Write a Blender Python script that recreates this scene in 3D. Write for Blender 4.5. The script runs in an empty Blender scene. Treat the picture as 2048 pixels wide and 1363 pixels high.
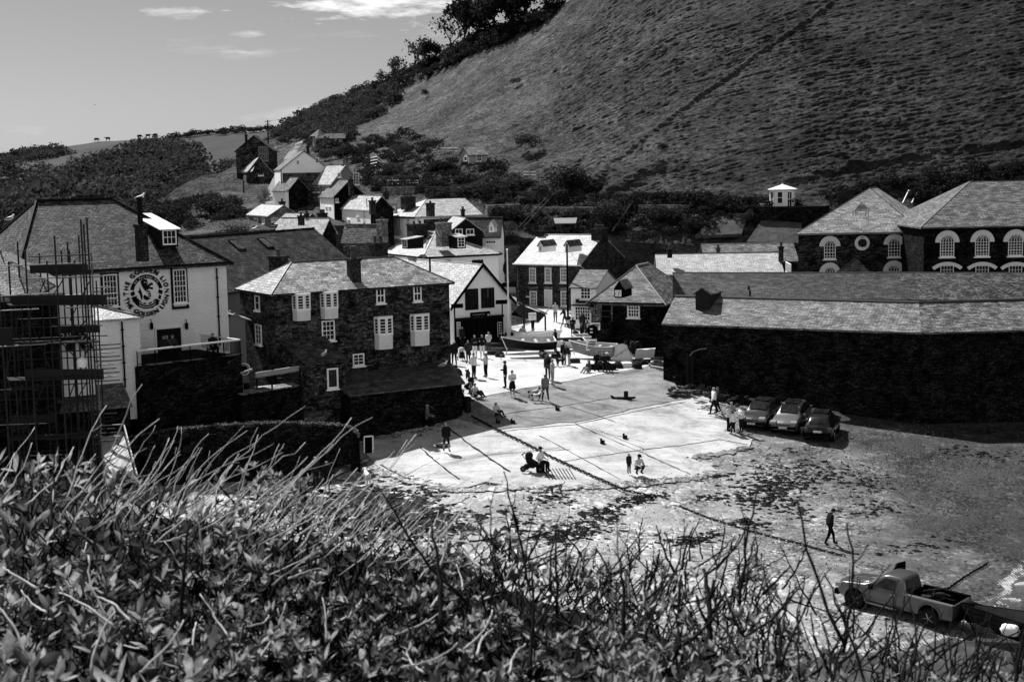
import bpy, bmesh, math, random
import numpy as np
from mathutils import Vector, Matrix, geometry
R=math.radians
rnd=random.Random(7)
V=Vector
C=bpy.context.scene.collection
SC=bpy.context.scene
# ---------------------------------------------------------------- camera, sky, sun, exposure
F=2800.0; CX=1024.0; CY=681.0; CAMZ=20.0
PITCH=math.atan((682-345)/F); ROLL=.019
CM=(Matrix.Rotation(R(90)-PITCH,4,'X')@Matrix.Rotation(-ROLL,4,'Z')).to_3x3()
cam=bpy.data.cameras.new('camera'); camo=bpy.data.objects.new('camera',cam); C.objects.link(camo)
camo.matrix_world=Matrix.Translation((0,0,CAMZ))@CM.to_4x4()
cam.sensor_width=36; cam.lens=36*F/2048; cam.clip_start=.1; cam.clip_end=6000
cam.dof.use_dof=True; cam.dof.focus_distance=92; cam.dof.aperture_fstop=11
SC.camera=camo
SUN_EL=R(52); SUN_AZ=R(-36)
S=V((math.sin(SUN_AZ)*math.cos(SUN_EL),math.cos(SUN_AZ)*math.cos(SUN_EL),math.sin(SUN_EL)))
sl=bpy.data.lights.new('sun','SUN'); sl.energy=5.0; sl.angle=R(.6); sl.color=(1,1,1)
so=bpy.data.objects.new('sun',sl); C.objects.link(so); so.rotation_euler=(-S).to_track_quat('-Z','Y').to_euler(); so.location=(-60,120,160)
W=bpy.data.worlds.new('World'); SC.world=W; W.use_nodes=True
nt=W.node_tree; nt.nodes.clear()
def N(t,k,**kw):
    n=t.nodes.new(k)
    for a,b in kw.items(): setattr(n,a,b)
    return n
out=N(nt,'ShaderNodeOutputWorld'); bg=N(nt,'ShaderNodeBackground'); sky=N(nt,'ShaderNodeTexSky')
sky.sky_type='NISHITA'; sky.sun_disc=False; sky.sun_elevation=SUN_EL; sky.sun_rotation=SUN_AZ; sky.air_density=.8; sky.dust_density=.9; sky.ozone_density=2.0
sep=N(nt,'ShaderNodeSeparateColor'); nt.links.new(sky.outputs[0],sep.inputs[0])
# a monochrome photograph taken through a red filter: the sky's red channel, with thin clouds
tc=N(nt,'ShaderNodeTexCoord'); mp=N(nt,'ShaderNodeMapping'); mp.inputs['Scale'].default_value=(5,5,26)
cn=N(nt,'ShaderNodeTexNoise'); cn.inputs['Scale'].default_value=1.7; cn.inputs['Detail'].default_value=9; cn.inputs['Roughness'].default_value=.62
cr=N(nt,'ShaderNodeValToRGB'); cr.color_ramp.elements[0].position=.57; cr.color_ramp.elements[1].position=.75
nt.links.new(tc.outputs['Generated'],mp.inputs[0]); nt.links.new(mp.outputs[0],cn.inputs['Vector']); nt.links.new(cn.outputs[0],cr.inputs[0])
lum=N(nt,'ShaderNodeRGBToBW'); nt.links.new(sky.outputs[0],lum.inputs[0])
mx0=N(nt,'ShaderNodeMath',operation='MULTIPLY_ADD'); mx0.inputs[1].default_value=.55; nt.links.new(sep.outputs[0],mx0.inputs[0])
lm=N(nt,'ShaderNodeMath',operation='MULTIPLY'); lm.inputs[1].default_value=.45; nt.links.new(lum.outputs[0],lm.inputs[0]); nt.links.new(lm.outputs[0],mx0.inputs[2])
mm=N(nt,'ShaderNodeMath',operation='MULTIPLY_ADD'); mm.inputs[1].default_value=2.2
nt.links.new(cr.outputs[0],mm.inputs[0]); nt.links.new(mx0.outputs[0],mm.inputs[2])
# three thin cloud streaks stand over the hill
acc=mm.outputs[0]; n3=N(nt,'ShaderNodeTexNoise'); n3.inputs['Scale'].default_value=6; n3.inputs['Detail'].default_value=9; n3.inputs['Roughness'].default_value=.65; nt.links.new(mp.outputs[0],n3.inputs['Vector'])
n4=N(nt,'ShaderNodeMath',operation='MULTIPLY_ADD'); n4.inputs[1].default_value=2.6; n4.inputs[2].default_value=-.85; nt.links.new(n3.outputs[0],n4.inputs[0])
for cx_,cy_,wx_,wy_,st_ in ((775,4,.085,.0125,9),(330,24,.025,.004,3.5),(502,66,.012,.003,3),(500,103,.018,.003,3)):
    d0=(CM@V(((cx_-CX)/F,-(cy_-CY)/F,-1))).normalized(); sb=N(nt,'ShaderNodeVectorMath',operation='SUBTRACT'); sb.inputs[1].default_value=d0; nt.links.new(tc.outputs['Generated'],sb.inputs[0])
    sm_=N(nt,'ShaderNodeVectorMath',operation='MULTIPLY'); sm_.inputs[1].default_value=(1/wx_,1/wx_*.3,1/wy_); nt.links.new(sb.outputs[0],sm_.inputs[0]); ln_=N(nt,'ShaderNodeVectorMath',operation='LENGTH'); nt.links.new(sm_.outputs[0],ln_.inputs[0])
    a1=N(nt,'ShaderNodeMath',operation='MULTIPLY_ADD'); a1.inputs[1].default_value=-.55; nt.links.new(ln_.outputs['Value'],a1.inputs[0]); nt.links.new(n4.outputs[0],a1.inputs[2])
    m1=N(nt,'ShaderNodeMapRange'); m1.inputs['From Min'].default_value=-.05; m1.inputs['From Max'].default_value=.55; nt.links.new(a1.outputs[0],m1.inputs[0])
    ad_=N(nt,'ShaderNodeMath',operation='MULTIPLY_ADD'); ad_.inputs[1].default_value=st_; nt.links.new(m1.outputs[0],ad_.inputs[0]); nt.links.new(acc,ad_.inputs[2]); acc=ad_.outputs[0]
# unseen bank of bright cloud added behind the viewer to fill the shaded fronts
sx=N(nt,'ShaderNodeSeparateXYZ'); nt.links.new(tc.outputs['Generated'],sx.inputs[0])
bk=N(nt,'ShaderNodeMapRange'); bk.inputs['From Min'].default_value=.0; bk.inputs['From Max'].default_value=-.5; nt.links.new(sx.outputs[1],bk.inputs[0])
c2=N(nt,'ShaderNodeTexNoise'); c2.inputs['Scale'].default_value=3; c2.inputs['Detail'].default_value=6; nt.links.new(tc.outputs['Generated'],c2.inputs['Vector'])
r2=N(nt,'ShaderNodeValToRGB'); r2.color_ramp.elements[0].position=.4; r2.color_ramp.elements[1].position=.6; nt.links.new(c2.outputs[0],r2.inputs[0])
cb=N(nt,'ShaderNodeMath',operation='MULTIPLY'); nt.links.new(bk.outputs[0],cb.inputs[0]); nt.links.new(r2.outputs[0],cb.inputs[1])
CLOUD_FILL=N(nt,'ShaderNodeMath',operation='MULTIPLY_ADD'); CLOUD_FILL.inputs[1].default_value=10; nt.links.new(cb.outputs[0],CLOUD_FILL.inputs[0]); nt.links.new(acc,CLOUD_FILL.inputs[2])
nt.links.new(CLOUD_FILL.outputs[0],bg.inputs[0]); bg.inputs[1].default_value=.041
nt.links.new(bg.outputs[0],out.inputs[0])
SC.view_settings.view_transform='Standard'; SC.view_settings.look='None'; SC.view_settings.gamma=1; SC.view_settings.exposure=.85
SC.render.resolution_x=1024; SC.render.resolution_y=681
# ---------------------------------------------------------------- pixel rays of the survey of the photograph
def ray(px,py): return CM@V(((px-CX)/F,-(py-CY)/F,-1))
def at(px,py,Y):
    d=ray(px,py); return V((0,0,CAMZ))+d*(Y/d.y)
def atz(px,py,z):
    d=ray(px,py); return V((0,0,CAMZ))+d*((z-CAMZ)/d.z)
# ---------------------------------------------------------------- mesh helpers
ORG={}
def tag(o,label=None,cat=None,group=None,kind=None):
    if label: o['label']=label
    if cat: o['category']=cat
    if group: o['group']=group
    if kind: o['kind']=kind
    return o
def empty(name,loc=(0,0,0),label=None,cat=None,group=None):
    o=bpy.data.objects.new(name,None); C.objects.link(o); o.location=loc; o.empty_display_size=.2
    ORG[o.name]=V(loc); return tag(o,label,cat,group)
class MB:
    def __init__(s): s.v=[]; s.f=[]; s.m=[]
    def add(s,vs,fs,m=0):
        n=len(s.v); s.v.extend([tuple(p) for p in vs])
        for f in fs: s.f.append(tuple(i+n for i in f)); s.m.append(m)
        return s
    def para(s,o,a,b,c,m=0):
        o=V(o);a=V(a);b=V(b);c=V(c)
        p=[o,o+a,o+a+b,o+b,o+c,o+a+c,o+a+b+c,o+b+c]
        fs=[(0,3,2,1),(4,5,6,7),(0,1,5,4),(1,2,6,5),(2,3,7,6),(3,0,4,7)]
        if a.cross(b).dot(c)<0: fs=[tuple(reversed(f)) for f in fs]
        return s.add(p,fs,m)
    def box(s,c,d,m=0,rz=0):
        c=V(c); ca,sa=math.cos(rz),math.sin(rz)
        a=V((ca*d[0],sa*d[0],0)); b=V((-sa*d[1],ca*d[1],0)); e=V((0,0,d[2]))
        return s.para(c-a/2-b/2-e/2,a,b,e,m)
    def tube(s,pts,r,n=6,m=0,cap=True):
        pts=[V(p) for p in pts]; k=len(pts)
        rs=r if isinstance(r,(list,tuple)) else [r]*k
        vs=[];fs=[]
        d0=(pts[1]-pts[0]).normalized(); up=V((0,0,1)) if abs(d0.z)<.9 else V((1,0,0))
        x=d0.cross(up).normalized()
        for i,p in enumerate(pts):
            d=(pts[min(i+1,k-1)]-pts[max(i-1,0)])
            d=d.normalized() if d.length>1e-9 else d0
            x=(x-d*x.dot(d)); x=x.normalized() if x.length>1e-6 else d.orthogonal().normalized()
            y=d.cross(x)
            for j in range(n):
                a=2*math.pi*j/n; vs.append(p+(x*math.cos(a)+y*math.sin(a))*rs[i])
        for i in range(k-1):
            for j in range(n):
                j2=(j+1)%n; fs.append((i*n+j,i*n+j2,(i+1)*n+j2,(i+1)*n+j))
        if cap: fs.append(tuple(reversed(range(n)))); fs.append(tuple((k-1)*n+j for j in range(n)))
        return s.add(vs,fs,m)
    def lathe(s,o,prof,n=12,m=0,ax=None):
        o=V(o); q=V(ax).to_track_quat('Z','Y') if ax is not None else None
        vs=[];fs=[]
        for r,z in prof:
            for j in range(n):
                a=2*math.pi*j/n; p=V((r*math.cos(a),r*math.sin(a),z))
                vs.append(o+(q@p if q else p))
        for i in range(len(prof)-1):
            for j in range(n): j2=(j+1)%n; fs.append((i*n+j,i*n+j2,(i+1)*n+j2,(i+1)*n+j))
        fs.append(tuple(reversed(range(n)))); fs.append(tuple((len(prof)-1)*n+j for j in range(n)))
        return s.add(vs,fs,m)
    def ball(s,c,r,n=8,m=0,sc=(1,1,1)):
        c=V(c); vs=[];fs=[]; k=max(4,n//2+1)
        for i in range(k+1):
            t=math.pi*i/k
            for j in range(n):
                a=2*math.pi*j/n; vs.append(c+V((r*sc[0]*math.sin(t)*math.cos(a),r*sc[1]*math.sin(t)*math.sin(a),-r*sc[2]*math.cos(t))))
        for i in range(k):
            for j in range(n): j2=(j+1)%n; fs.append((i*n+j,i*n+j2,(i+1)*n+j2,(i+1)*n+j))
        return s.add(vs,fs,m)
    def slab(s,vs,fs,th,m=0):
        """faces thickened straight down by th, with a rim"""
        vs=[V(p) for p in vs]; n=len(vs); lo=[p-V((0,0,th)) for p in vs]
        ed={}
        ff=list(fs)+[tuple(i+n for i in reversed(f)) for f in fs]
        for f in fs:
            for i in range(len(f)):
                e=(f[i],f[(i+1)%len(f)])
                if (e[1],e[0]) in ed: ed.pop((e[1],e[0]))
                else: ed[e]=1
        for a,b in ed: ff.append((b,a,a+n,b+n))
        return s.add(vs+lo,ff,m)
    def prism(s,pts,o,u,v,w,m=0):
        """2-D outline pts in the frame (o,u,v), thickened along vector w"""
        o=V(o);u=V(u);v=V(v);w=V(w); n=len(pts)
        p=[o+u*a+v*b for a,b in pts]
        fs=[tuple(range(n)),tuple(i+n for i in reversed(range(n)))]+[(i,i+n,(i+1)%n+n,(i+1)%n) for i in range(n)]
        return s.add(p+[q+w for q in p],fs,m)
    def build(s,name,mats,parent=None,smooth=False,uv=True,loc=None):
        if not isinstance(mats,(list,tuple)): mats=[mats]
        if parent is not None: o0=ORG.get(parent.name,V((0,0,0)))
        else: o0=V(loc) if loc is not None else V((0,0,0))
        me=bpy.data.meshes.new(name)
        me.from_pydata([(p[0]-o0.x,p[1]-o0.y,p[2]-o0.z) for p in s.v],[],s.f)
        for mt in mats: me.materials.append(mt)
        if len(mats)>1: me.polygons.foreach_set('material_index',s.m)
        if smooth: me.polygons.foreach_set('use_smooth',[True]*len(me.polygons))
        me.update()
        if uv:
            L=me.uv_layers.new(name='UVMap')
            nv=len(me.loops); co=np.empty(len(me.vertices)*3); me.vertices.foreach_get('co',co); co=co.reshape(-1,3)+np.array(o0)
            no=np.empty(len(me.polygons)*3); me.polygons.foreach_get('normal',no); no=no.reshape(-1,3)
            tot=np.empty(len(me.polygons),int); me.polygons.foreach_get('loop_total',tot)
            vi=np.empty(nv,int); me.loops.foreach_get('vertex_index',vi)
            n=np.repeat(no,tot,axis=0); p=co[vi]
            t=np.stack([-n[:,1],n[:,0],np.zeros(nv)],1); l=np.linalg.norm(t,axis=1)
            fl=l<.02; t[fl]=(1,0,0); l[fl]=1; t/=l[:,None]; b=np.cross(n,t)
            uvs=np.stack([(p*t).sum(1),(p*b).sum(1)],1).astype(np.float32)
            L.data.foreach_set('uv',uvs.ravel())
        ob=bpy.data.objects.new(name,me); C.objects.link(ob)
        if parent is not None: ob.parent=parent; ORG[ob.name]=o0
        else: ob.location=o0; ORG[ob.name]=o0
        return ob
def text2d(s,size=1.0):
    """flat mesh of a line of lettering: verts 2-D, faces, width"""
    cu=bpy.data.curves.new('t','FONT'); cu.body=s; cu.size=size; cu.resolution_u=2
    o=bpy.data.objects.new('t',cu); C.objects.link(o)
    dg=bpy.context.evaluated_depsgraph_get(); me=o.evaluated_get(dg).to_mesh()
    vs=[(v.co.x,v.co.y) for v in me.vertices]; fs=[tuple(p.vertices) for p in me.polygons]
    o.evaluated_get(dg).to_mesh_clear(); bpy.data.objects.remove(o); bpy.data.curves.remove(cu)
    w=max([v[0] for v in vs]) if vs else 0
    return vs,fs,w
def text_on(mb,s,o,u,v,size,m=0,center=True,bold=0):
    vs,fs,w=text2d(s,size); o=V(o);u=V(u);v=V(v); dx=-w/2 if center else 0
    mb.add([o+u*(a+dx)+v*b for a,b in vs],fs,m)
    if bold: mb.add([o+u*(a+dx+bold)+v*(b)+u.cross(v)*.001 for a,b in vs],fs,m)
def text_arc(mb,s,o,u,v,rad,size,a0,top=True,m=0,sp=1.12):
    """letters round a circle of radius rad centred on o, the word centred on angle a0"""
    ws=[]
    for ch in s:
        if ch==' ': ws.append((None,None,size*.35))
        else: ws.append(text2d(ch,size))
    tot=sum(w[2]*1.0+size*(sp-1) for w in ws)/rad
    a=a0+(tot/2 if top else -tot/2)
    for vs,fs,w in ws:
        st=(w+size*(sp-1))/rad; am=a-st/2 if top else a+st/2
        if vs:
            rd=V((math.cos(am),math.sin(am))); 
            if top: tx=V((rd.y,-rd.x)); ty=rd; base=rad
            else: tx=V((-rd.y,rd.x)); ty=-rd; base=rad
            pts=[]
            for x,y in vs:
                q=rd*base+tx*(x-w/2)+ty*y
                pts.append(o+u*q.x+v*q.y)
            mb.add(pts,fs,m)
        a=a-st if top else a+st
# numpy value noise
_t=np.random.RandomState(3).rand(256,256)
def vn(x,y):
    xi=np.floor(x).astype(int); yi=np.floor(y).astype(int); fx=x-xi; fy=y-yi
    fx=fx*fx*(3-2*fx); fy=fy*fy*(3-2*fy)
    a=_t[xi&255,yi&255]; b=_t[(xi+1)&255,yi&255]; c=_t[xi&255,(yi+1)&255]; d=_t[(xi+1)&255,(yi+1)&255]
    return (a*(1-fx)+b*fx)*(1-fy)+(c*(1-fx)+d*fx)*fy
def fbm(x,y,o=4):
    s=0;a=.5
    for i in range(o): s=s+a*(vn(x+17*i,y+31*i)-.5)*2; x=x*2.03; y=y*2.03; a*=.5
    return s
# ---------------------------------------------------------------- materials (all procedural, neutral greys: the photograph is monochrome)
MATS={}
def newmat(name):
    m=bpy.data.materials.new(name); m.use_nodes=True; t=m.node_tree; t.nodes.clear()
    o=N(t,'ShaderNodeOutputMaterial'); p=N(t,'ShaderNodeBsdfPrincipled'); t.links.new(p.outputs[0],o.inputs[0])
    return m,t,p,o
def ramp(t,src,p0,c0,p1,c1,extra=()):
    r=N(t,'ShaderNodeValToRGB'); e=r.color_ramp.elements
    e[0].position=p0; e[0].color=(c0,c0,c0,1); e[1].position=p1; e[1].color=(c1,c1,c1,1)
    for p,c in extra: k=e.new(p); k.color=(c,c,c,1)
    t.links.new(src,r.inputs[0]); return r.outputs[0]
def noise(t,vec,sc,det=4,ro=.6,dist=0):
    n=N(t,'ShaderNodeTexNoise'); n.inputs['Scale'].default_value=sc; n.inputs['Detail'].default_value=det; n.inputs['Roughness'].default_value=ro; n.inputs['Distortion'].default_value=dist
    if vec is not None: t.links.new(vec,n.inputs['Vector'])
    return n.outputs['Fac']
def mixc(t,a,b,f,mode='MIX'):
    m=N(t,'ShaderNodeMix',data_type='RGBA',blend_type=mode)
    for i,x in ((0,f),(6,a),(7,b)):
        if isinstance(x,(int,float)): m.inputs[i].default_value=x if i==0 else (x,x,x,1)
        else: t.links.new(x,m.inputs[i])
    return m.outputs[2]
def bump(t,p,h,strength=.5,dist=.05):
    b=N(t,'ShaderNodeBump'); b.inputs['Strength'].default_value=strength; b.inputs['Distance'].default_value=dist
    t.links.new(h,b.inputs['Height']); t.links.new(b.outputs[0],p.inputs['Normal'])
def coord(t,kind='Object',scale=None):
    c=N(t,'ShaderNodeTexCoord'); o=c.outputs[kind]
    if scale:
        mp=N(t,'ShaderNodeMapping'); mp.inputs['Scale'].default_value=scale; t.links.new(o,mp.inputs[0]); o=mp.outputs[0]
    return o
def plain(name,g,rough=.6,spec=.4,var=.25,sc=6,bm=0,metal=0,bsc=None,scale=None,kind='Object'):
    if name in MATS: return MATS[name]
    m,t,p,o=newmat(name); c=coord(t,kind,scale); n=noise(t,c,sc,5)
    t.links.new(ramp(t,n,.25,g*(1-var),.75,g*(1+var)),p.inputs['Base Color'])
    p.inputs['Roughness'].default_value=rough; p.inputs['Specular IOR Level'].default_value=spec; p.inputs['Metallic'].default_value=metal
    if bm: bump(t,p,noise(t,c,bsc or sc*3,5),bm,.03)
    MATS[name]=m; return m
def slate(name,g1,g2,gm,bw=.42,bh=.2,rough=.5,spec=.5,patch=.5,wob=.02):
    m,t,p,o=newmat(name); uv=coord(t,'UV')
    n0=noise(t,uv,1.3,3); wv=N(t,'ShaderNodeVectorMath',operation='SCALE'); nn=N(t,'ShaderNodeTexNoise'); nn.inputs['Scale'].default_value=2.2; nn.inputs['Detail'].default_value=3
    t.links.new(uv,nn.inputs['Vector']); t.links.new(nn.outputs['Color'],wv.inputs[0]); wv.inputs['Scale'].default_value=wob*4
    ad=N(t,'ShaderNodeVectorMath',operation='ADD'); t.links.new(uv,ad.inputs[0]); t.links.new(wv.outputs[0],ad.inputs[1])
    b=N(t,'ShaderNodeTexBrick'); b.offset=.5; t.links.new(ad.outputs[0],b.inputs['Vector'])
    b.inputs['Color1'].default_value=(g1,)*3+(1,); b.inputs['Color2'].default_value=(g2,)*3+(1,); b.inputs['Mortar'].default_value=(gm,)*3+(1,)
    b.inputs['Scale'].default_value=1; b.inputs['Brick Width'].default_value=bw; b.inputs['Row Height'].default_value=bh; b.inputs['Mortar Size'].default_value=.017; b.inputs['Mortar Smooth'].default_value=.3; b.inputs['Bias'].default_value=0
    lich=ramp(t,noise(t,uv,1.1,7,.78),.4,1-patch,.62,1.0+patch*.7)
    fine=ramp(t,noise(t,uv,7,4,.8),.38,.45,.62,1.45)
    c=mixc(t,b.outputs['Color'],lich,1,'MULTIPLY'); c=mixc(t,c,fine,1,'MULTIPLY')
    t.links.new(c,p.inputs['Base Color']); p.inputs['Specular IOR Level'].default_value=spec
    t.links.new(ramp(t,noise(t,uv,9,4),.3,rough-.12,.7,rough+.2),p.inputs['Roughness'])
    # each course laps over the one below: a saw-tooth height up the slope
    sx=N(t,'ShaderNodeSeparateXYZ'); t.links.new(ad.outputs[0],sx.inputs[0])
    dv=N(t,'ShaderNodeMath',operation='DIVIDE'); dv.inputs[1].default_value=bh; t.links.new(sx.outputs[1],dv.inputs[0])
    fr=N(t,'ShaderNodeMath',operation='FRACT'); t.links.new(dv.outputs[0],fr.inputs[0])
    h=N(t,'ShaderNodeMath',operation='MULTIPLY_ADD'); h.inputs[1].default_value=-.6; t.links.new(fr.outputs[0],h.inputs[0])
    h2=N(t,'ShaderNodeMath',operation='MULTIPLY_ADD'); t.links.new(noise(t,uv,7,3),h2.inputs[0]); h2.inputs[1].default_value=1.2; t.links.new(h.outputs[0],h2.inputs[2])
    h3=N(t,'ShaderNodeMath',operation='MULTIPLY_ADD'); t.links.new(b.outputs['Fac'],h3.inputs[0]); h3.inputs[1].default_value=-.8; t.links.new(h2.outputs[0],h3.inputs[2])
    t.links.new(h3.outputs[0],h.inputs[2]) if False else None
    bump(t,p,h3.outputs[0],.6,.03)
    MATS[name]=m; return m
def stone(name,g,var=.7,gm=.3,bw=.34,bh=.11,rough=.85,patch=.6,spec=.06,hi=2.6):
    m,t,p,o=newmat(name); uv=coord(t,'UV')
    nn=N(t,'ShaderNodeTexNoise'); nn.inputs['Scale'].default_value=3.5; nn.inputs['Detail'].default_value=4; t.links.new(uv,nn.inputs['Vector'])
    wv=N(t,'ShaderNodeVectorMath',operation='SCALE'); t.links.new(nn.outputs['Color'],wv.inputs[0]); wv.inputs['Scale'].default_value=.22
    ad=N(t,'ShaderNodeVectorMath',operation='ADD'); t.links.new(uv,ad.inputs[0]); t.links.new(wv.outputs[0],ad.inputs[1])
    b=N(t,'ShaderNodeTexBrick'); b.offset=.5; b.offset_frequency=2; b.squash=.7; b.squash_frequency=3; t.links.new(ad.outputs[0],b.inputs['Vector'])
    b.inputs['Color1'].default_value=(g*(1-var),)*3+(1,); b.inputs['Color2'].default_value=(g*(1+var),)*3+(1,); b.inputs['Mortar'].default_value=(g*gm,)*3+(1,)
    b.inputs['Scale'].default_value=1; b.inputs['Brick Width'].default_value=bw; b.inputs['Row Height'].default_value=bh; b.inputs['Mortar Size'].default_value=.014; b.inputs['Mortar Smooth'].default_value=.5
    big=ramp(t,noise(t,uv,.9,7,.8),.4,1-patch,.62,1+patch*2)
    sm=ramp(t,noise(t,uv,6,5,.8),.4,.3,.62,2.0,[(.70,hi)])
    c=mixc(t,b.outputs['Color'],big,1,'MULTIPLY'); c=mixc(t,c,sm,1,'MULTIPLY'); t.links.new(c,p.inputs['Base Color'])
    p.inputs['Roughness'].default_value=rough; p.inputs['Specular IOR Level'].default_value=spec
    h=N(t,'ShaderNodeMath',operation='MULTIPLY_ADD'); t.links.new(b.outputs['Fac'],h.inputs[0]); h.inputs[1].default_value=-1; t.links.new(noise(t,uv,8,5,.7),h.inputs[2])
    bump(t,p,h.outputs[0],.9,.05); MATS[name]=m; return m
def ground(name,g0,g1,sc=.6,peb=None,pebg=.3,rough=(.5,.8),bm=.4,streak=None,spec=.06):
    m,t,p,o=newmat(name); c=coord(t,'Object',streak); oc=coord(t,'Object')
    col=ramp(t,noise(t,c,sc,9,.68,.4),.36,g0,.64,g1)
    h=noise(t,oc,9,6,.7)
    if peb:
        vo=N(t,'ShaderNodeTexVoronoi'); vo.inputs['Scale'].default_value=peb; t.links.new(oc,vo.inputs['Vector'])
        sp=N(t,'ShaderNodeSeparateColor'); t.links.new(vo.outputs['Color'],sp.inputs[0])
        k=ramp(t,sp.outputs[0],.1,1-pebg*2,.9,1+pebg*2); dk=ramp(t,vo.outputs['Distance'],.25,1.0,.75,.35)
        k=mixc(t,k,dk,1,'MULTIPLY')
        msk=ramp(t,noise(t,oc,.35,5,.7),.4,0,.6,1)
        k=mixc(t,1.0,k,msk); col=mixc(t,col,k,1,'MULTIPLY')
        ms=N(t,'ShaderNodeMath',operation='MULTIPLY_ADD'); t.links.new(vo.outputs['Distance'],ms.inputs[0]); ms.inputs[1].default_value=-1.2; t.links.new(h,ms.inputs[2]); h=ms.outputs[0]
    fine=ramp(t,noise(t,oc,16,5,.75),.3,.78,.7,1.2); col=mixc(t,col,fine,1,'MULTIPLY')
    t.links.new(col,p.inputs['Base Color'])
    t.links.new(ramp(t,noise(t,oc,.5,6,.7),.35,rough[0],.65,rough[1]),p.inputs['Roughness']); p.inputs['Specular IOR Level'].default_value=spec
    bump(t,p,h,bm,.06); MATS[name]=m; return m
def stained(name,g0,g1,dirt=.35,sc=.35,bm=.2):
    m=ground(name,g0,g1,sc,None,0,(.6,.85),bm); t=m.node_tree; p=[n for n in t.nodes if n.type=='BSDF_PRINCIPLED'][0]; src=p.inputs['Base Color'].links[0].from_socket; c=coord(t,'Object')
    a=ramp(t,noise(t,c,.22,9,.78,1.2),.48,1,.66,1-dirt*1.2); b=ramp(t,noise(t,c,2.6,9,.88),.56,1,.66,max(.05,1-dirt*2)); s_=ramp(t,noise(t,coord(t,'Object',(.25,2.2,1)),1.0,6,.75),.5,1,.7,1-dirt*.7)
    q=mixc(t,src,a,1,'MULTIPLY'); q=mixc(t,q,b,1,'MULTIPLY'); t.links.new(mixc(t,q,s_,1,'MULTIPLY'),p.inputs['Base Color']); return m
def leafmat(name,g,tr=.4,var=.5,rough=.45,sc=3,spec=.4,tg=None):
    m,t,p,o=newmat(name); c=coord(t,'Object'); col=ramp(t,noise(t,c,sc,4,.7),.3,g*(1-var),.7,g*(1+var))
    t.links.new(col,p.inputs['Base Color']); p.inputs['Roughness'].default_value=rough; p.inputs['Specular IOR Level'].default_value=spec
    tl=N(t,'ShaderNodeBsdfTranslucent'); tg=tg or g; t.links.new(ramp(t,noise(t,c,sc*1.3,4,.7),.3,tg*(1-var),.7,tg*(1+var)),tl.inputs[0])
    mx=N(t,'ShaderNodeMixShader'); mx.inputs[0].default_value=tr; t.links.new(p.outputs[0],mx.inputs[1]); t.links.new(tl.outputs[0],mx.inputs[2]); t.links.new(mx.outputs[0],o.inputs[0])
    MATS[name]=m; return m
def glass(name,g=.010,rough=.08,spec=.25):
    m,t,p,o=newmat(name); c=coord(t,'Object'); t.links.new(ramp(t,noise(t,c,2.5,3),.35,g*.5,.7,g*2.2),p.inputs['Base Color'])
    p.inputs['Roughness'].default_value=rough; p.inputs['Specular IOR Level'].default_value=spec; MATS[name]=m; return m
def carpaint(name,g,metal=.0,rough=.3):
    m,t,p,o=newmat(name); c=coord(t,'Object'); n=noise(t,c,220,2)
    t.links.new(ramp(t,n,.3,g*.85,.7,g*1.15),p.inputs['Base Color']); p.inputs['Metallic'].default_value=metal; p.inputs['Roughness'].default_value=rough
    p.inputs['Coat Weight'].default_value=.6; p.inputs['Coat Roughness'].default_value=.08; MATS[name]=m; return m
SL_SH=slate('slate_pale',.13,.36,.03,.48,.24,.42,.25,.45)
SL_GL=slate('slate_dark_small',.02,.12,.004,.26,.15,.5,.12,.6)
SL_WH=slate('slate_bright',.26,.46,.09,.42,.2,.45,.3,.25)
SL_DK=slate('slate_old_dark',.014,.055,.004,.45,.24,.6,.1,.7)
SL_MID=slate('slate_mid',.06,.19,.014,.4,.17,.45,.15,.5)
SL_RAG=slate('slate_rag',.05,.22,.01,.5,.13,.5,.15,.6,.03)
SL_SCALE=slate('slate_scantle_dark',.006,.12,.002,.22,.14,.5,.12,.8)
ST_SH=stone('stone_mottled',.034,.85,.25,.36,.12,patch=.8)
ST_SHL=stone('stone_side',.07,.9,.25,.36,.12,patch=.7)
ST_DK=stone('stone_dark_wall',.009,.8,.2,.4,.09,patch=.8,spec=.03,hi=7)
ST_MH=stone('stone_dressed',.04,.6,.4,.3,.1,patch=.5)
ST_CH=stone('stone_chapel',.024,.85,.3,.42,.13,patch=.75)
ST_LT=stone('stone_light',.16,.5,.4,.3,.12,patch=.4)
ST_VIL=stone('stone_village',.06,.6,.4,.4,.14,patch=.5)
def render_mat(name,g,bm=.8,var=.12):
    m,t,p,o=newmat(name); uv=coord(t,'UV',(1,2.2,1)); 
    n=noise(t,uv,3.2,5,.6,.3); t.links.new(ramp(t,noise(t,coord(t,'UV'),.8,6,.7),.3,g*(1-var),.7,g*(1+var*.6)),p.inputs['Base Color'])
    p.inputs['Roughness'].default_value=.75; p.inputs['Specular IOR Level'].default_value=.2; bump(t,p,n,bm,.09); MATS[name]=m; return m
W_GL=render_mat('whitewash_rough',.80,1.0,.08)
W_SM=render_mat('white_render',.85,.15,.06)
W_LB=render_mat('cream_render',.78,.12,.06)
W_GR=render_mat('grey_render',.17,.2,.1)
WHITE=plain('white_paint',.85,.4,.4,.05)
OFFW=plain('offwhite_paint',.72,.5,.3,.08)
DARK=plain('dark_paint',.007,.6,.05,.3)
BLACK=plain('black_paint',.003,.7,.02,.3)
LEAD=plain('lead_ridge',.05,.5,.5,.3,3)
LEADL=plain('pale_ridge',.3,.6,.4,.3,3)
BRICK=stone('chimney_stone',.03,.6,.4,.22,.08,patch=.4)
BRICKL=stone('chimney_render',.14,.3,.6,.4,.2,patch=.4)
POT=plain('clay_pot',.05,.7,.3,.3)
GLASS=glass('window_glass')
GLASSL=glass('window_glass_curtained',.06,.15)
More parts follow.
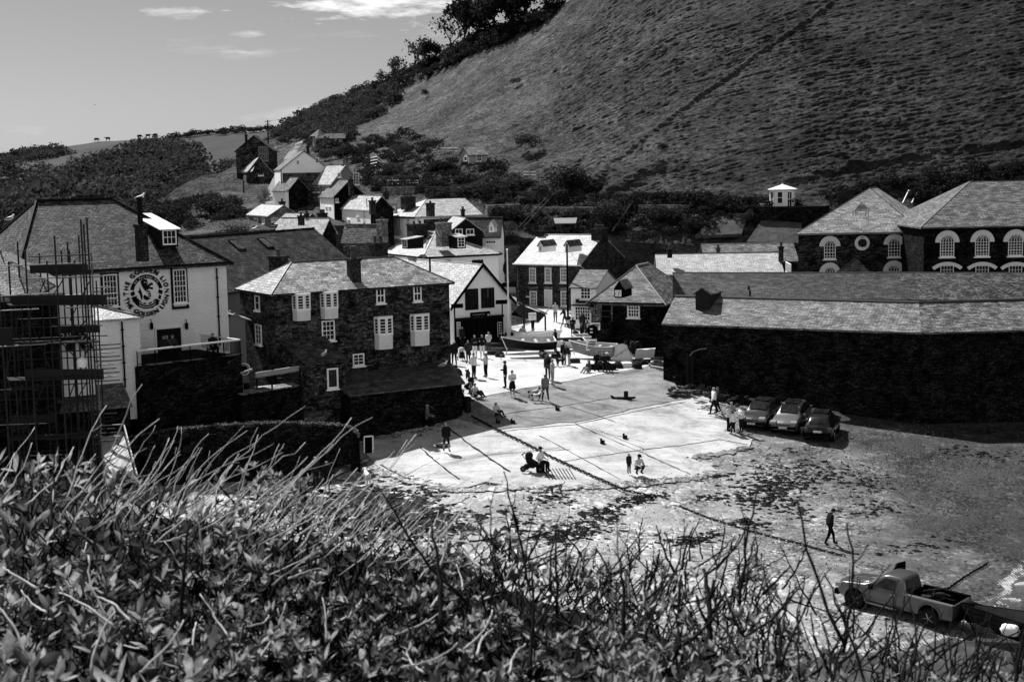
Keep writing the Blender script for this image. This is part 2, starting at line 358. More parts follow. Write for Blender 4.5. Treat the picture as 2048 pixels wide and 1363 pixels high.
WOOD=plain('weathered_wood',.022,.8,.05,.4,4,.3,scale=(1,1,8))
WOODL=plain('pale_wood',.3,.6,.3,.3,4,.2,scale=(1,1,6))
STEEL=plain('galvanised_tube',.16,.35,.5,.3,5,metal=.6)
STEELD=plain('shadowed_tube',.02,.6,.1,.4,5)  # shaded copy of the tube, shade put into the colour; also plain dark fittings
IRON=plain('rusty_iron',.012,.8,.05,.5,8,.4)
# ---------------------------------------------------------------- terrain
def proj(P):
    q=CM.transposed()@(V(P)-V((0,0,CAMZ))); return CX+F*q.x/-q.z, CY-F*q.y/-q.z
CP=[(940,800,5),(1290,735,5),(1120,765,5),(950,700,5),(1180,690,5.15),(1130,650,5.8),(1105,622,6.4),(1000,680,5.1),
(1045,970,2.9),(1250,960,2.6),(900,845,4.2),(750,890,3.6),(740,950,2.8),(1500,880,2.9),(1400,800,4.0),(1690,850,2.9),(1500,790,3.9),(1330,765,4.75),
(1660,1090,1.2),(1850,1240,.8),(1300,1050,1.7),(1000,1050,2.2),(1950,900,2.2),(2048,830,2.9),(2030,1132,.62),(2000,1190,.6),(1945,1245,.56),
(1300,1250,.8),(1700,1330,.5),(1930,1320,.35),(2300,1130,.1),(2300,1300,-.4),(2048,1300,.15),(2300,950,1.5),(1800,1150,.85),
(700,1050,2.4),(500,1000,3),(560,880,3.6),(1000,1300,.9),(600,1250,1.6)]
gpt=[];gzs=[]
for a,b,z in CP: p=atz(a,b,z); gpt.append((p.x,p.y)); gzs.append(z)
for x,y,z in [(-40,70,6),(-30,60,4),(-40,100,8),(-25,110,8),(-15,130,10),(0,150,8),(20,150,9),(4,133,6.1),(0,136,6.3),(9,137,6.2),(13,128,5.7),(-4,128,5.5),(15,120,5.2),(-8,125,5.3),(0,142,6.5),(8,146,6.8),(16,135,6.3),(45,140,9),(40,110,5),(60,100,3.5),(-45,150,11.5),(60,60,-2),(30,45,-1.2),(0,40,0),(-30,40,2)]:
    gpt.append((x,y)); gzs.append(z)
gpt=np.array(gpt); gzs=np.array(gzs); GN=len(gpt)
_D=np.linalg.norm(gpt[:,None]-gpt[None],axis=2)
_A=np.zeros((GN+3,GN+3)); _A[:GN,:GN]=_D; _A[:GN,GN]=1; _A[:GN,GN+1:]=gpt; _A[GN,:GN]=1; _A[GN+1:,:GN]=gpt.T
_w=np.linalg.solve(_A,np.concatenate([gzs,[0,0,0]]))
def gz(x,y):
    x=np.asarray(x,float);y=np.asarray(y,float)
    d=np.sqrt((x[...,None]-gpt[:,0])**2+(y[...,None]-gpt[:,1])**2)
    return d@_w[:GN]+_w[GN]+_w[GN+1]*x+_w[GN+2]*y
def G(px,py,dz=0):
    """where the ray of a photo pixel meets the beach and the Platt"""
    d=ray(px,py); Y=np.arange(42,175,.5)/d.y; X=d.x*Y; Yy=d.y*Y; Z=CAMZ+d.z*Y
    k=np.argmax(Z<gz(X,Yy)); a,b=Y[max(k-1,0)],Y[k]
    for i in range(18):
        m=(a+b)/2
        if CAMZ+d.z*m<float(gz(d.x*m,d.y*m)): b=m
        else: a=m
    return V((0,0,CAMZ+dz))+d*b
def grid(name,P,mat,loc=None,smooth=True):
    """P: array rows x cols x 3 -> one sheet"""
    r,c=P.shape[:2]; me=bpy.data.meshes.new(name)
    i=np.arange(r*c).reshape(r,c); q=np.stack([i[:-1,:-1],i[:-1,1:],i[1:,1:],i[1:,:-1]],-1).reshape(-1,4)
    me.vertices.add(r*c); me.vertices.foreach_set('co',P.reshape(-1).astype(np.float32))
    me.loops.add(q.size); me.loops.foreach_set('vertex_index',q.ravel()); me.polygons.add(len(q))
    me.polygons.foreach_set('loop_start',np.arange(0,q.size,4)); me.polygons.foreach_set('use_smooth',np.ones(len(q),bool))
    me.update(calc_edges=True); me.validate(); me.materials.append(mat)
    o=bpy.data.objects.new(name,me); C.objects.link(o); ORG[o.name]=V((0,0,0)); return o
BEACH=ground('beach_sand',.17,.35,.22,5.5,.42,(.42,.8),.5,(1,1.4,1),.2)
def beach_mix(m):
    # fine pale sand in the middle gives way to dark wet shingle on the seaward side and under the wall
    t=m.node_tree; p=[n for n in t.nodes if n.type=='BSDF_PRINCIPLED'][0]; src=p.inputs['Base Color'].links[0].from_socket
    c=coord(t,'Object'); sx=N(t,'ShaderNodeSeparateXYZ'); t.links.new(c,sx.inputs[0])
    a=N(t,'ShaderNodeMath',operation='MULTIPLY_ADD'); t.links.new(noise(t,c,.13,6,.65),a.inputs[0]); a.inputs[1].default_value=22; t.links.new(sx.outputs[0],a.inputs[2])
    k=ramp(t,a.outputs[0],.0,1.0,.5,.5); mr=N(t,'ShaderNodeMapRange'); mr.inputs['From Min'].default_value=18; mr.inputs['From Max'].default_value=34; mr.inputs['To Min'].default_value=1; mr.inputs['To Max'].default_value=.12; t.links.new(a.outputs[0],mr.inputs[0])
    vo=N(t,'ShaderNodeTexVoronoi'); vo.inputs['Scale'].default_value=2.6; t.links.new(c,vo.inputs['Vector']); sp=N(t,'ShaderNodeSeparateColor'); t.links.new(vo.outputs['Color'],sp.inputs[0])
    q=mixc(t,src,mr.outputs[0],1,'MULTIPLY'); t.links.new(mixc(t,q,ramp(t,sp.outputs[1],.8,1,.95,1.8),1,'MULTIPLY'),p.inputs['Base Color'])
beach_mix(BEACH)
PLATT=stained('pale_concrete',.38,.5,.25)
SLIPU=stained('gritty_concrete',.15,.25,.5,.6,.4)
SLIPL=stained('worn_concrete',.32,.47,.42)
GRASS=ground('hill_grass',.05,.135,.5,None,0,(.7,.9),1.0,(1,1,2.5))
FIELD=ground('far_field',.022,.04,.03,None,0,(.8,.9),.3)
LANE=ground('lane_asphalt',.10,.15,.5,None,0,(.5,.7),.2)
SOIL=ground('bank_soil',.002,.006,2,None,0,(.8,.9),.6)
xs=np.arange(-44,46,.3); ys=np.arange(34,172,.3); GX,GY=np.meshgrid(xs,ys)
z=gz(GX,GY)+.035*fbm(GX*.5,GY*.35,4)+.012*fbm(GX*2.2,GY*2.2,2)
beach=tag(grid('beach',np.stack([GX,GY,z],-1),BEACH),'shingle and sand beach of the harbour at low tide','beach',kind='structure')
def sheet(name,px,off,mat,label,step=1.0,cat='slipway',pix=True,th=.25):
    """a paved sheet laid over the ground inside an outline, with a small kerb all round"""
    P=[G(a,b) for a,b in px] if pix else [V((a,b,0)) for a,b in px]
    out=[]
    for i in range(len(P)):
        a,b=P[i].to_2d(),P[(i+1)%len(P)].to_2d(); k=max(1,int((b-a).length/step))
        for j in range(k): out.append(a.lerp(b,j/k)+V((rnd.uniform(-.12,.12),rnd.uniform(-.2,.2))))
    nb=len(out); x=[p.x for p in out]; y=[p.y for p in out]
    ins=[]
    gx=min(x)
    while gx<max(x):
        gy=min(y)
        while gy<max(y):
            ins.append(V((gx+rnd.uniform(-.2,.2)*step,gy+rnd.uniform(-.2,.2)*step))); gy+=step
        gx+=step
    vs,es,fs,_,_,_=geometry.delaunay_2d_cdt(out+ins,[(i,(i+1)%nb) for i in range(nb)],[list(range(nb))],1,1e-4)
    used=sorted({i for f in fs for i in f}); mp={u:i for i,u in enumerate(used)}
    ax=np.array([vs[u].x for u in used]); ay=np.array([vs[u].y for u in used]); az=gz(ax,ay)+off
    m=MB(); m.slab([(a,b,c) for a,b,c in zip(ax,ay,az)],[tuple(mp[i] for i in f) for f in fs],th)
    o=m.build(name,mat,smooth=False); return tag(o,label,cat,kind='structure')
sheet('platt',[(905,800),(940,801),(1050,779),(1180,755),(1290,736),(1310,728),(1290,705),(1225,680),(1190,660),(1165,640),(1140,626),(1085,622),(1060,650),(1000,668),(890,680),(890,760)],.16,PLATT,'pale sunlit concrete open space above the slipway','',cat='pavement') if False else None
sheet('pavement',[(905,800),(940,801),(1050,779),(1180,755),(1290,736),(1310,728),(1290,705),(1225,680),(1190,660),(1165,640),(1140,626),(1085,622),(1060,650),(1000,668),(890,680),(890,760)],.125,PLATT,'pale sunlit concrete open space above the slipway',cat='pavement')
sheet('upper_slipway',[(905,825),(930,797),(1050,775),(1180,751),(1290,731),(1330,748),(1400,790),(1370,800),(1150,845),(990,862),(940,845)],.095,SLIPU,'gritty grey upper part of the slipway')
sheet('lower_slipway',[(728,905),(735,880),(850,862),(920,842),(990,859),(1150,841),(1370,796),(1420,796),(1445,830),(1470,860),(1505,875),(1500,893),(1380,917),(1450,945),(1380,958),(1240,968),(1170,971),(1045,975),(1010,972),(975,965),(940,975),(900,978),(830,968),(770,945)],.06,SLIPL,'wide pale concrete slipway crossed by joints',.7)
sheet('path',[(1380,790),(1440,760),(1560,790),(1640,805),(1700,838),(1590,850),(1520,800),(1450,812)],.1,SLIPL,'narrow pale concrete apron below the dark wall',cat='path')
# joints and cracks of the slipway
jm=MB()
def strip(mb,px,w,off,jit=.04,step=.4,wj=.5):
    P=[G(a,b) for a,b in px]; q=[]
    for i in range(len(P)-1):
        k=max(1,int((P[i+1]-P[i]).length/step))
        for j in range(k): q.append(P[i].lerp(P[i+1],j/k))
    q.append(P[-1]); L=[];Rr=[]
    for i,p in enumerate(q):
        d=(q[min(i+1,len(q)-1)]-q[max(i-1,0)]).to_2d().normalized(); nrm=V((-d.y,d.x)); c=p.to_2d()+nrm*rnd.uniform(-jit,jit); ww=w*rnd.uniform(1-wj,1+wj)/2
        for s_,l in ((1,L),(-1,Rr)): e=c+nrm*ww*s_; l.append((e.x,e.y,float(gz(e.x,e.y))+off))
    n=len(q); mb.add(L+Rr,[(i,i+n,i+n+1,i+1) for i in range(n-1)])
for l,w in [([(885,848),(960,905),(1020,945)],.1),([(840,895),(920,960)],.1),([(1080,872),(1160,915),(1240,960)],.07),([(1150,849),(1280,905),(1380,950)],.06),([(990,866),(1150,850),(1370,805)],.09),
 ([(955,913),(1040,905),(1120,897)],.05),([(1120,925),(1250,905),(1360,892)],.09),([(1360,892),(1440,880),(1495,890)],.1),([(760,930),(820,960)],.12),([(1395,838),(1480,838)],.06),
 ([(1200,862),(1290,900)],.05),([(1140,815),(1230,845)],.06),([(1000,832),(1120,815),(1240,795)],.06),([(1290,885),(1190,862)],.05),([(1060,905),(1140,900)],.05)]: strip(jm,l,w,.068 if l[0][1]>853 else .108)
tag(jm.build('slipway_joints',plain('joint_dirt',.02,.9,.1,.4)),'dark joints and cracks across the slipway','joints',kind='stuff')
# moulded drain grooves beside the pram
gm=MB()
for i in range(9):
    a=1093+i*6.6; strip(gm,[(a-8,938),(a+6,960)],.06,.07,.0,.5,.1)
tag(gm.build('drain_grating',plain('joint_dirt',.02)),'slotted drain grating set into the slipway beside the pram','grating',kind='structure')
# water of the harbour with a scalloped foam edge
wx=np.arange(10,60,.25); wy=np.arange(35,100,.25); WX,WY=np.meshgrid(wx,wy)
WAT,t,p,o=newmat('sea_water'); c=coord(t,'Object'); t.links.new(ramp(t,noise(t,c,.8,6),.35,.03,.7,.09),p.inputs['Base Color']); p.inputs['Roughness'].default_value=.12; p.inputs['Specular IOR Level'].default_value=.6; bump(t,p,noise(t,coord(t,'Object',(2,5,2)),1.2,6,.6),.7,.12)
WL=.6
tag(grid('water',np.stack([WX,WY,WL+.03*fbm(WX*.8,WY*1.6,3)],-1),WAT),'shallow sea water lapping the beach','water',kind='structure')
fm=MB(); FOAM,t,p,o=newmat('sea_foam'); c=coord(t,'Object'); t.links.new(ramp(t,noise(t,c,3,6),.3,.16,.7,.36),p.inputs['Base Color']); p.inputs['Roughness'].default_value=.8; bump(t,p,noise(t,c,9,5),.8,.06)
zz=gz(WX,WY); dep=WL-zz+.10*fbm(WX*.55,WY*.55,3)
r_=random.Random(4)
fine=.14
for yy in np.arange(40,92,fine):
    row=np.arange(12,44,fine); dz=WL-gz(row,np.full_like(row,yy))+.09*fbm(row*.45,np.full_like(row,yy)*.45,3); lace=fbm(row*1.3+9,np.full_like(row,yy)*1.3,4)
    for x,d_,l_ in zip(row,dz,lace):
        if (-.02<d_<.03 and l_>-.45) or (-.02<d_<.16 and l_>.33) :
            s=fine*r_.uniform(.6,.85); h=WL+.03+.015*r_.random()
            fm.add([(x-s,yy-s,h-.07),(x+s,yy-s*.8,h-.07),(x+s*.9,yy+s,h-.07),(x-s,yy+s,h-.07),(x,yy,h)],[(0,1,4),(1,2,4),(2,3,4),(3,0,4)])
tag(fm.build('foam',FOAM,smooth=True),'lacy white foam where the water meets the beach','foam',kind='stuff')
# ------------ hills
def interp(tab,x,k): return np.interp(x,[r[0] for r in tab],[r[k] for r in tab])
#      px   ybase Ybase ysky Ysky
HT=[(150,500,150,510,152),(250,478,150,440,168),(300,475,150,405,188),(400,468,150,360,215),(480,462,150,318,245),(545,458,150,280,275),(600,455,150,242,290),(650,450,150,214,300),(700,450,150,196,300),(760,450,150,172,295),(850,455,150,136,275),(930,462,150,90,255),(1000,470,150,66,240),(1080,478,150,38,228),(1130,480,149,10,222),(1200,482,148,-32,215),(1350,488,145,-120,205),(1600,505,140,-190,195),(2048,520,132,-300,190),(2400,530,128,-380,186)]
def hill_pt(px,v):
    a=at(px,interp(HT,px,1),interp(HT,px,2)); b=at(px,interp(HT,px,3),interp(HT,px,4)); return a.lerp(b,v)
def HG(px,py):
    a,b=0.,1.
    for i in range(24):
        m=(a+b)/2
        if proj(hill_pt(px,m))[1]>py: a=m
        else: b=m
    return hill_pt(px,(a+b)/2)
pxs=np.concatenate([np.arange(150,540,6),np.arange(540,2400,2.0)]); nv=560
base=np.array([at(a,interp(HT,a,1),interp(HT,a,2)) for a in pxs]); top=np.array([at(a,interp(HT,a,3),interp(HT,a,4)) for a in pxs])
vv=np.concatenate([np.linspace(-.25,0,6)[:-1],np.linspace(0,1,nv),1+np.linspace(.05,1,12)])
P=np.zeros((len(vv),len(pxs),3))
for i,v in enumerate(vv):
    if v<0: P[i]=base+np.array([0,0,v*36])
    elif v<=1: P[i]=base*(1-v)+top*v
    else: P[i]=top+np.stack([0*pxs,(v-1)*80+0*pxs,-(v-1)**1.0*25+0*pxs],-1)
L=np.linalg.norm(top-base,axis=1); s=vv[:,None]*L[None]; X=P[...,0]; Yc=np.cumsum(np.r_[0,np.linalg.norm(np.diff((base+top)/2,axis=0),axis=1)])[None]+0*s
tilt=s-.22*Yc
wob=fbm(Yc*.05,s*.05,3)*2.2+fbm(Yc*.3,s*.3,2)*.35
rid=1-np.abs(fbm(Yc*.22+5,(tilt+wob)*2.8,3))*2.2
tus=fbm(Yc*1.2,(tilt+wob)*4.6+40,3)
amp=np.clip((s-4)/8,0.15,1)
disp=(.13*rid+.24*tus)*amp*(.75+.5*np.clip(fbm(Yc*.08+3,s*.08,3)*2+.5,0,1))+.9*fbm(Yc*.05,s*.05,3)*np.clip(s/20,0,1)
qx,qy=np.zeros_like(s),np.zeros_like(s)
Q=(P.reshape(-1,3)-np.array([0,0,CAMZ]))@np.array(CM); qx=(CX+F*Q[:,0]/-Q[:,2]).reshape(s.shape); qy=(CY-F*Q[:,1]/-Q[:,2]).reshape(s.shape)
def ridge(x0,y0,x1,y1,w,h,nz=4):
    global disp
    L=math.hypot(x1-x0,y1-y0); ux,uy=(x1-x0)/L,(y1-y0)/L; tt=(qx-x0)*ux+(qy-y0)*uy; dd=(qx-x0)*uy-(qy-y0)*ux+nz*fbm(tt*.03,tt*0+3,3)
    disp=disp+h*np.exp(-(dd/w)**2)*np.clip((tt+15)/25,0,1)*np.clip((L-tt+15)/25,0,1)
ridge(1215,330,1690,-10,3.5,.34); ridge(1690,335,2048,282,5,.35,6); ridge(1570,360,1720,330,5,.3,6); ridge(800,175,870,140,5,.8); ridge(1200,390,1330,330,10,.8); ridge(1150,370,1230,335,10,.7)
nrm=np.cross(np.gradient(P,axis=1),np.gradient(P,axis=0)); nrm/=np.linalg.norm(nrm,axis=2,keepdims=True)+1e-9; nrm*=np.sign(nrm[...,2:3]+1e-9)
P=P+nrm*disp[...,None]
def tussock(m):
    # fine fibrous tussocks: broken light and dark blades too small to model
    t=m.node_tree; p=[n for n in t.nodes if n.type=='BSDF_PRINCIPLED'][0]; src=p.inputs['Base Color'].links[0].from_socket; c=coord(t,'Object',(1,1,2.2))
    f=noise(t,c,2.1,8,.85,.6); t.links.new(mixc(t,src,ramp(t,f,.40,.3,.62,1.9),1,'MULTIPLY'),p.inputs['Base Color'])
    b=[n for n in t.nodes if n.type=='BUMP'][0]; t.links.new(f,b.inputs['Height']); b.inputs['Distance'].default_value=.55; b.inputs['Strength'].default_value=1
def right_shade(m):
    # slope shade and vignette put into the colour, darker rightwards; random mottling besides
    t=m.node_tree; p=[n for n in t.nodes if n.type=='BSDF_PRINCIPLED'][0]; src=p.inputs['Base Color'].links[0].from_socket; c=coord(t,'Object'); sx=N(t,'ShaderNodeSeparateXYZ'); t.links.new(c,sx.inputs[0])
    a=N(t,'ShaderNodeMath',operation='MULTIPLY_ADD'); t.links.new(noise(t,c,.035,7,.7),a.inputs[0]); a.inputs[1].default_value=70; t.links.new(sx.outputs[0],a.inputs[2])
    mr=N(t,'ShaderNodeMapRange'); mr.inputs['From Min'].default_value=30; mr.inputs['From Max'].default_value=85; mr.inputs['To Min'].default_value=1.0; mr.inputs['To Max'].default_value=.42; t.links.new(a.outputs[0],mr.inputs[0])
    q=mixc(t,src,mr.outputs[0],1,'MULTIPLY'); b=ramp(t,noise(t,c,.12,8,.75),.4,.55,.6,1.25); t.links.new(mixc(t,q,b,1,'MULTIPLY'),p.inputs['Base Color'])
tussock(GRASS); right_shade(GRASS)
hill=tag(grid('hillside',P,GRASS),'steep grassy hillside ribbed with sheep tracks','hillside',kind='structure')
FT=[(-300,500,205,345,560),(-50,490,205,316,540),(0,488,205,308,530),(100,485,205,296,520),(190,480,205,284,510),(300,478,205,276,500),(400,478,205,268,490),(540,470,205,260,470),(640,470,205,256,460),(720,470,220,256,455)]
def far_pt(px,v): return at(px,interp(FT,px,1),interp(FT,px,2)).lerp(at(px,interp(FT,px,3),interp(FT,px,4)),v)
def FG(px,py):
    a,b=0.,1.
    for i in range(22):
        m=(a+b)/2
        if proj(far_pt(px,m))[1]>py: a=m
        else: b=m
    return far_pt(px,(a+b)/2)
pf=np.arange(-300,722,5); vf=np.r_[np.linspace(0,1,120),1+np.linspace(.05,1,6)]
b0=np.array([far_pt(a,0) for a in pf]); b1=np.array([far_pt(a,1) for a in pf]); P=np.zeros((len(vf),len(pf),3))
for i,v in enumerate(vf): P[i]=b0*(1-v)+b1*v if v<=1 else b1+np.array([0,(v-1)*150,-(v-1)*40])
P[...,2]+=.9*fbm(P[...,0]*.03,P[...,1]*.03,4)
tag(grid('far_hill',P,FIELD),'distant rounded hill of fields across the valley','hill',kind='structure')
# the ground the whole place stands on, out to the horizon
bm_=MB(); bm_.add([(-3000,-500,-6),(3000,-500,-6),(3000,4000,-6),(-3000,4000,-6)],[(0,1,2,3)])
tag(bm_.build('ground',FIELD),'wide ground reaching the horizon','ground',kind='structure')
# the bank the photographer's hedge grows on
YT=[(-300,880),(0,885),(120,900),(250,935),(400,955),(540,945),(620,990),(700,1005),(800,1003),(900,1022),(1000,1055),(1100,1090),(1200,1092),(1300,1075),(1400,1072),(1500,1075),(1560,1130),(1640,1190),(1720,1245),(1850,1285),(1950,1305),(2300,1340)]
YB=[(-300,960),(250,1010),(600,1080),(900,1120),(1100,1200),(1300,1260),(1500,1330),(1700,1430),(2300,1500)]
bp=np.arange(-1200,3300,25); rows=[]
for Yr in (-1.5,-.5,.5,1,1.6,2.2,2.8,3.4,4,4.6,5.2,5.6,6.4,8,12,20,34):
    row=[]
    for a in bp:
        e=at(a,np.interp(a,[r[0] for r in YB],[r[1] for r in YB]),5.2); x=e.x*max(.6,Yr)/5.2 if Yr<5.2 else e.x*(1+.3*(Yr-5.2)/5.2); 
        zz=e.z if Yr<=5.2 else e.z-(Yr-5.2)*.72
        if Yr<3: zz=min(zz,18.62-.0*Yr)
        row.append((x,Yr,zz))
    rows.append(row)
P=np.array(rows); P[...,2]+=.06*fbm(P[...,0]*2,P[...,1]*2,3)
tag(grid('cliff_bank',P,SOIL),'dark earth bank falling away below the hedge','bank',kind='structure')
# the lane climbing out of the village
lp=[(543,425,24),(548,405,34),(553,385,36),(562,362,32),(572,340,26),(580,320,20),(588,305,16),(598,292,11),(606,286,6)]
P=[]
for (a,b,w) in lp: P.append([HG(a-w/2,b)+V((0,0,.45)),HG(a,b)+V((0,0,.5)),HG(a+w/2,b)+V((0,0,.45))])
P=np.array([[list(q) for q in r] for r in P]); 
tag(grid('lane',P,LANE),'steep pale lane climbing between the cottages to the hilltop','road',kind='structure')
# ---------------------------------------------------------------- building kit
class House:
    """rectangular house. Near corner at photo pixel (cx,cy) on the eaves at distance Y; wall A runs to the left-back from it, wall B to the right-back (th turns it)"""
    def __init__(s,name,label,cat,cx,cy,Y,th,xl,xr,z0,a=None,b=None):
        s.C=at(cx,cy,Y); s.ze=s.C.z; s.z0=z0; t=R(th)
        s.dA=V((-math.cos(t),math.sin(t),0)); s.dB=V((math.sin(t),math.cos(t),0))
        s.a=a if a else s.hit(s.dA,xl); s.b=b if b else s.hit(s.dB,xr)
        if not 0<s.a<60: s.a=8
        if not 0<s.b<(60 if s.dB.x>.7 else 13): s.b=8
        s.root=empty(name,(s.C.x,s.C.y,z0),label,cat); s.n=0
    def hit(s,d,px):
        r=ray(px,600); k=r.x/r.y
        # C + u d on the vertical plane X = k Y
        return (k*s.C.y-s.C.x)/(d.x-k*d.y)
    def p(s,u,t,z): return V((s.C.x,s.C.y,0))+s.dA*u+s.dB*t+V((0,0,z))
    def wall(s,w):
        if w=='A': return s.dA,-s.dB,V((s.C.x,s.C.y,0))
        if w=='B': return s.dB,-s.dA,V((s.C.x,s.C.y,0))
    def on(s,w,px,py,off=0):
        d,n,o=s.wall(w); o=o+n*off; r=ray(px,py); c0=V((0,0,CAMZ)); k=(o-c0).dot(n)/r.dot(n); q=c0+r*k
        return (q-o).dot(d),q.z
    def walls(s,mat,roof='A',rise=2,hip=(0,0),z0=None,name='wall',bat=0):
        z0=s.z0 if z0 is None else z0; a,b=s.a,s.b; m=MB()
        c=[(0,0),(a,0),(a,b),(0,b)]; k=bat
        lo=[s.p(u+(k if u else -k),t+(k if t else -k),z0) for u,t in c]; hi=[s.p(u,t,s.ze) for u,t in c]
        m.add(lo+hi,[(0,1,5,4),(1,2,6,5),(2,3,7,6),(3,0,4,7),(4,5,6,7)])
        if roof=='A':
            for i,u in ((0,0),(1,a)):
                if hip[i]<.05: m.prism([(0,0),(b,0),(b/2,rise-.04)],s.p(u,0,s.ze),s.dB,(0,0,1),s.dA*(.15 if u==0 else -.15))
        if roof=='B':
            for i,t in ((0,0),(1,b)):
                if hip[i]<.05: m.prism([(0,0),(a,0),(a/2,rise-.04)],s.p(0,t,s.ze),s.dA,(0,0,1),s.dB*(.15 if t==0 else -.15))
        s.wallo=m.build(name,mat,s.root); return s.wallo
    def roof(s,mat,axis='A',rise=2,hip=(0,0),ov=.25,th=.1,ridge=None,name='roof',gov=None,rm=.07):
        """hip=(near,far) insets of the ridge"""
        a,b=s.a,s.b; s.rise=rise; s.axis=axis
        Lr,Wd=(a,b) if axis=='A' else (b,a)
        q=(lambda l,w,z:s.p(l,w,z)) if axis=='A' else (lambda l,w,z:s.p(w,l,z))
        drop=rise/(Wd/2)*ov; gv=ov*.7 if gov is None else gov
        l0=-ov if hip[0]>.05 else -gv; l1=Lr+ov if hip[1]>.05 else Lr+gv
        r0=hip[0] if hip[0]>.05 else l0; r1=Lr-hip[1] if hip[1]>.05 else l1
        zt=s.ze+th
        vs=[q(l0,-ov,zt-drop),q(l1,-ov,zt-drop),q(l1,Wd+ov,zt-drop),q(l0,Wd+ov,zt-drop),q(r0,Wd/2,zt+rise),q(r1,Wd/2,zt+rise)]
        fs=[(0,1,5,4),(2,3,4,5)]
        if hip[0]>.05: fs.append((3,0,4))
        if hip[1]>.05: fs.append((1,2,5))
        nn=(vs[1]-vs[0]).cross(vs[5]-vs[0])
        if nn.z<0: fs=[tuple(reversed(f)) for f in fs]
        m=MB(); m.slab(vs,fs,th)
        if ridge is not None:
            m.tube([vs[4]+V((0,0,.01)),vs[5]+V((0,0,.01))],rm,6,1)
            if hip[0]>.05: m.tube([vs[0],vs[4]],rm*.8,5,1); m.tube([vs[3],vs[4]],rm*.8,5,1)
            if hip[1]>.05: m.tube([vs[1],vs[5]],rm*.8,5,1); m.tube([vs[2],vs[5]],rm*.8,5,1)
        s.roofo=m.build(name,[mat,ridge or mat],s.root); s.zr=s.ze+rise; s.q=q; s.Wd=Wd; s.Lr=Lr
        return s.roofo
    def gutter(s,w,mat=None,r=.06,ov=.28):
        mat=mat or DARK; m=MB(); d,n,o=s.wall(w); L=s.a if w=='A' else s.b
        drop=0
        m.tube([o+d*-.2+n*ov+V((0,0,s.ze-.08)),o+d*(L+.2)+n*ov+V((0,0,s.ze-.08))],r,6)
        m.para(o+d*-.05+n*.0+V((0,0,s.ze-.2)),d*(L+.1),n*.1,V((0,0,.16)))
        m.build('gutter',mat,s.root)
    def pipe(s,w,px,y0,y1,mat=None,r=.05):
        m=MB(); d,n,o=s.wall(w); u,z1=s.on(w,px,y0); u2,z2=s.on(w,px,y1); q=o+d*u+n*.09
        m.tube([q+V((0,0,z1)),q+V((0,0,z2))],r,6)
        for k in range(4): m.box(q+V((0,0,z1+(z2-z1)*(k+.5)/4)),(.16,.16,.06))
        m.build('drainpipe',mat or DARK,s.root)
    def win(s,w,x0,y0,x1,y1,c=2,r=2,fr=None,gl=None,t=.07,bar=.035,sill=True,dep=.07,mid=False,curt=0,rev=True,sur=None):
        d,n,o=s.wall(w); pts=[s.on(w,a,b) for a,b in ((x0,y0),(x1,y0),(x1,y1),(x0,y1))]
        us=[p[0] for p in pts]; u0,u1=min((us[0]+us[3])/2,(us[1]+us[2])/2),max((us[0]+us[3])/2,(us[1]+us[2])/2)
        z1=(pts[0][1]+pts[1][1])/2; z0=(pts[2][1]+pts[3][1])/2
        return window(s.root,o,d,n,u0,u1,z0,z1,c,r,fr,gl,t,bar,sill,dep,mid,curt,sur)
    def door(s,w,x0,y0,x1,y1,mat,fr=None,panels=True,handle=True):
        d,n,o=s.wall(w); pts=[s.on(w,a,b) for a,b in ((x0,y0),(x1,y0),(x1,y1),(x0,y1))]
        us=sorted([(pts[0][0]+pts[3][0])/2,(pts[1][0]+pts[2][0])/2]); u0,u1=us; z1=(pts[0][1]+pts[1][1])/2; z0=(pts[2][1]+pts[3][1])/2
        m=MB(); Z=V((0,0,1)); m.para(o+d*u0+Z*z0,d*(u1-u0),n*.04,Z*(z1-z0))
        if panels:
            for k in range(2): m.para(o+d*(u0+(u1-u0)*.15)+Z*(z0+(z1-z0)*(.1+.45*k))+n*.04,d*(u1-u0)*.7,n*.02,Z*(z1-z0)*.35)
        for uu in (u0-.1,u1): m.para(o+d*uu+Z*z0,d*.1,n*.09,Z*(z1-z0+.1),1)
        m.para(o+d*u0+Z*z1,d*(u1-u0),n*.09,Z*.1,1)
        dr=m.build('door',[mat,fr or WHITE],s.root)
        if handle: h=MB(); h.ball(o+d*(u0+(u1-u0)*.85)+Z*(z0+1.0)+n*.08,.05,6); h.build('handle',DARK,dr)
        return dr
    def chim(s,x0,x1,yt,yb,Y,mat=None,pots=2,ph=.45,dp=None,name='chimney',th=None,pr=.12):
        """chimney stack by photo pixels at distance Y"""
        mat=mat or BRICK; c=at((x0+x1)/2,yt,Y); cb=at((x0+x1)/2,yb,Y); w=(x1-x0)*Y/F; dp=dp or w
        t=th if th is not None else 0
        ux=V((s.dB.x,s.dB.y,0)) if s.dB.x>.7 else V((-s.dA.x,-s.dA.y,0)); uy=V((-ux.y,ux.x,0))
        w2=w/(abs(ux.x)+.35); dp=min(dp,w2*1.3)
        m=MB(); Z=V((0,0,1)); h=c.z-cb.z; base=V((c.x,c.y,cb.z))
        m.para(base-ux*w2/2-uy*dp/2-Z*.3,ux*w2,uy*dp,Z*(h+.3-.16)); m.para(base-ux*(w2/2+.06)-uy*(dp/2+.06)+Z*(h-.16),ux*(w2+.12),uy*(dp+.12),Z*.16)
        for k in range(pots):
            f=(k+.5)/pots-.5; q=base+ux*w2*f*.9+Z*h
            m.lathe(q,[(pr,0),(pr*.85,ph*.7),(pr*1.15,ph*.75),(pr*1.1,ph),(pr*.7,ph)],8,1)
        return m.build(name,[mat,POT],s.roofo if hasattr(s,'roofo') else s.root)
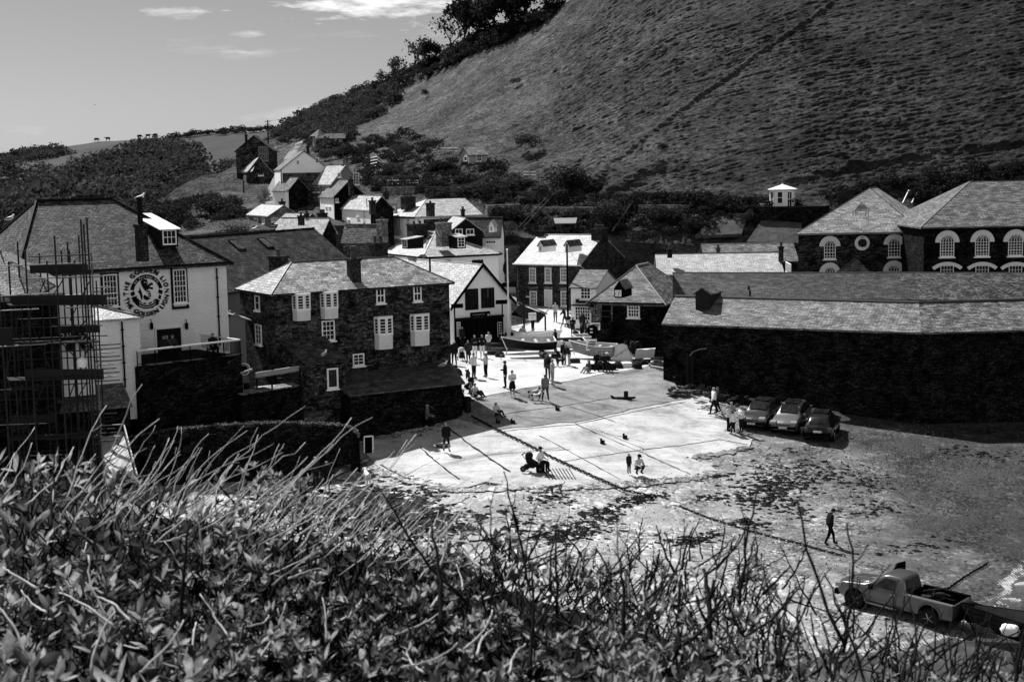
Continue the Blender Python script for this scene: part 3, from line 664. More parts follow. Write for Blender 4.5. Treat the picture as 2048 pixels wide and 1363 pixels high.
    def dormer(s,x0,y0,x1,y1,Y,wall='B',mat=None,rm=None,hip=False,wf=None,c=2,r=2,rise=.5,deep=2.5,flat=False,lft=None):
        """small roof dormer; front face by photo pixels at distance Y, looking along the outward normal of `wall`"""
        d,n,_=s.wall(wall); n=n; 
        if d.x<0: d=-d
        a=at(x0,y1,Y); k=(ray(x1,y1)); kk=k.x/k.y; w=(kk*a.y-a.x)/(d.x-kk*d.y); h=(y1-y0)*Y/F
        Z=V((0,0,1)); m=MB(); mat=mat or DARK
        m.para(a,d*w,-n*deep,Z*h)
        if not flat: m.prism([(0,0),(w,0),(w/2,rise)],a+Z*h,d,Z,-n*deep)
        dm=m.build('dormer',mat,s.roofo)
        q=MB(); e=.12; Zh=a+Z*h
        if flat: q.slab([Zh+n*.2-d*e-Z*.0,Zh+n*.2+d*(w+e),Zh-n*deep+d*(w+e)+Z*rise,Zh-n*deep-d*e+Z*rise],[(0,1,2,3)] if d.cross(-n).z>0 else [(3,2,1,0)],.06)
        else:
            A=Zh-d*e-Z*.06+n*.12; B=Zh+d*w/2+Z*(rise+.05)+n*.12; Cc=Zh+d*(w+e)-Z*.06+n*.12; bk=-n*(deep+.12)
            fs=[(0,1,4,3),(1,2,5,4)]
            if (B-A).cross(bk).z<0: fs=[tuple(reversed(f)) for f in fs]
            q.slab([A,B,Cc,A+bk,B+bk,Cc+bk],fs,.07)
        q.build('dormer_roof',rm or SL_MID,s.roofo)
        window(s.roofo,V((a.x,a.y,0)),d,n,.12,w-.12,a.z+.12,a.z+h-.05,c,r,wf or WHITE,None,.07,.035,False,.05)
        return dm
def window(par,o,d,n,u0,u1,z0,z1,c=2,r=2,fr=None,gl=None,t=.07,bar=.035,sill=True,dep=.07,mid=False,curt=0,sur=None):
    Z=V((0,0,1)); m=MB(); w=u1-u0; h=z1-z0; t=min(t,w*.16); bar=min(bar,w/(c*5)); O=o+d*u0+Z*z0
    m.para(O,d*t,n*dep,Z*h); m.para(O+d*(w-t),d*t,n*dep,Z*h); m.para(O+d*t,d*(w-2*t),n*dep,Z*t*1.3); m.para(O+d*t+Z*(h-t),d*(w-2*t),n*dep,Z*t)
    for i in range(1,c): m.para(O+d*(t+(w-2*t)*i/c-bar/2)+Z*t*1.3,d*bar,n*(dep-.02),Z*(h-t*2.3))
    for j in range(1,r):
        bb=bar*1.8 if (mid and j==r//2) else bar
        m.para(O+d*t+Z*(t*1.3+(h-2.3*t)*j/r-bb/2),d*(w-2*t),n*(dep-.024),Z*bb)
    if sill: m.para(O-d*.08-Z*.09,d*(w+.16),n*(dep+.08),Z*.09)
    wo=m.build('window',fr or WHITE,par)
    g=MB(); g.para(O+d*t*.8+Z*t,d*(w-1.6*t),n*.022,Z*(h-1.8*t))
    isroot=par.parent is None
    if isroot:
        g.build('pane',gl or GLASS,wo)
        if curt:
            cm=MB(); 
            for uu in (t,w-t-w*.2*curt): cm.para(O+d*uu+Z*t,d*w*.2*curt,n*.03,Z*(h-2*t))
            cm.build('curtain',OFFW,wo)
    else: g.build('pane',gl or GLASS,par)
    return wo
def bay(H,w,x0,y0,x1,y1,ysk,rows=5):
    """white timber oriel: two-light canted front, boarded apron"""
    d,n,o=H.wall(w); 
    if d.x<0: d=-d
    u0,zt=H.on(w,x0,y0); u1,_=H.on(w,x1,y0); _,zs=H.on(w,x0,ysk); _,zb=H.on(w,x0,y1); u0,u1=min(abs(u0),abs(u1)),max(abs(u0),abs(u1))
    W_=u1-u0; pr=.55; Z=V((0,0,1)); O=o+d*u0
    prof=[(0,0),(.12,pr*.75),(W_*.5,pr),(W_-.12,pr*.75),(W_,0)]
    m=MB(); k=len(prof)
    def ring(z,s=1,g=0): return [O+d*(a+(a-W_/2)*g)+n*(b*s+g)+Z*z for a,b in prof]
    r0=ring(zb,.92); r1=ring(zs); m.add(r0+r1,[(i,i+1,i+1+k,i+k) for i in range(k-1)]+[tuple(reversed(range(k)))])
    nb=5
    for j in range(1,nb):   # board lines
        z=zb+(zs-zb)*j/nb; a=ring(z,1.0,.006); m.tube(a,.012,4)
    bo=m.build('bay_window',OFFW,H.root)
    tp=MB(); a=ring(zt,1,.05); b=ring(zt+.09,1,.05); tp.add(a+b,[(i,i+1,i+1+k,i+k) for i in range(k-1)]+[tuple(range(k,2*k)),tuple(reversed(range(k)))])
    tp.build('cornice',WHITE,bo); tp=MB()
    a=ring(zs,1,.04); b=ring(zs+.07,1,.04); tp.add(a+b,[(i,i+1,i+1+k,i+k) for i in range(k-1)]+[tuple(range(k,2*k)),tuple(reversed(range(k)))])
    tp.build('sill',WHITE,bo)
    fr=MB(); gl=MB()
    P=ring(0)
    for i in range(k-1):
        A=P[i];B=P[i+1]; L=(B-A).length; e=(B-A).normalized(); nn=e.cross(Z); 
        if nn.dot(n)<0: nn=-nn
        gl.add([A+Z*(zs+.07),B+Z*(zs+.07),B+Z*zt,A+Z*zt],[(0,1,2,3)])
        for uu in (0,L-.09): fr.para(A+e*uu+Z*(zs+.07),e*.09,nn*.03,Z*(zt-zs-.07))
        if L>.2:
            for j in range(rows+1): fr.para(A+e*.09+Z*(zs+.07+(zt-zs-.14)*j/rows),e*(L-.18),nn*.024,Z*(.035 if 0<j<rows else .08))
    fr.build('sash',WHITE,bo); gl.build('pane',GLASS,bo)
def archwin(par,o,d,n,uc,zb,w,h,cols=4,rows=4,sur=None,th=.32,only=None,sill=True,bars=WHITE):
    """round-headed window with a pale arch of stone round it"""
    Z=V((0,0,1)); r=w/2; zs=zb+h-r; O=o+d*uc
    m=MB(); k=14; vs=[]; 
    for rr in (r+.02,r+th):
        for i in range(k+1):
            a=math.pi*i/k; vs.append((math.cos(a)*rr,math.sin(a)*rr))
    fs=[(i,i+1,i+k+2,i+k+1) for i in range(k)]
    base=[O+d*x+Z*(zs+y)+n*.02 for x,y in vs]; frn=[p+n*.1 for p in base]; nn=len(vs)
    m.add(frn,[tuple(reversed(f)) for f in fs]); 
    m.add(base+frn,[(i,i+1,i+1+nn,i+nn) for i in range(k)]+[(i+k+1,i+k+1+nn,i+k+2+nn,i+k+2) for i in range(k)]+[(0,nn,nn+k+1,k+1),(k,2*k+1,nn+2*k+1,nn+k)])
    a=m.build('window',OFFW if sur is None else sur,par)
    g=MB(); pts=[(-r,0),(r,0)]+[(math.cos(math.pi*i/k)*r,zs-zb+math.sin(math.pi*i/k)*r) for i in range(k+1)]
    g.add([O+d*x+Z*(zb+y)+n*.03 for x,y in pts],[tuple(range(len(pts)))]); g.build('pane',GLASS,a)
    f=MB(); bt=.06
    for sg in (-1,1): f.para(O+d*(sg*r-bt*(sg>0))+Z*zb+n*.03,d*bt,n*.06,Z*(zs-zb))
    f.para(O-d*r+Z*zb+n*.03,d*w,n*.06,Z*.1)
    f.tube([O+d*math.cos(math.pi*i/k)*(r-.03)+Z*(zs+math.sin(math.pi*i/k)*(r-.03))+n*.06 for i in range(k+1)],.04,4)
    for i in range(1,cols): 
        x=-r+w*i/cols; f.para(O+d*(x-.018)+Z*zb+n*.03,d*.036,n*.04,Z*(zs-zb))
        # interlaced tracery in the head
        f.tube([O+d*x+Z*zs+n*.05]+[O+d*(x+(r*(1 if x<=0 else -1))*(1-math.cos(b))*.9)+Z*(zs+math.sin(b)*math.sqrt(max(.01,r*r-(x+(r*(1 if x<=0 else -1))*(1-math.cos(b))*.9)**2)))+n*.05 for b in (.35,.7,1.05,1.4)],.018,4)
        f.tube([O+d*x+Z*zs+n*.05,O+d*x+Z*(zs+math.sqrt(max(0,r*r-x*x)))+n*.05],.018,4)
    for j in range(1,rows+1): f.para(O-d*r+Z*(zb+(zs-zb)*j/rows-.018)+n*.03,d*w,n*.04,Z*(.036 if j!=rows//2 else .06))
    if sill: f.para(O-d*(r+.1)+Z*(zb-.12),d*(w+.2),n*.14,Z*.12)
    f.build('glazing_bars',bars,a)
    return a
def ridgeH(H,px,py,axis,frac=.5):
    """rise that puts the ridge line on the photo pixel"""
    a,b=H.a,H.b
    o=H.p(0,b*frac,0) if axis=='A' else H.p(a*frac,0,0); n=H.dB if axis=='A' else H.dA
    r=ray(px,py); c0=V((0,0,CAMZ)); q=c0+r*((o-c0).dot(n)/r.dot(n)); return q.z-H.ze
# ---------------------------------------------------------------- the pub on the left
GLH=House('pub','white rough-walled pub with round lion emblem painted on its wall','pub',454,523,86.5,0,0,0,9.6,a=1,b=1)
t=R(61); GLH.dA=V((-math.cos(t),math.sin(t),0)); GLH.dB=V((math.sin(t),math.cos(t),0))
# wall B faces us: shift the near corner to the left end of the front
GLH.C=at(40,543,79.5); e=at(452,523,87.5); GLH.ze=(GLH.C.z+e.z)/2; dv=(e-GLH.C); dv.z=0; GLH.b=dv.length; GLH.dB=dv.normalized(); GLH.dA=V((-GLH.dB.y,GLH.dB.x,0)); GLH.a=9.5
GLH.walls(W_GL,'B',1,(1,1),z0=4.5)
rs=ridgeH(GLH,200,402,'B')
e0=at(132,402,84.); e1=at(283,403,89.)
GLH.roof(SL_GL,'B',rs,(2.9,5.2),.35,.12,DARK,rm=.12)
GLH.gutter('B'); GLH.pipe('B',432,535,690)
GLH.win('B',346,538,372,605,4,6,None,None,.06,.025,True,.1,True); GLH.win('B',206,548,234,612,4,5,None,None,.06,.025,True,.1,True)
d,n,o=GLH.wall('B'); Z=V((0,0,1))
for x0,y0,x1,y1 in ((344,538,373,606),(204,548,236,612)):
    fr=MB(); u0,z1=GLH.on('B',x0,y0); u1,z0=GLH.on('B',x1,y1)
    fr.para(o+d*(u0-.13)+Z*(z0-.15),d*.13,n*.05,Z*(z1-z0+.4)); fr.para(o+d*u1+Z*(z0-.15),d*.13,n*.05,Z*(z1-z0+.4)); fr.para(o+d*u0+Z*z1,d*(u1-u0),n*.05,Z*.25); fr.para(o+d*(u0-.13)+Z*(z0-.3),d*(u1-u0+.26),n*.12,Z*.15)
    fr.build('window_surround',DARK,GLH.root)
GLH.door('B',313,656,362,712,DARK,OFFW,False,False)
for x in (301,371):
    u,z1=GLH.on('B',x,648); l=MB(); q=o+d*u+n*.15+Z*z1
    l.tube([q+Z*.3-n*.12,q+Z*.3,q+Z*.1],.025,5); l.lathe(q-Z*.3,[(.05,0),(.1,.08),(.1,.32),(.12,.34),(.03,.45)],8); l.build('wall_lamp',BLACK,GLH.root)
# the round emblem
u,zc=GLH.on('B',293,583); em=MB(); O=o+d*u+Z*zc+n*.02; ru,_=GLH.on('B',293+31,583); r0=abs(ru-u)*1.02
for k in (-.05,0,.05):
    text_arc(em,'THE GOLDEN LION',O+d*k*r0+n*(.001+k*.01),d,Z,r0*1.16,r0*.38,math.pi/2,True,0,1.14)
    text_arc(em,'THE GOLDEN LION',O+d*k*r0+n*(.001+k*.01),d,Z,r0*1.44,r0*.38,-math.pi/2,False,0,1.14)
def disc(mb,pts,off,m=0): mb.add([O+d*(x*r0)+Z*(y*r0)+n*off for x,y in pts],[tuple(range(len(pts)))],m)
def arcband(mb,ri,ro,a0,a1,off,m=0,k=20):
    for i in range(k):
        a,b=R(a0+(a1-a0)*i/k),R(a0+(a1-a0)*(i+1)/k)
        disc(mb,[(math.cos(a)*ri,math.sin(a)*ri),(math.cos(a)*ro,math.sin(a)*ro),(math.cos(b)*ro,math.sin(b)*ro),(math.cos(b)*ri,math.sin(b)*ri)],off,m)
arcband(em,.80,1.03,170,10,.004)
text_arc(em,'Est. Port Isaac 1715',O+n*.012,d,Z,r0*.86,r0*.17,math.pi/2,True,1,1.12)
# ribbon tails
disc(em,[(-1.04,.0),(-.78,.12),(-.72,-.1),(-.95,-.22)],.004); disc(em,[(1.04,.0),(.78,.12),(.72,-.1),(.95,-.22)],.004)
disc(em,[(-1.0,-.3),(-.78,-.2),(-.62,-.42),(-.78,-.52)],.004); disc(em,[(.92,-.3),(.78,-.2),(.7,-.42),(.85,-.52)],.004)
# sea-lion figure: maned head, raised paws, fish tail
body=[(-.22,.62),(.02,.66),(.12,.55),(.05,.42),(.16,.3),(.12,.15),(.22,0),(.28,-.22),(.2,-.42),(0,-.5),(-.18,-.42),(-.24,-.25),(-.12,-.15),(-.02,-.25),(.06,-.3),(.1,-.2),(.02,0),(-.12,.1),(-.22,.25),(-.3,.4)]
disc(em,body,.004)
disc(em,[(.08,.42),(.34,.56),(.42,.48),(.4,.36),(.3,.4),(.14,.26)],.005); disc(em,[(.1,.2),(.38,.12),(.44,.22),(.36,.26),(.14,.3)],.005)
disc(em,[(-.3,.42),(-.36,.66),(-.2,.78),(.04,.74),(.1,.6),(-.1,.5)],.006)
disc(em,[(-.36,-.45),(-.44,-.1),(-.56,.06),(-.46,.12),(-.42,.34),(-.34,.1),(-.26,-.2),(-.28,-.4)],.004)
for k in range(4): disc(em,[(.0+.03*k,.12-.14*k),(.16+.03*k,.1-.14*k),(.15+.03*k,.06-.14*k),(.0+.03*k,.08-.14*k)],.010,1)
disc(em,[(-.16,.6),(-.06,.62),(-.08,.56)],.010,1); disc(em,[(-.02,.56),(.06,.58),(.04,.53)],.010,1)
# waves
for k in range(5):
    a0=-150+k*24; x=math.cos(R(a0))*.85; y=math.sin(R(a0))*.85
    disc(em,[(x-.2,y-.05),(x-.06,y+.2),(x+.12,y+.25),(x+.1,y+.12),(x+.25,y+.02),(x+.2,y-.14),(x,y-.16)],.004+.0006*k)
arcband(em,.78,1.0,-150,-35,.003)
for k in range(3): arcband(em,.62+.13*k,.65+.13*k,-140+8*k,-42-6*k,.011,1,14)
for a in (196,172,-14,12): x,y=math.cos(R(a))*1.28,math.sin(R(a))*1.28; disc(em,[(x+.035*math.cos(b),y+.035*math.sin(b)) for b in np.linspace(0,6,7)],.004)
em.build('emblem',[DARK,W_GL],GLH.root)
GLH.chim(271,292,448,512,83.2,BRICK,0,.3); 
m=MB(); c=at(281,448,83.2); m.tube([c,c+V((0,0,1.45))],.16,8); m.tube([c+V((0,0,1.45)),c+V((0,0,1.6))],.2,8); m.build('flue',DARK,GLH.roofo)
GLH.chim(157,205,388,403,90,BRICK,1,.4,1.0)
GLH.dormer(322,458,357,494,85.4,'B',DARK,OFFW,False,None,3,2,.9,4.,True)
# annexe
AN=House('pub_annexe','low whitewashed wing with a slate roof beside the scaffold','annexe',278,634,78.2,-29,135,0,6.6,a=5.5,b=4)
AN.walls(W_GL,'A',.8,(1.8,0)); AN.roof(SL_WH,'A',.8,(3.0,0),.2,.1,DARK); AN.pipe('A',243,642,774); 
AN2=House('lean_to','pale slate lean-to roof beneath the whitewashed wing','lean-to',252,778,76.6,-29,190,0,4.6,a=4.2,b=1.6)
m=MB(); q=AN2; m.slab([q.p(-.1,-.9,q.ze-.75),q.p(4.2,-.9,q.ze-.75),q.p(4.2,1.6,q.ze+.45),q.p(-.1,1.6,q.ze+.45)],[(3,2,1,0)],.12); m.build('roof',SL_MID,AN2.root)
m=MB(); m.para(q.p(0,-.7,3.6),q.dA*4.1,q.dB*2.2,Z*(q.ze-.85-3.6)); m.build('wall',ST_DK,AN2.root)
# terrace with railing
tr=empty('pub_terrace',at(277,735,77.7),'dark slate-stone terrace with iron railing under the white pub','terrace')
A=at(277,737,77.7); B=at(483,709,82.3); tz=(A.z+B.z)/2; dd=(B-A); dd.z=0; L=dd.length; dd.normalize(); bk=V((-dd.y,dd.x,0))
m=MB(); A0=V((A.x,A.y,4.)); m.para(A0,dd*L,bk*5.4,Z*(tz-4)); m.build('wall',ST_DK,tr)
m=MB(); m.para(V((A.x,A.y,tz))-bk*.06+dd*.0,dd*(L+.06),bk*.4,Z*.08); m.build('coping',ST_DK,tr)
m=MB(); hr=.85; 
for k in range(7): q=V((A.x,A.y,tz+.08))+dd*(L*k/6)+bk*.1; m.tube([q,q+Z*hr],.03,5)
for k in range(90): q=V((A.x,A.y,tz+.16))+dd*(L*(k+.5)/90)+bk*.1; m.tube([q,q+Z*(hr-.1)],.011,4)
m.tube([V((A.x,A.y,tz+.2))+bk*.1,V((A.x,A.y,tz+.2))+bk*.1+dd*L],.02,4); 
for k in range(40): q=V((A.x,A.y,tz+.16))+dd*L+bk*(.1+4.5*k/40); m.tube([q,q+Z*(hr-.1)],.011,4)
m.build('railing',BLACK,tr)
m=MB(); q=V((A.x,A.y,tz+hr+.1))+bk*.1; m.tube([q,q+dd*L],.055,6); m.tube([q+dd*L,q+dd*L+bk*4.6],.045,6); m.build('handrail',OFFW,tr)
TERR=(A,dd,bk,tz,L)
# big old roof behind
BG=House('slate_barn','long dark old-slate barn roof with skylights behind the pub','barn',452,588,97,58,440,0,8,a=7,b=1)
e=at(724,560,111); BG.C=at(380,584,92); dv=e-BG.C; dv.z=0; BG.b=dv.length; BG.dB=dv.normalized(); BG.dA=V((-BG.dB.y,BG.dB.x,0)); BG.a=9; BG.ze=at(452,583,95).z
BG.walls(W_GR,'B',1,(0,0),z0=6); rs=ridgeH(BG,560,464,'B'); BG.wallo.hide_render=False
BG.roof(SL_DK,'B',rs,(0,0),.25,.12,DARK)
for x,y in ((474,490),(531,486)):
    u=None; nn=None
    # skylight on the roof plane
    a=BG.roofo.data.polygons[0]; nrm=V(a.normal); c0=BG.roofo.matrix_world@BG.roofo.data.vertices[a.vertices[0]].co+ORG[BG.root.name]
    if nrm.dot(V((0,0,CAMZ))-c0)<0: nrm=-nrm
    r=ray(x,y); q=V((0,0,CAMZ))+r*((c0-V((0,0,CAMZ))).dot(nrm)/r.dot(nrm)); up=(Z-nrm*nrm.z).normalized(); sd=BG.dB
    m=MB(); m.para(q-sd*.45-up*.6,sd*.9,up*1.2,nrm*.07); sk=m.build('skylight',BLACK,BG.roofo)
    m=MB(); m.para(q-sd*.36-up*.5+nrm*.07,sd*.72,up*1.0,nrm*.01); m.build('skylight_pane',GLASSL,BG.roofo)
BG.chim(541,572,511,540,92,BRICK,1,.45)
shed=House('clapboard_shed','narrow grey clapboard lean-to between the pub and the stone house','shed',452,640,88,70,449,470,7,a=2,b=1.2)
shed.walls(plain('clapboard',.2,.7,.2,.1,30,.5,scale=(.1,.1,1)),'A',.5,(0,0)); m=MB(); q=shed; m.slab([q.p(-.1,-.2,q.ze+.55),q.p(-.1,1.6,q.ze-.05),q.p(2,1.6,q.ze-.05),q.p(2,-.2,q.ze+.55)],[(0,1,2,3)],.08); m.build('roof',W_GR,shed.root)
# far-left neighbour with a bright roof slope
FL=House('neighbour_house','dark gabled house with a bright roof slope at the left edge','house',62,485,92,62,-40,64,9,a=8,b=4)
FL.C=at(45,490,90); FL.ze=FL.C.z; FL.a=9; FL.b=6
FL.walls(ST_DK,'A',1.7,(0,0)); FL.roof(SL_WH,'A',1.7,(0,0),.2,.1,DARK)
# ---------------------------------------------------------------- stone house
SH=House('stone_house','dark rubble-stone house with white bay windows and pale slate roof','house',547,586,86.5,58,480,899,4.4)
SH.walls(ST_SH,'B',1,(1,1)); rs=ridgeH(SH,690,521,'B'); SH.roof(SL_SH,'B',rs,(2.5,2.6),.28,.1,LEAD,rm=.06)
SH.gutter('B',BLACK,.05); SH.gutter('A',BLACK,.05)
bay(SH,'B',584,642,617,588,620) if False else None
for x0,x1,yt,ys,yb in ((584,618,589,621,641),(640,673,585,617,637),(748,782,635,670,698),(820,855,630,663,691)): bay(SH,'B',x0,yb,x1,yb,0) if False else bay(SH,'B',x0,yt,x1,yb,ys)
SH.win('B',643,640,669,681,3,4,None,None,.08,.03,True,.08,True); SH.win('B',752,575,769,606,2,2,None,None,.08,.04,True,.08,True); SH.win('B',826,571,842,602,2,2,None,None,.08,.04,True,.08,True)
SH.win('B',705,706,728,731,2,3,None,None,.09,.035); SH.win('A',511,590,520,620,1,2); SH.win('A',512,648,524,688,2,4,None,None,.08,.03,True,.08,True)
SH.chim(695,719,516,573,90.3,BRICK,1,.8,None,'chimney',None,.2); SH.chim(739,772,484,514,95.5,BRICK,2,.45)
# its lean-to outhouses
LT=empty('outhouse',SH.p(-2,6,4.4),'long low slate-roofed outhouse against the stone house','outhouse')
zA,zB=7.45,6.65; t0,t1=3.0,11.2; m=MB()
m.slab([SH.p(-.1,t0,zA),SH.p(-.1,t1+1.2,zA),SH.p(-4.1,t1,zB),SH.p(-4.1,t0,zB)],[(3,2,1,0)],.1); m.build('roof',SL_DK2 if 'SL_DK2' in globals() else slate('slate_mossy',.03,.1,.008,.4,.2,.5,.4,.8),LT)
m=MB(); m.para(SH.p(0-.15,t0+.1,2.5),SH.dA*-3.75,SH.dB*(t1-t0-.25),Z*(zB-.14-2.5)); m.build('wall',ST_DK,LT)
P2=empty('porch',SH.p(-1,1,4.4),'small steep-roofed stone porch at the corner of the stone house','porch')
a=at(557,681,87.2); a=SH.p(0,.4,0); m=MB(); zt=at(575,678,87.5).z; zl=at(620,722,85.5).z
m.slab([SH.p(-.1,.3,zt),SH.p(-.1,3.3,zt+.1),SH.p(-2.9,3.6,zl),SH.p(-2.9,.7,zl)],[(3,2,1,0)],.1); m.build('roof',SL_GL,P2)
m=MB(); m.para(SH.p(-.13,.6,3.),SH.dA*-2.5,SH.dB*2.85,Z*(zl-.1-3.)); m.prism([(0,0),(2.5,0),(0,zt-zl)],SH.p(-.13,.6,zl-.1),-SH.dA,Z,SH.dB*2.8); m.build('wall',ST_SH,P2)
u0=1.9; window(P2,V((SH.C.x,SH.C.y,0))-SH.dA*2.63,SH.dB,-SH.dA,2.2,2.95,zl-1.75,zl-.45,1,1,WHITE,None,.1,.04)
# court between the terrace and the stone house
CT=empty('courtyard_wall',at(560,790,84.5),'low dark courtyard wall with pale coping and a long white-edged beam','wall')
A=at(482,790,81.5); B=at(605,764,85); dv=B-A; dv.z=0; m=MB(); m.para(V((A.x,A.y,3.)),dv,V((-.5,.9,0))*.5,Z*(A.z-3)); m.build('wall',ST_DK,CT)
m=MB(); m.para(V((A.x,A.y,A.z)),dv,V((-.5,.9,0))*1.4,Z*.06); m.build('coping',ST_LT,CT)
A=at(511,747,82.5); B=at(616,730,85.5); m=MB(); m.tube([A,B],.09,6); m.tube([A-Z*.15,B-Z*.15],.11,6); A=at(482,745,81.8); B=at(504,738,82.6); m.tube([A,B],.07,6); m.build('beam',WOODL,CT)
m=MB()
for x,y in ((513,748),(543,742),(600,735)): a=at(x,y,83.5); m.tube([a,a-Z*1.7],.06,6)
m.build('post',DARK,CT)
tb=empty('picnic_table',at(545,785,84.3),'pale wooden picnic table in the dark courtyard','table'); q=at(545,775,85); m=MB(); m.para(q-V((1,.2,0)),V((2,.9,0)),V((-.25,.6,0)),Z*.06); m.build('table_top',WOODL,tb)
m=MB(); 
for k in (.2,1.8): m.para(q-V((1,.2,0))+V((k,k*.45,-.75)),V((.1,0,0)),V((-.2,.5,0)),Z*.75)
m.build('leg',WOOD,tb)
sg=MB(); q=at(488,737,83.5); sg.lathe(q,[(.42,0),(.42,.05)],20,0,(.3,-1,0)); sg2=sg.build('round_sign',BLACK); tag(sg2,'round dark pub sign with white ring in the courtyard','sign')
r2=MB(); q=q+V((.3,-1,0)).normalized()*.05; dx=V((1,.3,0)).normalized()
for a in range(24): a0,a1=a*math.pi/12,(a+1)*math.pi/12; r2.add([q+dx*math.cos(b)*rr+Z*math.sin(b)*rr+V((0,-.012,0)) for b,rr in ((a0,.32),(a0,.38),(a1,.38),(a1,.32))],[(0,1,2,3)])
text_arc(r2,'GOLDEN',q+V((0,-.012,0)),dx,Z,.2,.13,math.pi/2); r2.build('ring',OFFW,sg2)
# old curved sea wall
sw=MB(); top=[(225,884,73),(275,871,74),(340,859,75),(420,851,76),(500,846,77.2),(560,844,78.2),(640,846,79.4),(690,850,80.2),(708,858,80.4),(718,874,80.2)]
Pq=[at(a,b,y) for a,b,y in top]; vs=[];fs=[]
for i,p in enumerate(Pq):
    for k in range(6):
        a=(p+(Pq[min(i+1,len(Pq)-1)]-p)*k/6); j=.06*rnd.uniform(-1,1)
        zt=a.z+j; vs+= [(a.x+.15,a.y-.55,1.5),(a.x+.02+j,a.y-.32,zt-.5),(a.x,a.y-.24+j,zt-.12),(a.x,a.y-.08,zt),(a.x,a.y+.3,zt+.02),(a.x-.05,a.y+.75,zt-.15),(a.x-.1,a.y+.9,1.5)]
n_=len(vs)//7
for i in range(n_-1):
    for k in range(6): fs.append((i*7+k,i*7+7+k,i*7+8+k,i*7+1+k))
fs.append(tuple(reversed(range((n_-1)*7,n_*7)))); sw.add(vs,[tuple(reversed(f)) for f in fs]); swo=tag(sw.build('sea_wall',ST_DK),'old curved dark stone wall with rounded top beside the slip','wall')
st=MB(); P0=[G(600,985),G(690,945),G(735,930)]
for i in range(2): a,b=P0[i],P0[i+1]; dv=b-a; dv.z=0; st.para(V((a.x,a.y,min(a.z,b.z)-.3)),dv,V((-.2,.5,0)),Z*(.75))
tag(st.build('stone_ledge',ST_VIL),'low sloping ledge at the foot of the curved wall','ledge')
# ---------------------------------------------------------------- round the Platt
Z=V((0,0,1))
LB=House('lifeboat_station','pale gabled lifeboat station with two dark upper windows and a wide boathouse opening','boathouse',905,610,119,57,770,1022,4.9,a=14)
rs=ridgeH(LB,962,531,'A'); LB.walls(W_LB,'A',rs,(0,0)); LB.roof(SL_WH,'A',rs,(0,0),.3,.12,LEADL,gov=.35,rm=.06)
m=MB()
for sg in (0,1):
    a=LB.p(-.38,-.35 if sg==0 else LB.b+.35,LB.ze-.42); b=LB.p(-.38,LB.b/2,LB.ze+rs-.02); m.para(a,b-a,LB.dA*.1,Z*.3)
m.build('bargeboard',BLACK,LB.root)
LB.win('B',930,577,956,619,3,4,DARK,None,.1,.04,False); LB.win('B',962,575,988,615,3,4,DARK,None,.1,.04,False)
m=MB(); d,n,o=LB.wall('B'); u0,z1=LB.on('B',911,640); u1,z0=LB.on('B',1006,694); m.para(o+d*u0+Z*4.9,d*(u1-u0),n*.03,Z*(z1-4.9)); op=m.build('boathouse_opening',BLACK,LB.root)
m=MB(); m.para(o+d*u0+Z*z1,d*(u1-u0),n*.3,Z*.18); 
for k in range(9): u=u0+(u1-u0)*k/8; m.para(o+d*(u-.04)+Z*4.9+n*.03,d*.08,n*.05,Z*(z1-4.9))
m.build('door_frame',DARK,LB.root)
for x0,x1 in ((913,920),(994,1004)): LB.win('B',x0,643,x1,672,2,5,WHITE,None,.05,.03,False,.09)
m=MB(); u0,z1=LB.on('B',940,624); u1,z0=LB.on('B',980,634); m.para(o+d*u0+Z*(z0+.02),d*(u1-u0),n*.05,Z*(z1-z0-.04)); sb=m.build('sign_board',BLACK,LB.root)
m=MB(); text_on(m,'Port Isaac Lifeboat Station',o+d*(u0+(u1-u0)*.42)+Z*(z0+(z1-z0)*.56)+n*.06,d,Z,.115); text_on(m,'Home and safety afloat',o+d*(u0+(u1-u0)*.42)+Z*(z0+(z1-z0)*.24)+n*.06,d,Z,.1); m.para(o+d*(u1-.28)+Z*(z0+.12)+n*.05,d*.18,n*.015,Z*.22); m.build('sign_lettering',OFFW,sb)
for x,yt,yb in ((911,612,700),(1006,604,694)):
    a=G(x,yb); hgt=at(x,yt,a.y).z; m=MB(); m.tube([a,V((a.x,a.y,hgt))],.07,6); 
    ip=m.build('board_post',BLACK); tag(ip,'slim black post carrying a flat dark board '+('left' if x<950 else 'right')+' of the lifeboat station','sign post')
    m=MB(); dx=(ray(x+12,yt).x-ray(x,yt).x)*a.y; s_=-1 if x>950 else -.5; m.para(V((a.x+s_*.55,a.y-.12,hgt-.15)),(1.0,0.3,0),(0,.08,0),(0,0,.36)); m.build('board',BLACK,ip)
# white house with the swept pyramid roof behind
WHs=House('white_house','large white house with swept bright slate roof and two dormers behind the lifeboat station','house',850,513,132,62,766,998,5.5)
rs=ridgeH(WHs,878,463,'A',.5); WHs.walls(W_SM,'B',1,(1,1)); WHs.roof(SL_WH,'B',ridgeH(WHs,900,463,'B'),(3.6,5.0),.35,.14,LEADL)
WHs.gutter('B',BLACK,.09,.35); WHs.gutter('A',BLACK,.09,.35)
WHs.chim(873,901,444,486,133.5,BRICKL,2,.4); WHs.chim(816,852,447,468,138,BRICK,2,.3)
WHs.dormer(913,473,932,497,131.5,'B',DARK,SL_WH,False,None,2,3,.25,1.6,True); WHs.dormer(804,477,816,496,132.5,'A',DARK,SL_WH,False,None,2,3,.25,1.6,True)
WHs.win('B',944,519,966,530,3,2,DARK,None,.06); WHs.win('B',880,520,902,523,1,1,DARK,None,.05,.03,False); WHs.win('A',795,520,804,545,2,3)
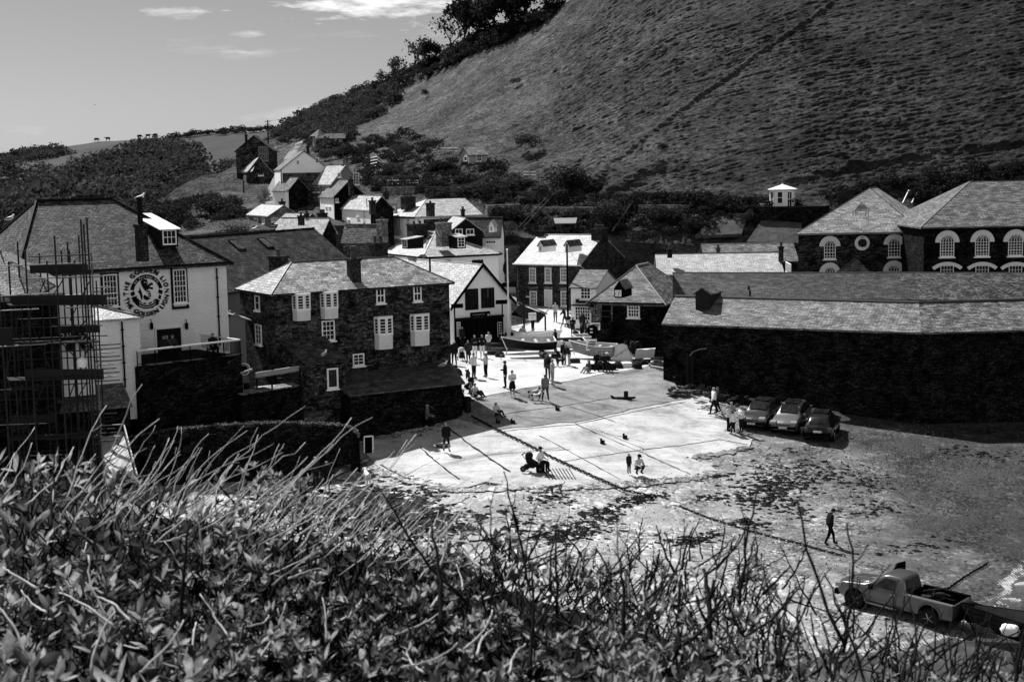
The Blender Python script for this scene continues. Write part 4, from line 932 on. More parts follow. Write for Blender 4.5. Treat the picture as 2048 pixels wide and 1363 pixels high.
# the tall granite-fronted house
MH=House('granite_house','three-bay dark granite house with bright roof, two dormers and a white front door','house',1161,528,139,32,1033,1250,6.0)
rs=ridgeH(MH,1135,471,'A'); MH.walls(ST_MH,'A',rs,(0,0)); MH.roof(SL_WH,'A',rs,(0,0),.25,.12,LEADL,gov=.1)
MH.gutter('A',OFFW,.08)
for x0,x1 in ((1059,1072),(1090,1103),(1121,1135)): MH.win('A',x0,535,x1,565,4,4,None,None,.1,.035,True,.08,True)
for x0,x1 in ((1060,1074),(1122,1136)): MH.win('A',x0,581,x1,612,4,4,None,None,.1,.035,True,.08,True)
m=MB(); d,n,o=MH.wall('A')
for x0,x1,yy in ((1057,1074,534),(1088,1105,534),(1119,1137,534),(1057,1076,578),(1088,1105,578),(1119,1138,579)):
    ua,za=MH.on('A',x0,yy); ub,zb=MH.on('A',x1,yy)
    k=6
    for i in range(k): m.para(o+d*(ub+(ua-ub)*(i+.04)/k)+Z*za,d*(ua-ub)*.92/k,n*.03,Z*.28)
m.build('window_arch',ST_LT,MH.root)
MH.door('A',1091,580,1103,618,OFFW,WHITE)
m=MB(); u,z1=MH.on('A',1052,594); m.para(o+d*u+Z*z1,d*-.55,n*.03,Z*.16); m.build('name_plate',OFFW,MH.root)
MH.dormer(1077,490,1086,504,138.6,'A',WHITE,SL_MID,False,None,2,3,.45,2.6); MH.dormer(1130,490,1138,504,138.8,'A',WHITE,SL_MID,False,None,2,3,.45,2.6)
MH.chim(1185,1213,456,478,143,BRICK,4,.4,1.4,th=0); MH.chim(1074,1092,461,484,147,BRICK,2,.5); MH.pipe('A',1036,531,612,ST_LT)
# lower slate-hung cottage between the white house and the granite house
SC2=House('slate_hung_cottage','narrow dark slate-hung cottage squeezed behind the flagpole','cottage',1034,540,147,25,985,1042,6)
SC2.walls(SL_DK,'A',2.6,(0,0)); SC2.roof(SL_MID,'A',2.6,(0,0),.2,.1,DARK); SC2.win('A',1007,543,1018,562,2,4); SC2.win('A',1029,580,1037,591,2,2); SC2.chim(1012,1027,470,520,149,BRICK,1,.5); SC2.chim(1039,1048,480,515,151,BRICK,1,.5)
m=MB(); d,n,o=SC2.wall('A'); ua,za=SC2.on('A',1032,600); ub,zb=SC2.on('A',1004,640); m.para(o+d*min(ua,ub)+Z*5,d*abs(ub-ua),n*.1,Z*(za-5+1.4)); m.build('lower_wall',W_SM,SC2.root)
# white shop with small-paned windows
SP=House('shop','small white-fronted shop with slate roof and small-paned bow window','shop',1192,575,126,22,1142,1235,5.8)
SP.walls(W_SM,'A',ridgeH(SP,1200,540,'A'),(0,0)); SP.roof(SL_MID,'A',ridgeH(SP,1200,540,'A'),(0,0),.2,.1,DARK)
SP.win('A',1161,575,1182,598,3,3,None,None,.09,.05); m=MB(); d,n,o=SP.wall('A'); ua,za=SP.on('A',1178,603); ub,_=SP.on('A',1152,603); m.para(o+d*min(ua,ub)+Z*(za-.1),d*abs(ub-ua),n*.12,Z*.34); sb=m.build('sign_board',WOOD,SP.root)
SP.win('A',1150,612,1181,640,6,4,None,None,.07,.045)
m=MB(); m.para(o+d*(min(ua,ub)-.3)+Z*(za-.34),d*(abs(ub-ua)+.6),n*.5,Z*.1); m.build('canopy',DARK,SP.root)
# porch roof left of the shop
# clock house on the Platt
CH=House('clock_house','dark stone fish cellar with hipped roof and a square clock in a little dormer','building',1326,604,112,23,1182,1392,4.9,b=8.5)
rs=ridgeH(CH,1284,531,'B'); CH.walls(ST_DK,'B',rs,(1,1)); CH.roof(SL_RAG,'B',rs,(CH.a*.42,2.6),.35,.12,LEADL,rm=.08); CH.gutter('A',BLACK,.06)
CH.win('A',1255,603,1280,635,4,4,None,None,.11,.05,True,.1,True); CH.door('A',1204,602,1223,642,BLACK,ST_LT,False,False)
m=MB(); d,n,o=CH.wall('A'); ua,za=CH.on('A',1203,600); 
m.para(o+d*ua+Z*4.9,d*(CH.a-ua),n*.02,Z*(CH.ze-4.9)); m.build('sunlit_end',ST_LT,CH.root)  # sunlight on the end wall put into a paler stone face
# clock dormer
dm=CH.dormer(1231,575,1248,594,110.6,'A',BLACK,SL_MID,False,BLACK,1,1,.55,2.0)
a=at(1231,592,110.35); b=at(1247.5,592,110.35); w=.62; q=at(1239.5,584,110.4)+CH.wall('A')[1]*.34; dx=-CH.dA
m=MB(); m.para(q-dx*.34-Z*.42,dx*.68,CH.dB*.05,Z*.8); m.build('clock_case',BLACK,CH.roofo); m=MB(); m.para(q-dx*.25-Z*.29,dx*.5,-CH.dB*.03,Z*.5); ck=m.build('clock_face',WHITE,CH.roofo)
m=MB(); q=q-CH.dB*.05
for k in range(12): an=k*math.pi/6; p=q+(dx*math.sin(an)+Z*math.cos(an))*.19-Z*.04; m.box(p,(.03,.02,.045))
q=q-Z*.04; m.tube([q,q+dx*.12+Z*.12],.024,4); m.tube([q,q+dx*.02+Z*-.17],.018,4); m.build('clock_hands',BLACK,CH.roofo)
m=MB(); q=at(1240,570,110.3); m.tube([q,q+Z*.35],.03,5); m.build('finial',BLACK,CH.roofo)
# steps and rail at the clock house, life ring, notice board, lantern
m=MB(); u0=CH.on('A',1223,642)[0]; zt=CH.on('A',1213,642)[1]
for k in range(6): m.para(CH.p(u0+1.2-.35*k*0,-1.0-.28*k,4.8),-CH.dA*1.4,-CH.dB*-.28,Z*(zt-4.8)*(1-k/6))
m.para(CH.p(u0+1.3,-1.0,4.8),-CH.dA*1.6,CH.dB*1.0,Z*(zt-4.8)); stp=m.build('steps',ST_DK,CH.root)
m=MB(); 
for k in (0,.75,1.5): q=CH.p(u0+1.3-k,-1.0,zt); m.tube([q,q+Z*.95],.035,5)
for h in (.5,.95): m.tube([CH.p(u0+1.3,-1.,zt+h),CH.p(u0-.3,-1.0,zt+h)],.035,5)
m.build('railing',DARK,CH.root)
q=at(1185,660,110.5); lr=empty('life_ring',q,'round dark life ring housing on a post by the clock house steps','life ring'); m=MB(); m.lathe(q,[(.42,-.1),(.46,-.02),(.46,.06),(.3,.12)],16,0,(-.3,-1,.0)); m.build('housing',BLACK,lr); m=MB(); m.tube([q-Z*1.7,q-Z*.3],.06,6); m.build('post',DARK,lr)
m=MB(); 
for k in (-.13,.13): m.para(q+V((-.2,-.16,k-.05)),(.3,.05,0),(0,.02,0),(0,0,.1)); 
m.build('label_plate',OFFW,lr)
for x,y0,y1,lb in ((1183,678,700,'low white notice board standing below the life ring'),(1190,645,660,'small pale notice fixed to the sunlit end wall of the clock house')):
    a=at(x,y1,109.6 if y1>690 else 112); m=MB(); h=(y1-y0)*a.y/F; m.para(a-V((.42,0,0)),(.85,.15,0),(0,.06,0),(0,0,h)); nb=m.build('notice_board',OFFW); tag(nb,lb,'notice')
    m=MB(); 
    for k in range(4): m.para(a+V((-.34+.05*k,-.012,h*(.2+.18*k))),(.55,.097,0),(0,.01,0),(0,0,h*.08))
    m.build('notice_print',DARK,nb)
q=at(1183,618,111); ln=empty('wall_lantern',q,'black lantern on a bracket at the corner of the clock house','lantern'); m=MB(); m.lathe(q-Z*.3,[(.08,0),(.2,.45),(.24,.5),(.05,.7)],6); m.build('lamp',GLASSL,ln); m=MB(); m.tube([q+Z*.4,q+Z*.62,q+V((.3,.2,.62)),q+V((.35,.25,-.5))],.03,5); m.lathe(q+Z*.2,[(.25,0),(.12,.2),(.03,.34)],6); m.build('bracket',BLACK,ln)
# long fish cellars
FC=House('fish_cellars','very long dark stone fish cellar with low slate roof along the harbour','building',1845,663,92,29,1326,2100,2.3,b=5)
e=at(1326,648,100.5); dv=e-FC.C; FC.ze=(FC.ze+e.z)/2; dv.z=0; FC.a=dv.length; FC.dA=dv.normalized(); FC.dB=V((FC.dA.y,-FC.dA.x,0)); FC.b=5.2
m=MB(); m.para(FC.p(FC.a,0,2),-FC.dA*FC.a,FC.dB*5,Z*(FC.ze-2)); E2=at(2140,655.5,92.8); e2=E2-FC.C; e2.z=0
bk=V((-e2.y,e2.x,0)).normalized()
m.para(FC.p(0,0,2),e2,bk*5,Z*(FC.ze-2)); FC.wallo=m.build('wall',ST_DK,FC.root)
zr=(at(1600,601,99).z+at(1838,605,95.5).z)/2; zt=FC.ze
q=lambda u,t,z:FC.p(u,t,z)
r0=q(0,-.3,zt+.03); R0=at(1838,605,95.6); R0.z=zr
m=MB(); a=q(FC.a,-.3,zt+.03); A2=at(1350,597,104); A2.z=zr; m.slab([a,r0,R0,A2],[(0,1,2,3)],.12); m.build('roof',slate('slate_cellar',.07,.24,.015,.5,.15,.45,.15,.5,.03),FC.root); FC.roofo=bpy.data.objects['roof'] if False else FC.root.children[-1]
m=MB(); s2=FC.C+e2; s2=V((s2.x,s2.y,zt+.03))-bk*.3; R3=V((s2.x,s2.y,zr))+bk*3.9; m.slab([r0+V((.01,0,.004)),s2,R3,R0+V((.01,0,.004))],[(0,1,2,3)],.12); m.build('roof_return',SL_RAG,FC.root)
m=MB(); m.tube([A2+Z*.05,R0+Z*.05,R3+Z*.05],.1,6); m.build('ridge',LEAD,FC.root)
# loft hatch (lucam) on its roof
a=at(1391,634,101.3); lu=MB(); dx=-FC.dA; hb=1.75; w=1.05
lu.para(a,dx*w,FC.dB*2.6,Z*hb); lu.prism([(-.06,0),(w+.06,0),(w/2,.42)],a+Z*hb,dx,Z,FC.dB*2.6); lo=lu.build('loft_hatch',WOOD,FC.roofo)
m=MB(); e=.15; A_=a+Z*(hb-.03)-dx*e-FC.dB*.1; B_=a+Z*(hb+.47)+dx*w/2-FC.dB*.1; C_=a+Z*(hb-.03)+dx*(w+e)-FC.dB*.1; k=FC.dB*2.8; m.slab([A_,B_,C_,A_+k,B_+k,C_+k],[(0,1,4,3),(1,2,5,4)],.07); m.build('hatch_roof',SL_MID,FC.roofo)
# cellar roof behind
BR=empty('rear_cellars',at(1600,595,106),'long low slate roof of the rear cellars under the chapels','building')
zb=10.3; zt=11.8
def line(x,y,z): 
    d=ray(x,y); return V((0,0,CAMZ))+d*((z-CAMZ)/d.z)
b0,b1,b2=line(1375,592,zb),line(1842,599,zb),line(2120,597,zb); t0,t1,t2=line(1345,545,zt),line(1790,545,zt),line(2120,546,zt)
m=MB(); m.slab([b0,b1,t1,t0],[(0,1,2,3)],.12); m.build('roof',slate('slate_rear_cellar',.018,.075,.005,.4,.17,.5,.1,.5),BR); BR_=BR.children[-1]
m=MB(); m.slab([b1,b2,t2,t1],[(0,1,2,3)],.12); m.build('roof_return',SL_SCALE,BR)
m=MB(); m.tube([t0,t1,t2],.08,5); m.build('ridge',LEAD,BR)
m=MB(); m.add([b0-Z*.1,b1-Z*.1,b2-Z*.1,b0-Z*5,b1-Z*5,b2-Z*5,t0-Z*.2,t1-Z*.2,t2-Z*.2,t0-Z*6,t1-Z*6,t2-Z*6],[(3,4,1,0),(4,5,2,1),(6,7,10,9),(7,8,11,10),(0,6,9,3)]); m.build('wall',ST_DK,BR)
m=MB(); q=at(1497,600,104.6); m.lathe(q-Z*.1,[(.04,0),(.04,.9)],5); wv=m.build('pole',OFFW); tag(wv,'short pole with a furled dark flag on the cellar roof','flag'); m=MB(); m.prism([(-.06,.3),(.16,.25),(.2,.6),(.1,.9),(.05,1.15),(-.04,1.0)],q,V((1,.1,0)),Z,V((0,.06,0))); m.build('flag',BLACK,wv)
# chapels
C1=House('chapel','square dark stone chapel with pyramid slate roof, round window and arched windows','chapel',1839,461,124,2,1596,1850,9,b=10)
C1.dB=V((math.sin(R(24)),math.cos(R(24)),0)); rs=ridgeH(C1,1746,382,'B'); C1.walls(ST_CH,'B',1,(1,1)); C1.roof(slate('slate_chapel',.16,.36,.05,.55,.17,.45,.2,.35,.03),'B',rs,(5.2,1),.3,.13,LEAD,rm=.05); C1.gutter('A',LEADL,.08)
d,n,o=C1.wall('A')
for xc,yb,w_,h_ in ((1646.5,513,23,37),(1784,512,24,37),(1646.5,560,23,32),(1783,560,24,32)):
    u,z0=C1.on('A',xc,yb); archwin(C1.root,o,-d,n,-u,z0,w_*124/F,h_*124/F,4,4,None,.42)
u,zc=C1.on('A',1715,483); m=MB(); q=o+d*u+Z*zc
for i in range(24):
    a0,a1=i*math.pi/12,(i+1)*math.pi/12
    ring=[q+d*math.cos(b)*r_+Z*math.sin(b)*r_+n*.1 for b,r_ in ((a0,.37),(a0,.66),(a1,.66),(a1,.37))]; m.add(ring,[(0,1,2,3)]); m.add([ring[1],ring[2],ring[2]-n*.1,ring[1]-n*.1],[(0,1,2,3)])
rw=m.build('round_window',OFFW,C1.root); m=MB(); m.lathe(q+n*.02,[(.4,0),(.4,.02)],20,0,n); m.build('pane',GLASS,rw)
m=MB(); text_on(m,'1836',q+n*.115+Z*.43,-d,Z,.19); m.build('date',DARK,rw)
m=MB(); q=at(1724,450,122.6); 
for dx in (-.55,.55):
    for dy,dz in ((0,0),(.9,.7)): m=MB(); m.tube([q+V((dx,dy,dz)),q+V((dx,dy,1.3))],.045,5); m.build('bellcote_post',OFFW,C1.roofo)
m=MB(); m.add([q+V(p) for p in ((-.8,-.3,1.25),(.8,-.3,1.25),(.8,1.2,1.25),(-.8,1.2,1.25),(0,.45,2.0))],[(0,1,4),(1,2,4),(2,3,4),(3,0,4),(3,2,1,0)]); m.build('bellcote_roof',SL_MID,C1.roofo)
m=MB(); q=C1.p(C1.a*.52,0,0); ap=at(1716,517,123); g0=at(1680,546,122.6); g1=at(1742,546,122.6); m.add([ap,g0,g1,ap+V((0,3,0)),g0+V((0,2,0)),g1+V((0,2,0))],[(0,1,2),(0,3,4,1),(0,2,5,3)]); m.build('porch_roof',SL_MID,C1.root)
C2=House('large_chapel','larger dark chapel with grey hipped roof and three tall round-headed windows at the right edge','chapel',1848,452,117,-58,1844,2300,9,a=9,b=22)
C2.dB=V((1,-.02,0)).normalized(); C2.dA=V((.02,1,0)).normalized(); C2.a=12; C2.b=20
C2.walls(ST_DK,'B',1,(1,1)); rs=ridgeH(C2,2010,364,'B'); C2.roof(slate('slate_chapel_large',.06,.19,.012,.55,.17,.45,.15,.4,.03),'B',rs,(5.6,5),.35,.13,LEAD,rm=.05)
d,n,o=C2.wall('B')
for xc,yb,w_,h_ in ((1893.5,513,28,43),(1963.5,512,28,43),(2030,511,29,43),(2098,511,29,43)): 
    u,z0=C2.on('B',xc,yb); archwin(C2.root,o,d,n,u,z0,w_*117/F,h_*117/F,5,5,None,.42)
    u,z0=C2.on('B',xc,555); window(C2.root,o,d,n,u-.55,u+.55,z0,z0+1.05,4,3,OFFW,None,.06,.03,False)
    m=MB(); k=10
    for i in range(k):
        a0,a1=R(50+80*i/k),R(50+80*(i+1)/k); pr=lambda b,r_:o+d*(u+math.cos(b)*r_*1.05)+Z*(z0-.55+math.sin(b)*r_)+n*.09
        m.add([pr(a0,1.6),pr(a0,1.9),pr(a1,1.9),pr(a1,1.6)],[(0,1,2,3)])
    m.build('lintel_arch',OFFW,C2.root)
# low bright roofs left of the chapel
L1=House('cottage_row','row of low cottages with a bright slate roof below the gardens','cottage',1564,545,121,4,1318,1590,8)
L1.walls(ST_VIL,'A',ridgeH(L1,1450,508,'A'),(0,0)); L1.roof(SL_WH,'A',ridgeH(L1,1450,508,'A'),(0,0),.25,.1,LEAD); L1.chim(1333,1346,497,508,123,BRICK,1,.35); L1.chim(1556,1568,492,515,123,BRICK,1,.4); L1.win('B',1571,525,1581,545,2,3)
L2=House('rear_cottage','grey mossy roof peeping over the bright cottage row','cottage',1594,522,129,4,1412,1640,9)
L2.walls(ST_VIL,'A',ridgeH(L2,1500,489,'A'),(0,0)); L2.roof(SL_RAG,'A',ridgeH(L2,1500,489,'A'),(0,0),.25,.1,LEADL); L2.chim(1432,1441,495,508,130,BRICK,1,.3)
# ---------------------------------------------------------------- cottages climbing the valley
def vil(name,label,cx,cy,Y,th,xl,xr,z0,wm,rm,axis,rpx,rpy,hip=(0,0),cat='cottage',**k):
    h=House(name,label,cat,cx,cy,Y,th,xl,xr,z0,**k); rs=max(.4,ridgeH(h,rpx,rpy,axis)); h.walls(wm,axis,rs,hip); h.roof(rm,axis,rs,hip,.2,.1,LEAD,rm=.05); return h
V1=vil('gabled_house','tall dark gabled house with a big gridded gable window beside the lane',545,300,HG(530,352).y-2,-4,484,556,12,ST_SH,SL_DK,'B',512,273,cat='house',b=7)
V1.win('A',517,292,537,322,5,2,W_GR,GLASSL,.12,.07); V1.chim(489,495,269,290,HG(530,352).y+2,BRICK,1,.4)
V2=vil('small_cottage','little stone cottage with a pale roof slope below the tall gabled house',546,346,HG(520,362).y-2,12,504,556,10,ST_SH,SL_MID,'B',517,315)
V2.win('A',517,340,527,351,2,1); m=MB()
a,b,c_,d_=[at(*q,HG(520,362).y+k) for q,k in (((482,343),3),((505,341),-2.6),((517,314),.2),((497,325),5))]; m.slab([a,b,c_,d_],[(0,1,2,3)],.15); m.build('side_roof',SL_WH,V2.root)
m=MB(); a=at(486,344,HG(520,362).y+2); b=at(504,343,HG(520,362).y-1.7); dv=b-a; dv.z=0; m.para(V((a.x,a.y,18)),dv,V((0,2,0)),Z*(a.z-18)); m.build('side_wall',ST_VIL,V2.root); window(V2.root,V((a.x,a.y,0)),dv.normalized(),V((dv.y,-dv.x,0)).normalized(),.5,1.1,a.z-1.7,a.z-.5,1,2)
V3=vil('white_gable_house','big pale gabled house with three small windows right of the lane',575,338,196,-16,570,656,17,W_GR,SL_MID,'A',616,300,cat='house') if False else None
def gabled(name,label,x0,x1,ye,xa,ya,Y,z0,wm,rm,dep=8,th=-8,cat='house',lw=None,lx=None):
    """gable end facing us between x0 and x1, eaves at ye, apex (xa,ya); lw lights the left flank up to pixel lx"""
    h=House(name,label,cat,x0,ye,Y,75,lx if lx else x0-8,x1,z0,b=None) if False else House(name,label,cat,x1,ye,Y,th,x0,x1+3,z0,b=dep)
    rs=at(xa,ya,Y).z-h.ze; h.walls(wm,'B',rs,(0,0)); h.roof(rm,'B',rs,(0,0),.22,.1,LEAD,rm=.05); return h
V3=gabled('white_gable_house','big pale gabled house with two small attic windows right of the lane',573,655,336,616,302,HG(605,402).y-3,13,W_SM,SL_MID,9,-14)
for x0,y0,x1,y1 in ((592,320,599,329),(630,315,638,326)): V3.win('A',x0,y0,x1,y1,2,2)
V3.chim(612,619,292,304,V3.C.y+1,BRICK,1,.35)
m=MB(); d,n,o=V3.wall('A'); m.para(o+V((0,0,14)),d*V3.a*.98,n*.06,Z*(at(600,345,V3.C.y).z-14)); m.build('stone_base',ST_VIL,V3.root)
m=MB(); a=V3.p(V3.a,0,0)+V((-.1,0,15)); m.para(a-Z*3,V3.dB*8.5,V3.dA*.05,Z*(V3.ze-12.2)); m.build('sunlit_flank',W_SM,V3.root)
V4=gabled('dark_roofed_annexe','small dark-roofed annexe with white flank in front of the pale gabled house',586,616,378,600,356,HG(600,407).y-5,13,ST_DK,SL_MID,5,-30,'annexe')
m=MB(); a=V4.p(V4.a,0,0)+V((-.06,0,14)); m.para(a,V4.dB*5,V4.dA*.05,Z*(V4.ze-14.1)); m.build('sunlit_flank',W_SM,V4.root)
st=MB()
for k in range(9): a=at(585+.3*k,409-k*3.2,V4.C.y-1.2+k*.25); st.para(a-V((0.3,0,1.2)),(1.0,.0,0),(0,1.2,0),(0,0,1.2))
tag(st.build('steps',ST_DK),'dark stone steps rising beside the lane','steps'); st=MB(); a=at(572,410,V4.C.y-1); b=at(574,392,V4.C.y+5); dv=b-a; z0=a.z-1; dv.z=0; st.para(V((a.x,a.y,z0)),dv,V((.5,.1,0)),Z*3); tag(st.build('garden_wall',W_SM),'white rendered wall edging the lane beside the steps','wall')
V5=vil('terrace_house','tall terrace house with dark grey gable and sunlit bay front',664,366,HG(645,414).y-4,68,614,727,12.5,W_GR,SL_WH,'A',686,331,cat='house',a=None)
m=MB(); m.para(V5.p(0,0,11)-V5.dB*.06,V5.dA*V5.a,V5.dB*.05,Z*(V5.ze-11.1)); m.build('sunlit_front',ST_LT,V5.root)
V5.win('B',675,345,682,354,2,2); V5.win('B',706,345,718,369,3,4,OFFW); V5.chim(683,698,325,340,V5.C.y+1.5,W_GR,2,.3); V5.chim(658,667,332,345,V5.C.y+8,BRICK,3,.3)
for x0,x1 in ((618,623),(626,632),(635,641),(646,652),(654,659)): V5.win('A',x0,372,x1,384,1,2,WHITE)
V5.win('A',625,394,632,412,2,3,WHITE); V5.win('A',637,392,646,412,3,3,WHITE)
V6=vil('cottage_with_white_front','cottage with sunlit white front and chimney below the terrace house',668,393,HG(665,424).y-5,70,648,737,12,ST_DK,SL_MID,'A',702,361)
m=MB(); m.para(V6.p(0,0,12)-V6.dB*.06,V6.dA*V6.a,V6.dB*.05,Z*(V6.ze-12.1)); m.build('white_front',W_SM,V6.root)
for x0,x1 in ((652,655),(658,662)): V6.win('A',x0,397,x1,412,2,3)
V6.win('B',671,396,677,404,2,2); V6.chim(696,707,358,385,V6.C.y-.5,BRICK,1,.3)
V7=vil('stone_cottage','stone cottage with long mottled roof slope in the middle of the village',697,413,HG(690,438).y+2,62,666,737,11,ST_VIL,SL_MID,'A',722,384)
for x0,x1 in ((672,678),(687,693)): V7.win('A',x0,420,x1,433,2,3)
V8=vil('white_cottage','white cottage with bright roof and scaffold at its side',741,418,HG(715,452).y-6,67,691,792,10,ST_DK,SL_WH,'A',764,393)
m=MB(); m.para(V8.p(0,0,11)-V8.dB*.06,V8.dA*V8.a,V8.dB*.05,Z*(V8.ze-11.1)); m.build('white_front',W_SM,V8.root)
V8.win('A',696,422,700,438,1,3,WHITE,GLASSL); V8.win('A',714,421,719,432,1,2,WHITE); V8.win('A',728,421,731,446,1,2,DARK); V8.chim(738,751,400,422,V8.C.y-1,BRICK,1,.3); V8.chim(766,777,382,393,V8.C.y+4,BRICK,1,.4)
V8b=vil('white_cottage_wing','bright-roofed wing of the white cottage behind the scaffold',788,432,148,56,732,800,11.5,W_SM,SL_WH,'A',783,409)
sc=empty('house_scaffold',at(755,446,146),'small tube scaffold against the white cottages','scaffold'); m=MB()
for x in (735,746,757,768): a=at(x,452,145.5); m.tube([a,a+Z*2.9],.04,5)
for y in (442,432,424): m.tube([at(730,y,145.4),at(772,y,145.4)],.035,5)
m.build('tube',STEELD,sc)
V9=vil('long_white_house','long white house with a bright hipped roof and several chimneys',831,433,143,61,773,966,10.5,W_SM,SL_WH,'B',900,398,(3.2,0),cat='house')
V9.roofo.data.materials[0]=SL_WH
V9.chim(803,829,392,413,147,BRICK,3,.3); V9.chim(853,868,405,426,142,BRICK,1,.2); V9.gutter('A',BLACK,.07); V9.gutter('B',LEADL,.07)
m=MB(); m.para(V9.p(0,.9,10)-V9.dA*.06,V9.dB*(V9.b-1),V9.dA*.05,Z*(V9.ze-10.3)); m.build('slate_hung_front',SL_DK,V9.root)
for x0,x1 in ((797,802),(815,820)): V9.win('A',x0,436,x1,455,2,3,OFFW)
V9.win('B',833,437,839,446,2,2)
V11=gabled('dark_gable_cottage','dark gabled cottage with a pair of white casements behind the white house',902,965,462,928,437,138,9,DARK,SL_WH,8,-12,'cottage')
for x0,x1 in ((910,925),(932,948)): V11.win('A',x0,457,x1,469,2,1,WHITE)
V11.chim(921,930,418,440,140,BRICK,1,.3)
V11b=vil('dormer_cottage','dark-roofed cottage with one slated dormer below the bank',1000,470,139,8,930,1010,9,W_LB,SL_DK,'A',970,436); V11b.dormer(978,451,988,464,136.5,'A',WHITE,SL_WH,False,None,3,3,.5,2)
V11b.win('A',971,480,992,487,4,1,WHITE)
V12=vil('gatehouse_cottage','cottage with bright roof and windowed front at the foot of the lane',538,431,152,64,503,603,11.5,ST_LT,SL_WH,'A',562,411)
for x0,x1 in ((509,516),(525,530)): V12.win('A',x0,435,x1,447,2,3)
V12.win('B',543,435,556,443,3,2); V12.win('B',543,450,558,465,4,3); V12.chim(558,570,402,412,154,BRICK,1,.3)
V13=vil('low_bright_roof_cottage','low cottage with a broad bright roof in front of the village',646,464,138,40,558,676,9.5,ST_DK,SL_WH,'A',610,437); V13.chim(597,607,430,444,138,BRICK,1,.3); V13.chim(610,617,427,436,141,BRICK,2,.3); V13.chim(637,652,425,437,141,BRICK,3,.35)
V13b=vil('flat_roofed_cottage','pale cottage with a shallow mottled roof beside the gatehouse cottage',602,448,146,45,558,650,10,ST_DK,SL_MID,'A',600,428)
V14=vil('grey_stone_house','plain grey stone house end with a tall pale chimney',757,478,128,30,690,775,9,ST_VIL,SL_MID,'A',730,450,(0,0)); V14.chim(755,773,438,485,127.5,BRICKL,1,.2)
V14.chim(748,755,424,440,150,BRICK,1,.2)
V15=House('hill_chalet','dark timber chalet with white windows high above the village','chalet',688,276,HG(660,300).y-3,-4,644,690,HG(660,300).z-2,b=4); V15.walls(WOOD,'A',1,(0,0)); V15.roof(SL_DK,'A',.7,(0,0),.3,.1); V15.win('A',648,278,654,285,1,1,WHITE,None,.15); V15.win('A',678,277,684,284,1,1,WHITE,None,.15)
m=MB()
for k in range(3): m.tube([at(642,287+3*k,HG(660,300).y-5),at(676,286+3*k,HG(660,300).y-5)],.06,4)
m.build('deck_rail',WOOD,V15.root)
hx=at(638,272,HG(660,300).y-1); m=MB(); m.lathe(hx-Z*1.6,[(1.0,0),(1.0,1.6)],8); hk=m.build('garden_kiosk',WOODL); tag(hk,'small pointed kiosk beside the timber chalet','kiosk'); m=MB(); m.lathe(hx,[(1.5,0),(.1,1.0)],8); m.build('roof',SL_DK,hk)
# garden shed and white octagonal summerhouse
s0=HG(950,331)
SHD=House('garden_shed','pale boarded garden shed with dark windows above the hedges','shed',938,309,s0.y-1.5,68,926,980,s0.z-1.2); SHD.walls(WOODL,'B',.9,(0,0)); SHD.roof(SL_MID,'B',.9,(0,0),.2,.08)
SHD.win('B',953,309,963,322,2,2,OFFW); SHD.win('A',943 if False else 929,312,934,322,1,1,OFFW)
o8=at(1565,416,146); q=empty('summerhouse',o8,'white octagonal summerhouse with glazed doors on the hillside terrace','summerhouse')
r8=1.36; m=MB(); h8=1.95; m.lathe(o8,[(r8,0),(r8,h8)],8); m.build('wall',plain('white_boards',.75,.5,.3,.05,20,.3,scale=(.2,.2,2)),q)
m=MB(); m.lathe(o8+Z*h8,[(r8+.2,-.04),(r8+.2,.04),(.12,.5),(.1,.62)],8); m.build('roof',OFFW,q)
for k in range(8):
    a0,a1=2*math.pi*k/8,2*math.pi*(k+1)/8; A=o8+V((math.cos(a0),math.sin(a0),0))*r8; B=o8+V((math.cos(a1),math.sin(a1),0))*r8; nn=((A+B)/2-o8); nn.z=0
    if nn.y<.3: window(q,V((A.x,A.y,0)),(B-A).normalized(),nn.normalized(),.22,(B-A).length-.22,o8.z+(.5 if k%2 else .15),o8.z+1.75,2 if k%2==0 else 1,2,WHITE,None,.06,.04,False,.05)
for x0,x1,y0,y1 in ((1516,1539,406,416),(1602,1628,405,414)):
    m=MB(); a,b=at(x0,y1,146),at(x1,y1,146); h=(y1-y0)*146/F
    for k in range(4): m.tube([a+Z*h*(k+.5)/4,b+Z*h*(k+.5)/4],.03,4)
    for k in range(4): p=a.lerp(b,k/3); m.tube([p-Z*.1,p+Z*(h+.05)],.04,4)
    tag(m.build('garden_railing',OFFW),'low white garden railing '+('left' if x0<1560 else 'right')+' of the summerhouse','railing')
# retaining terraces of the gardens
def terr(name,label,px,h,mat,dep=2.0,cat='wall',fn=HG,off=0):
    m=MB(); P=[fn(a,b) for a,b in px]
    for i in range(len(P)-1):
        a,b=P[i],P[i+1]; dv=b-a; dv.z=0; zb=min(a.z,b.z)-1.0; nn=V((-dv.y,dv.x,0)).normalized()
        if nn.y<0: nn=-nn
        m.para(V((a.x,a.y-off,zb)),dv,nn*dep,Z*(h+1.0+abs(a.z-b.z)*.5))
    return tag(m.build(name,mat),label,cat)
terr('terrace_wall','dark terrace wall under the summerhouse lawn',[(1500,430),(1640,432)],1.0,ST_DK,3,off=2)
terr('garden_wall','stone garden wall with a lit step edge above the long white house',[(850,395),(905,392)],1.2,ST_VIL,1)
terr('garden_wall','lit stone retaining wall between hedges above the granite house',[(1065,432),(1130,428),(1195,432)],.9,ST_LT,1,off=1)
terr('garden_wall','pale stone step wall right of the rounded clipped bush',[(1275,424),(1340,420),(1375,423)],.7,ST_LT,1,off=1)
terr('garden_wall','long low stone wall crossing the middle garden terraces',[(975,425),(1040,420)],.8,ST_LT,1,off=1)
terr('garden_wall','short grey wall under the pale picket fence',[(765,388),(830,384)],.8,ST_LT,1,off=1)
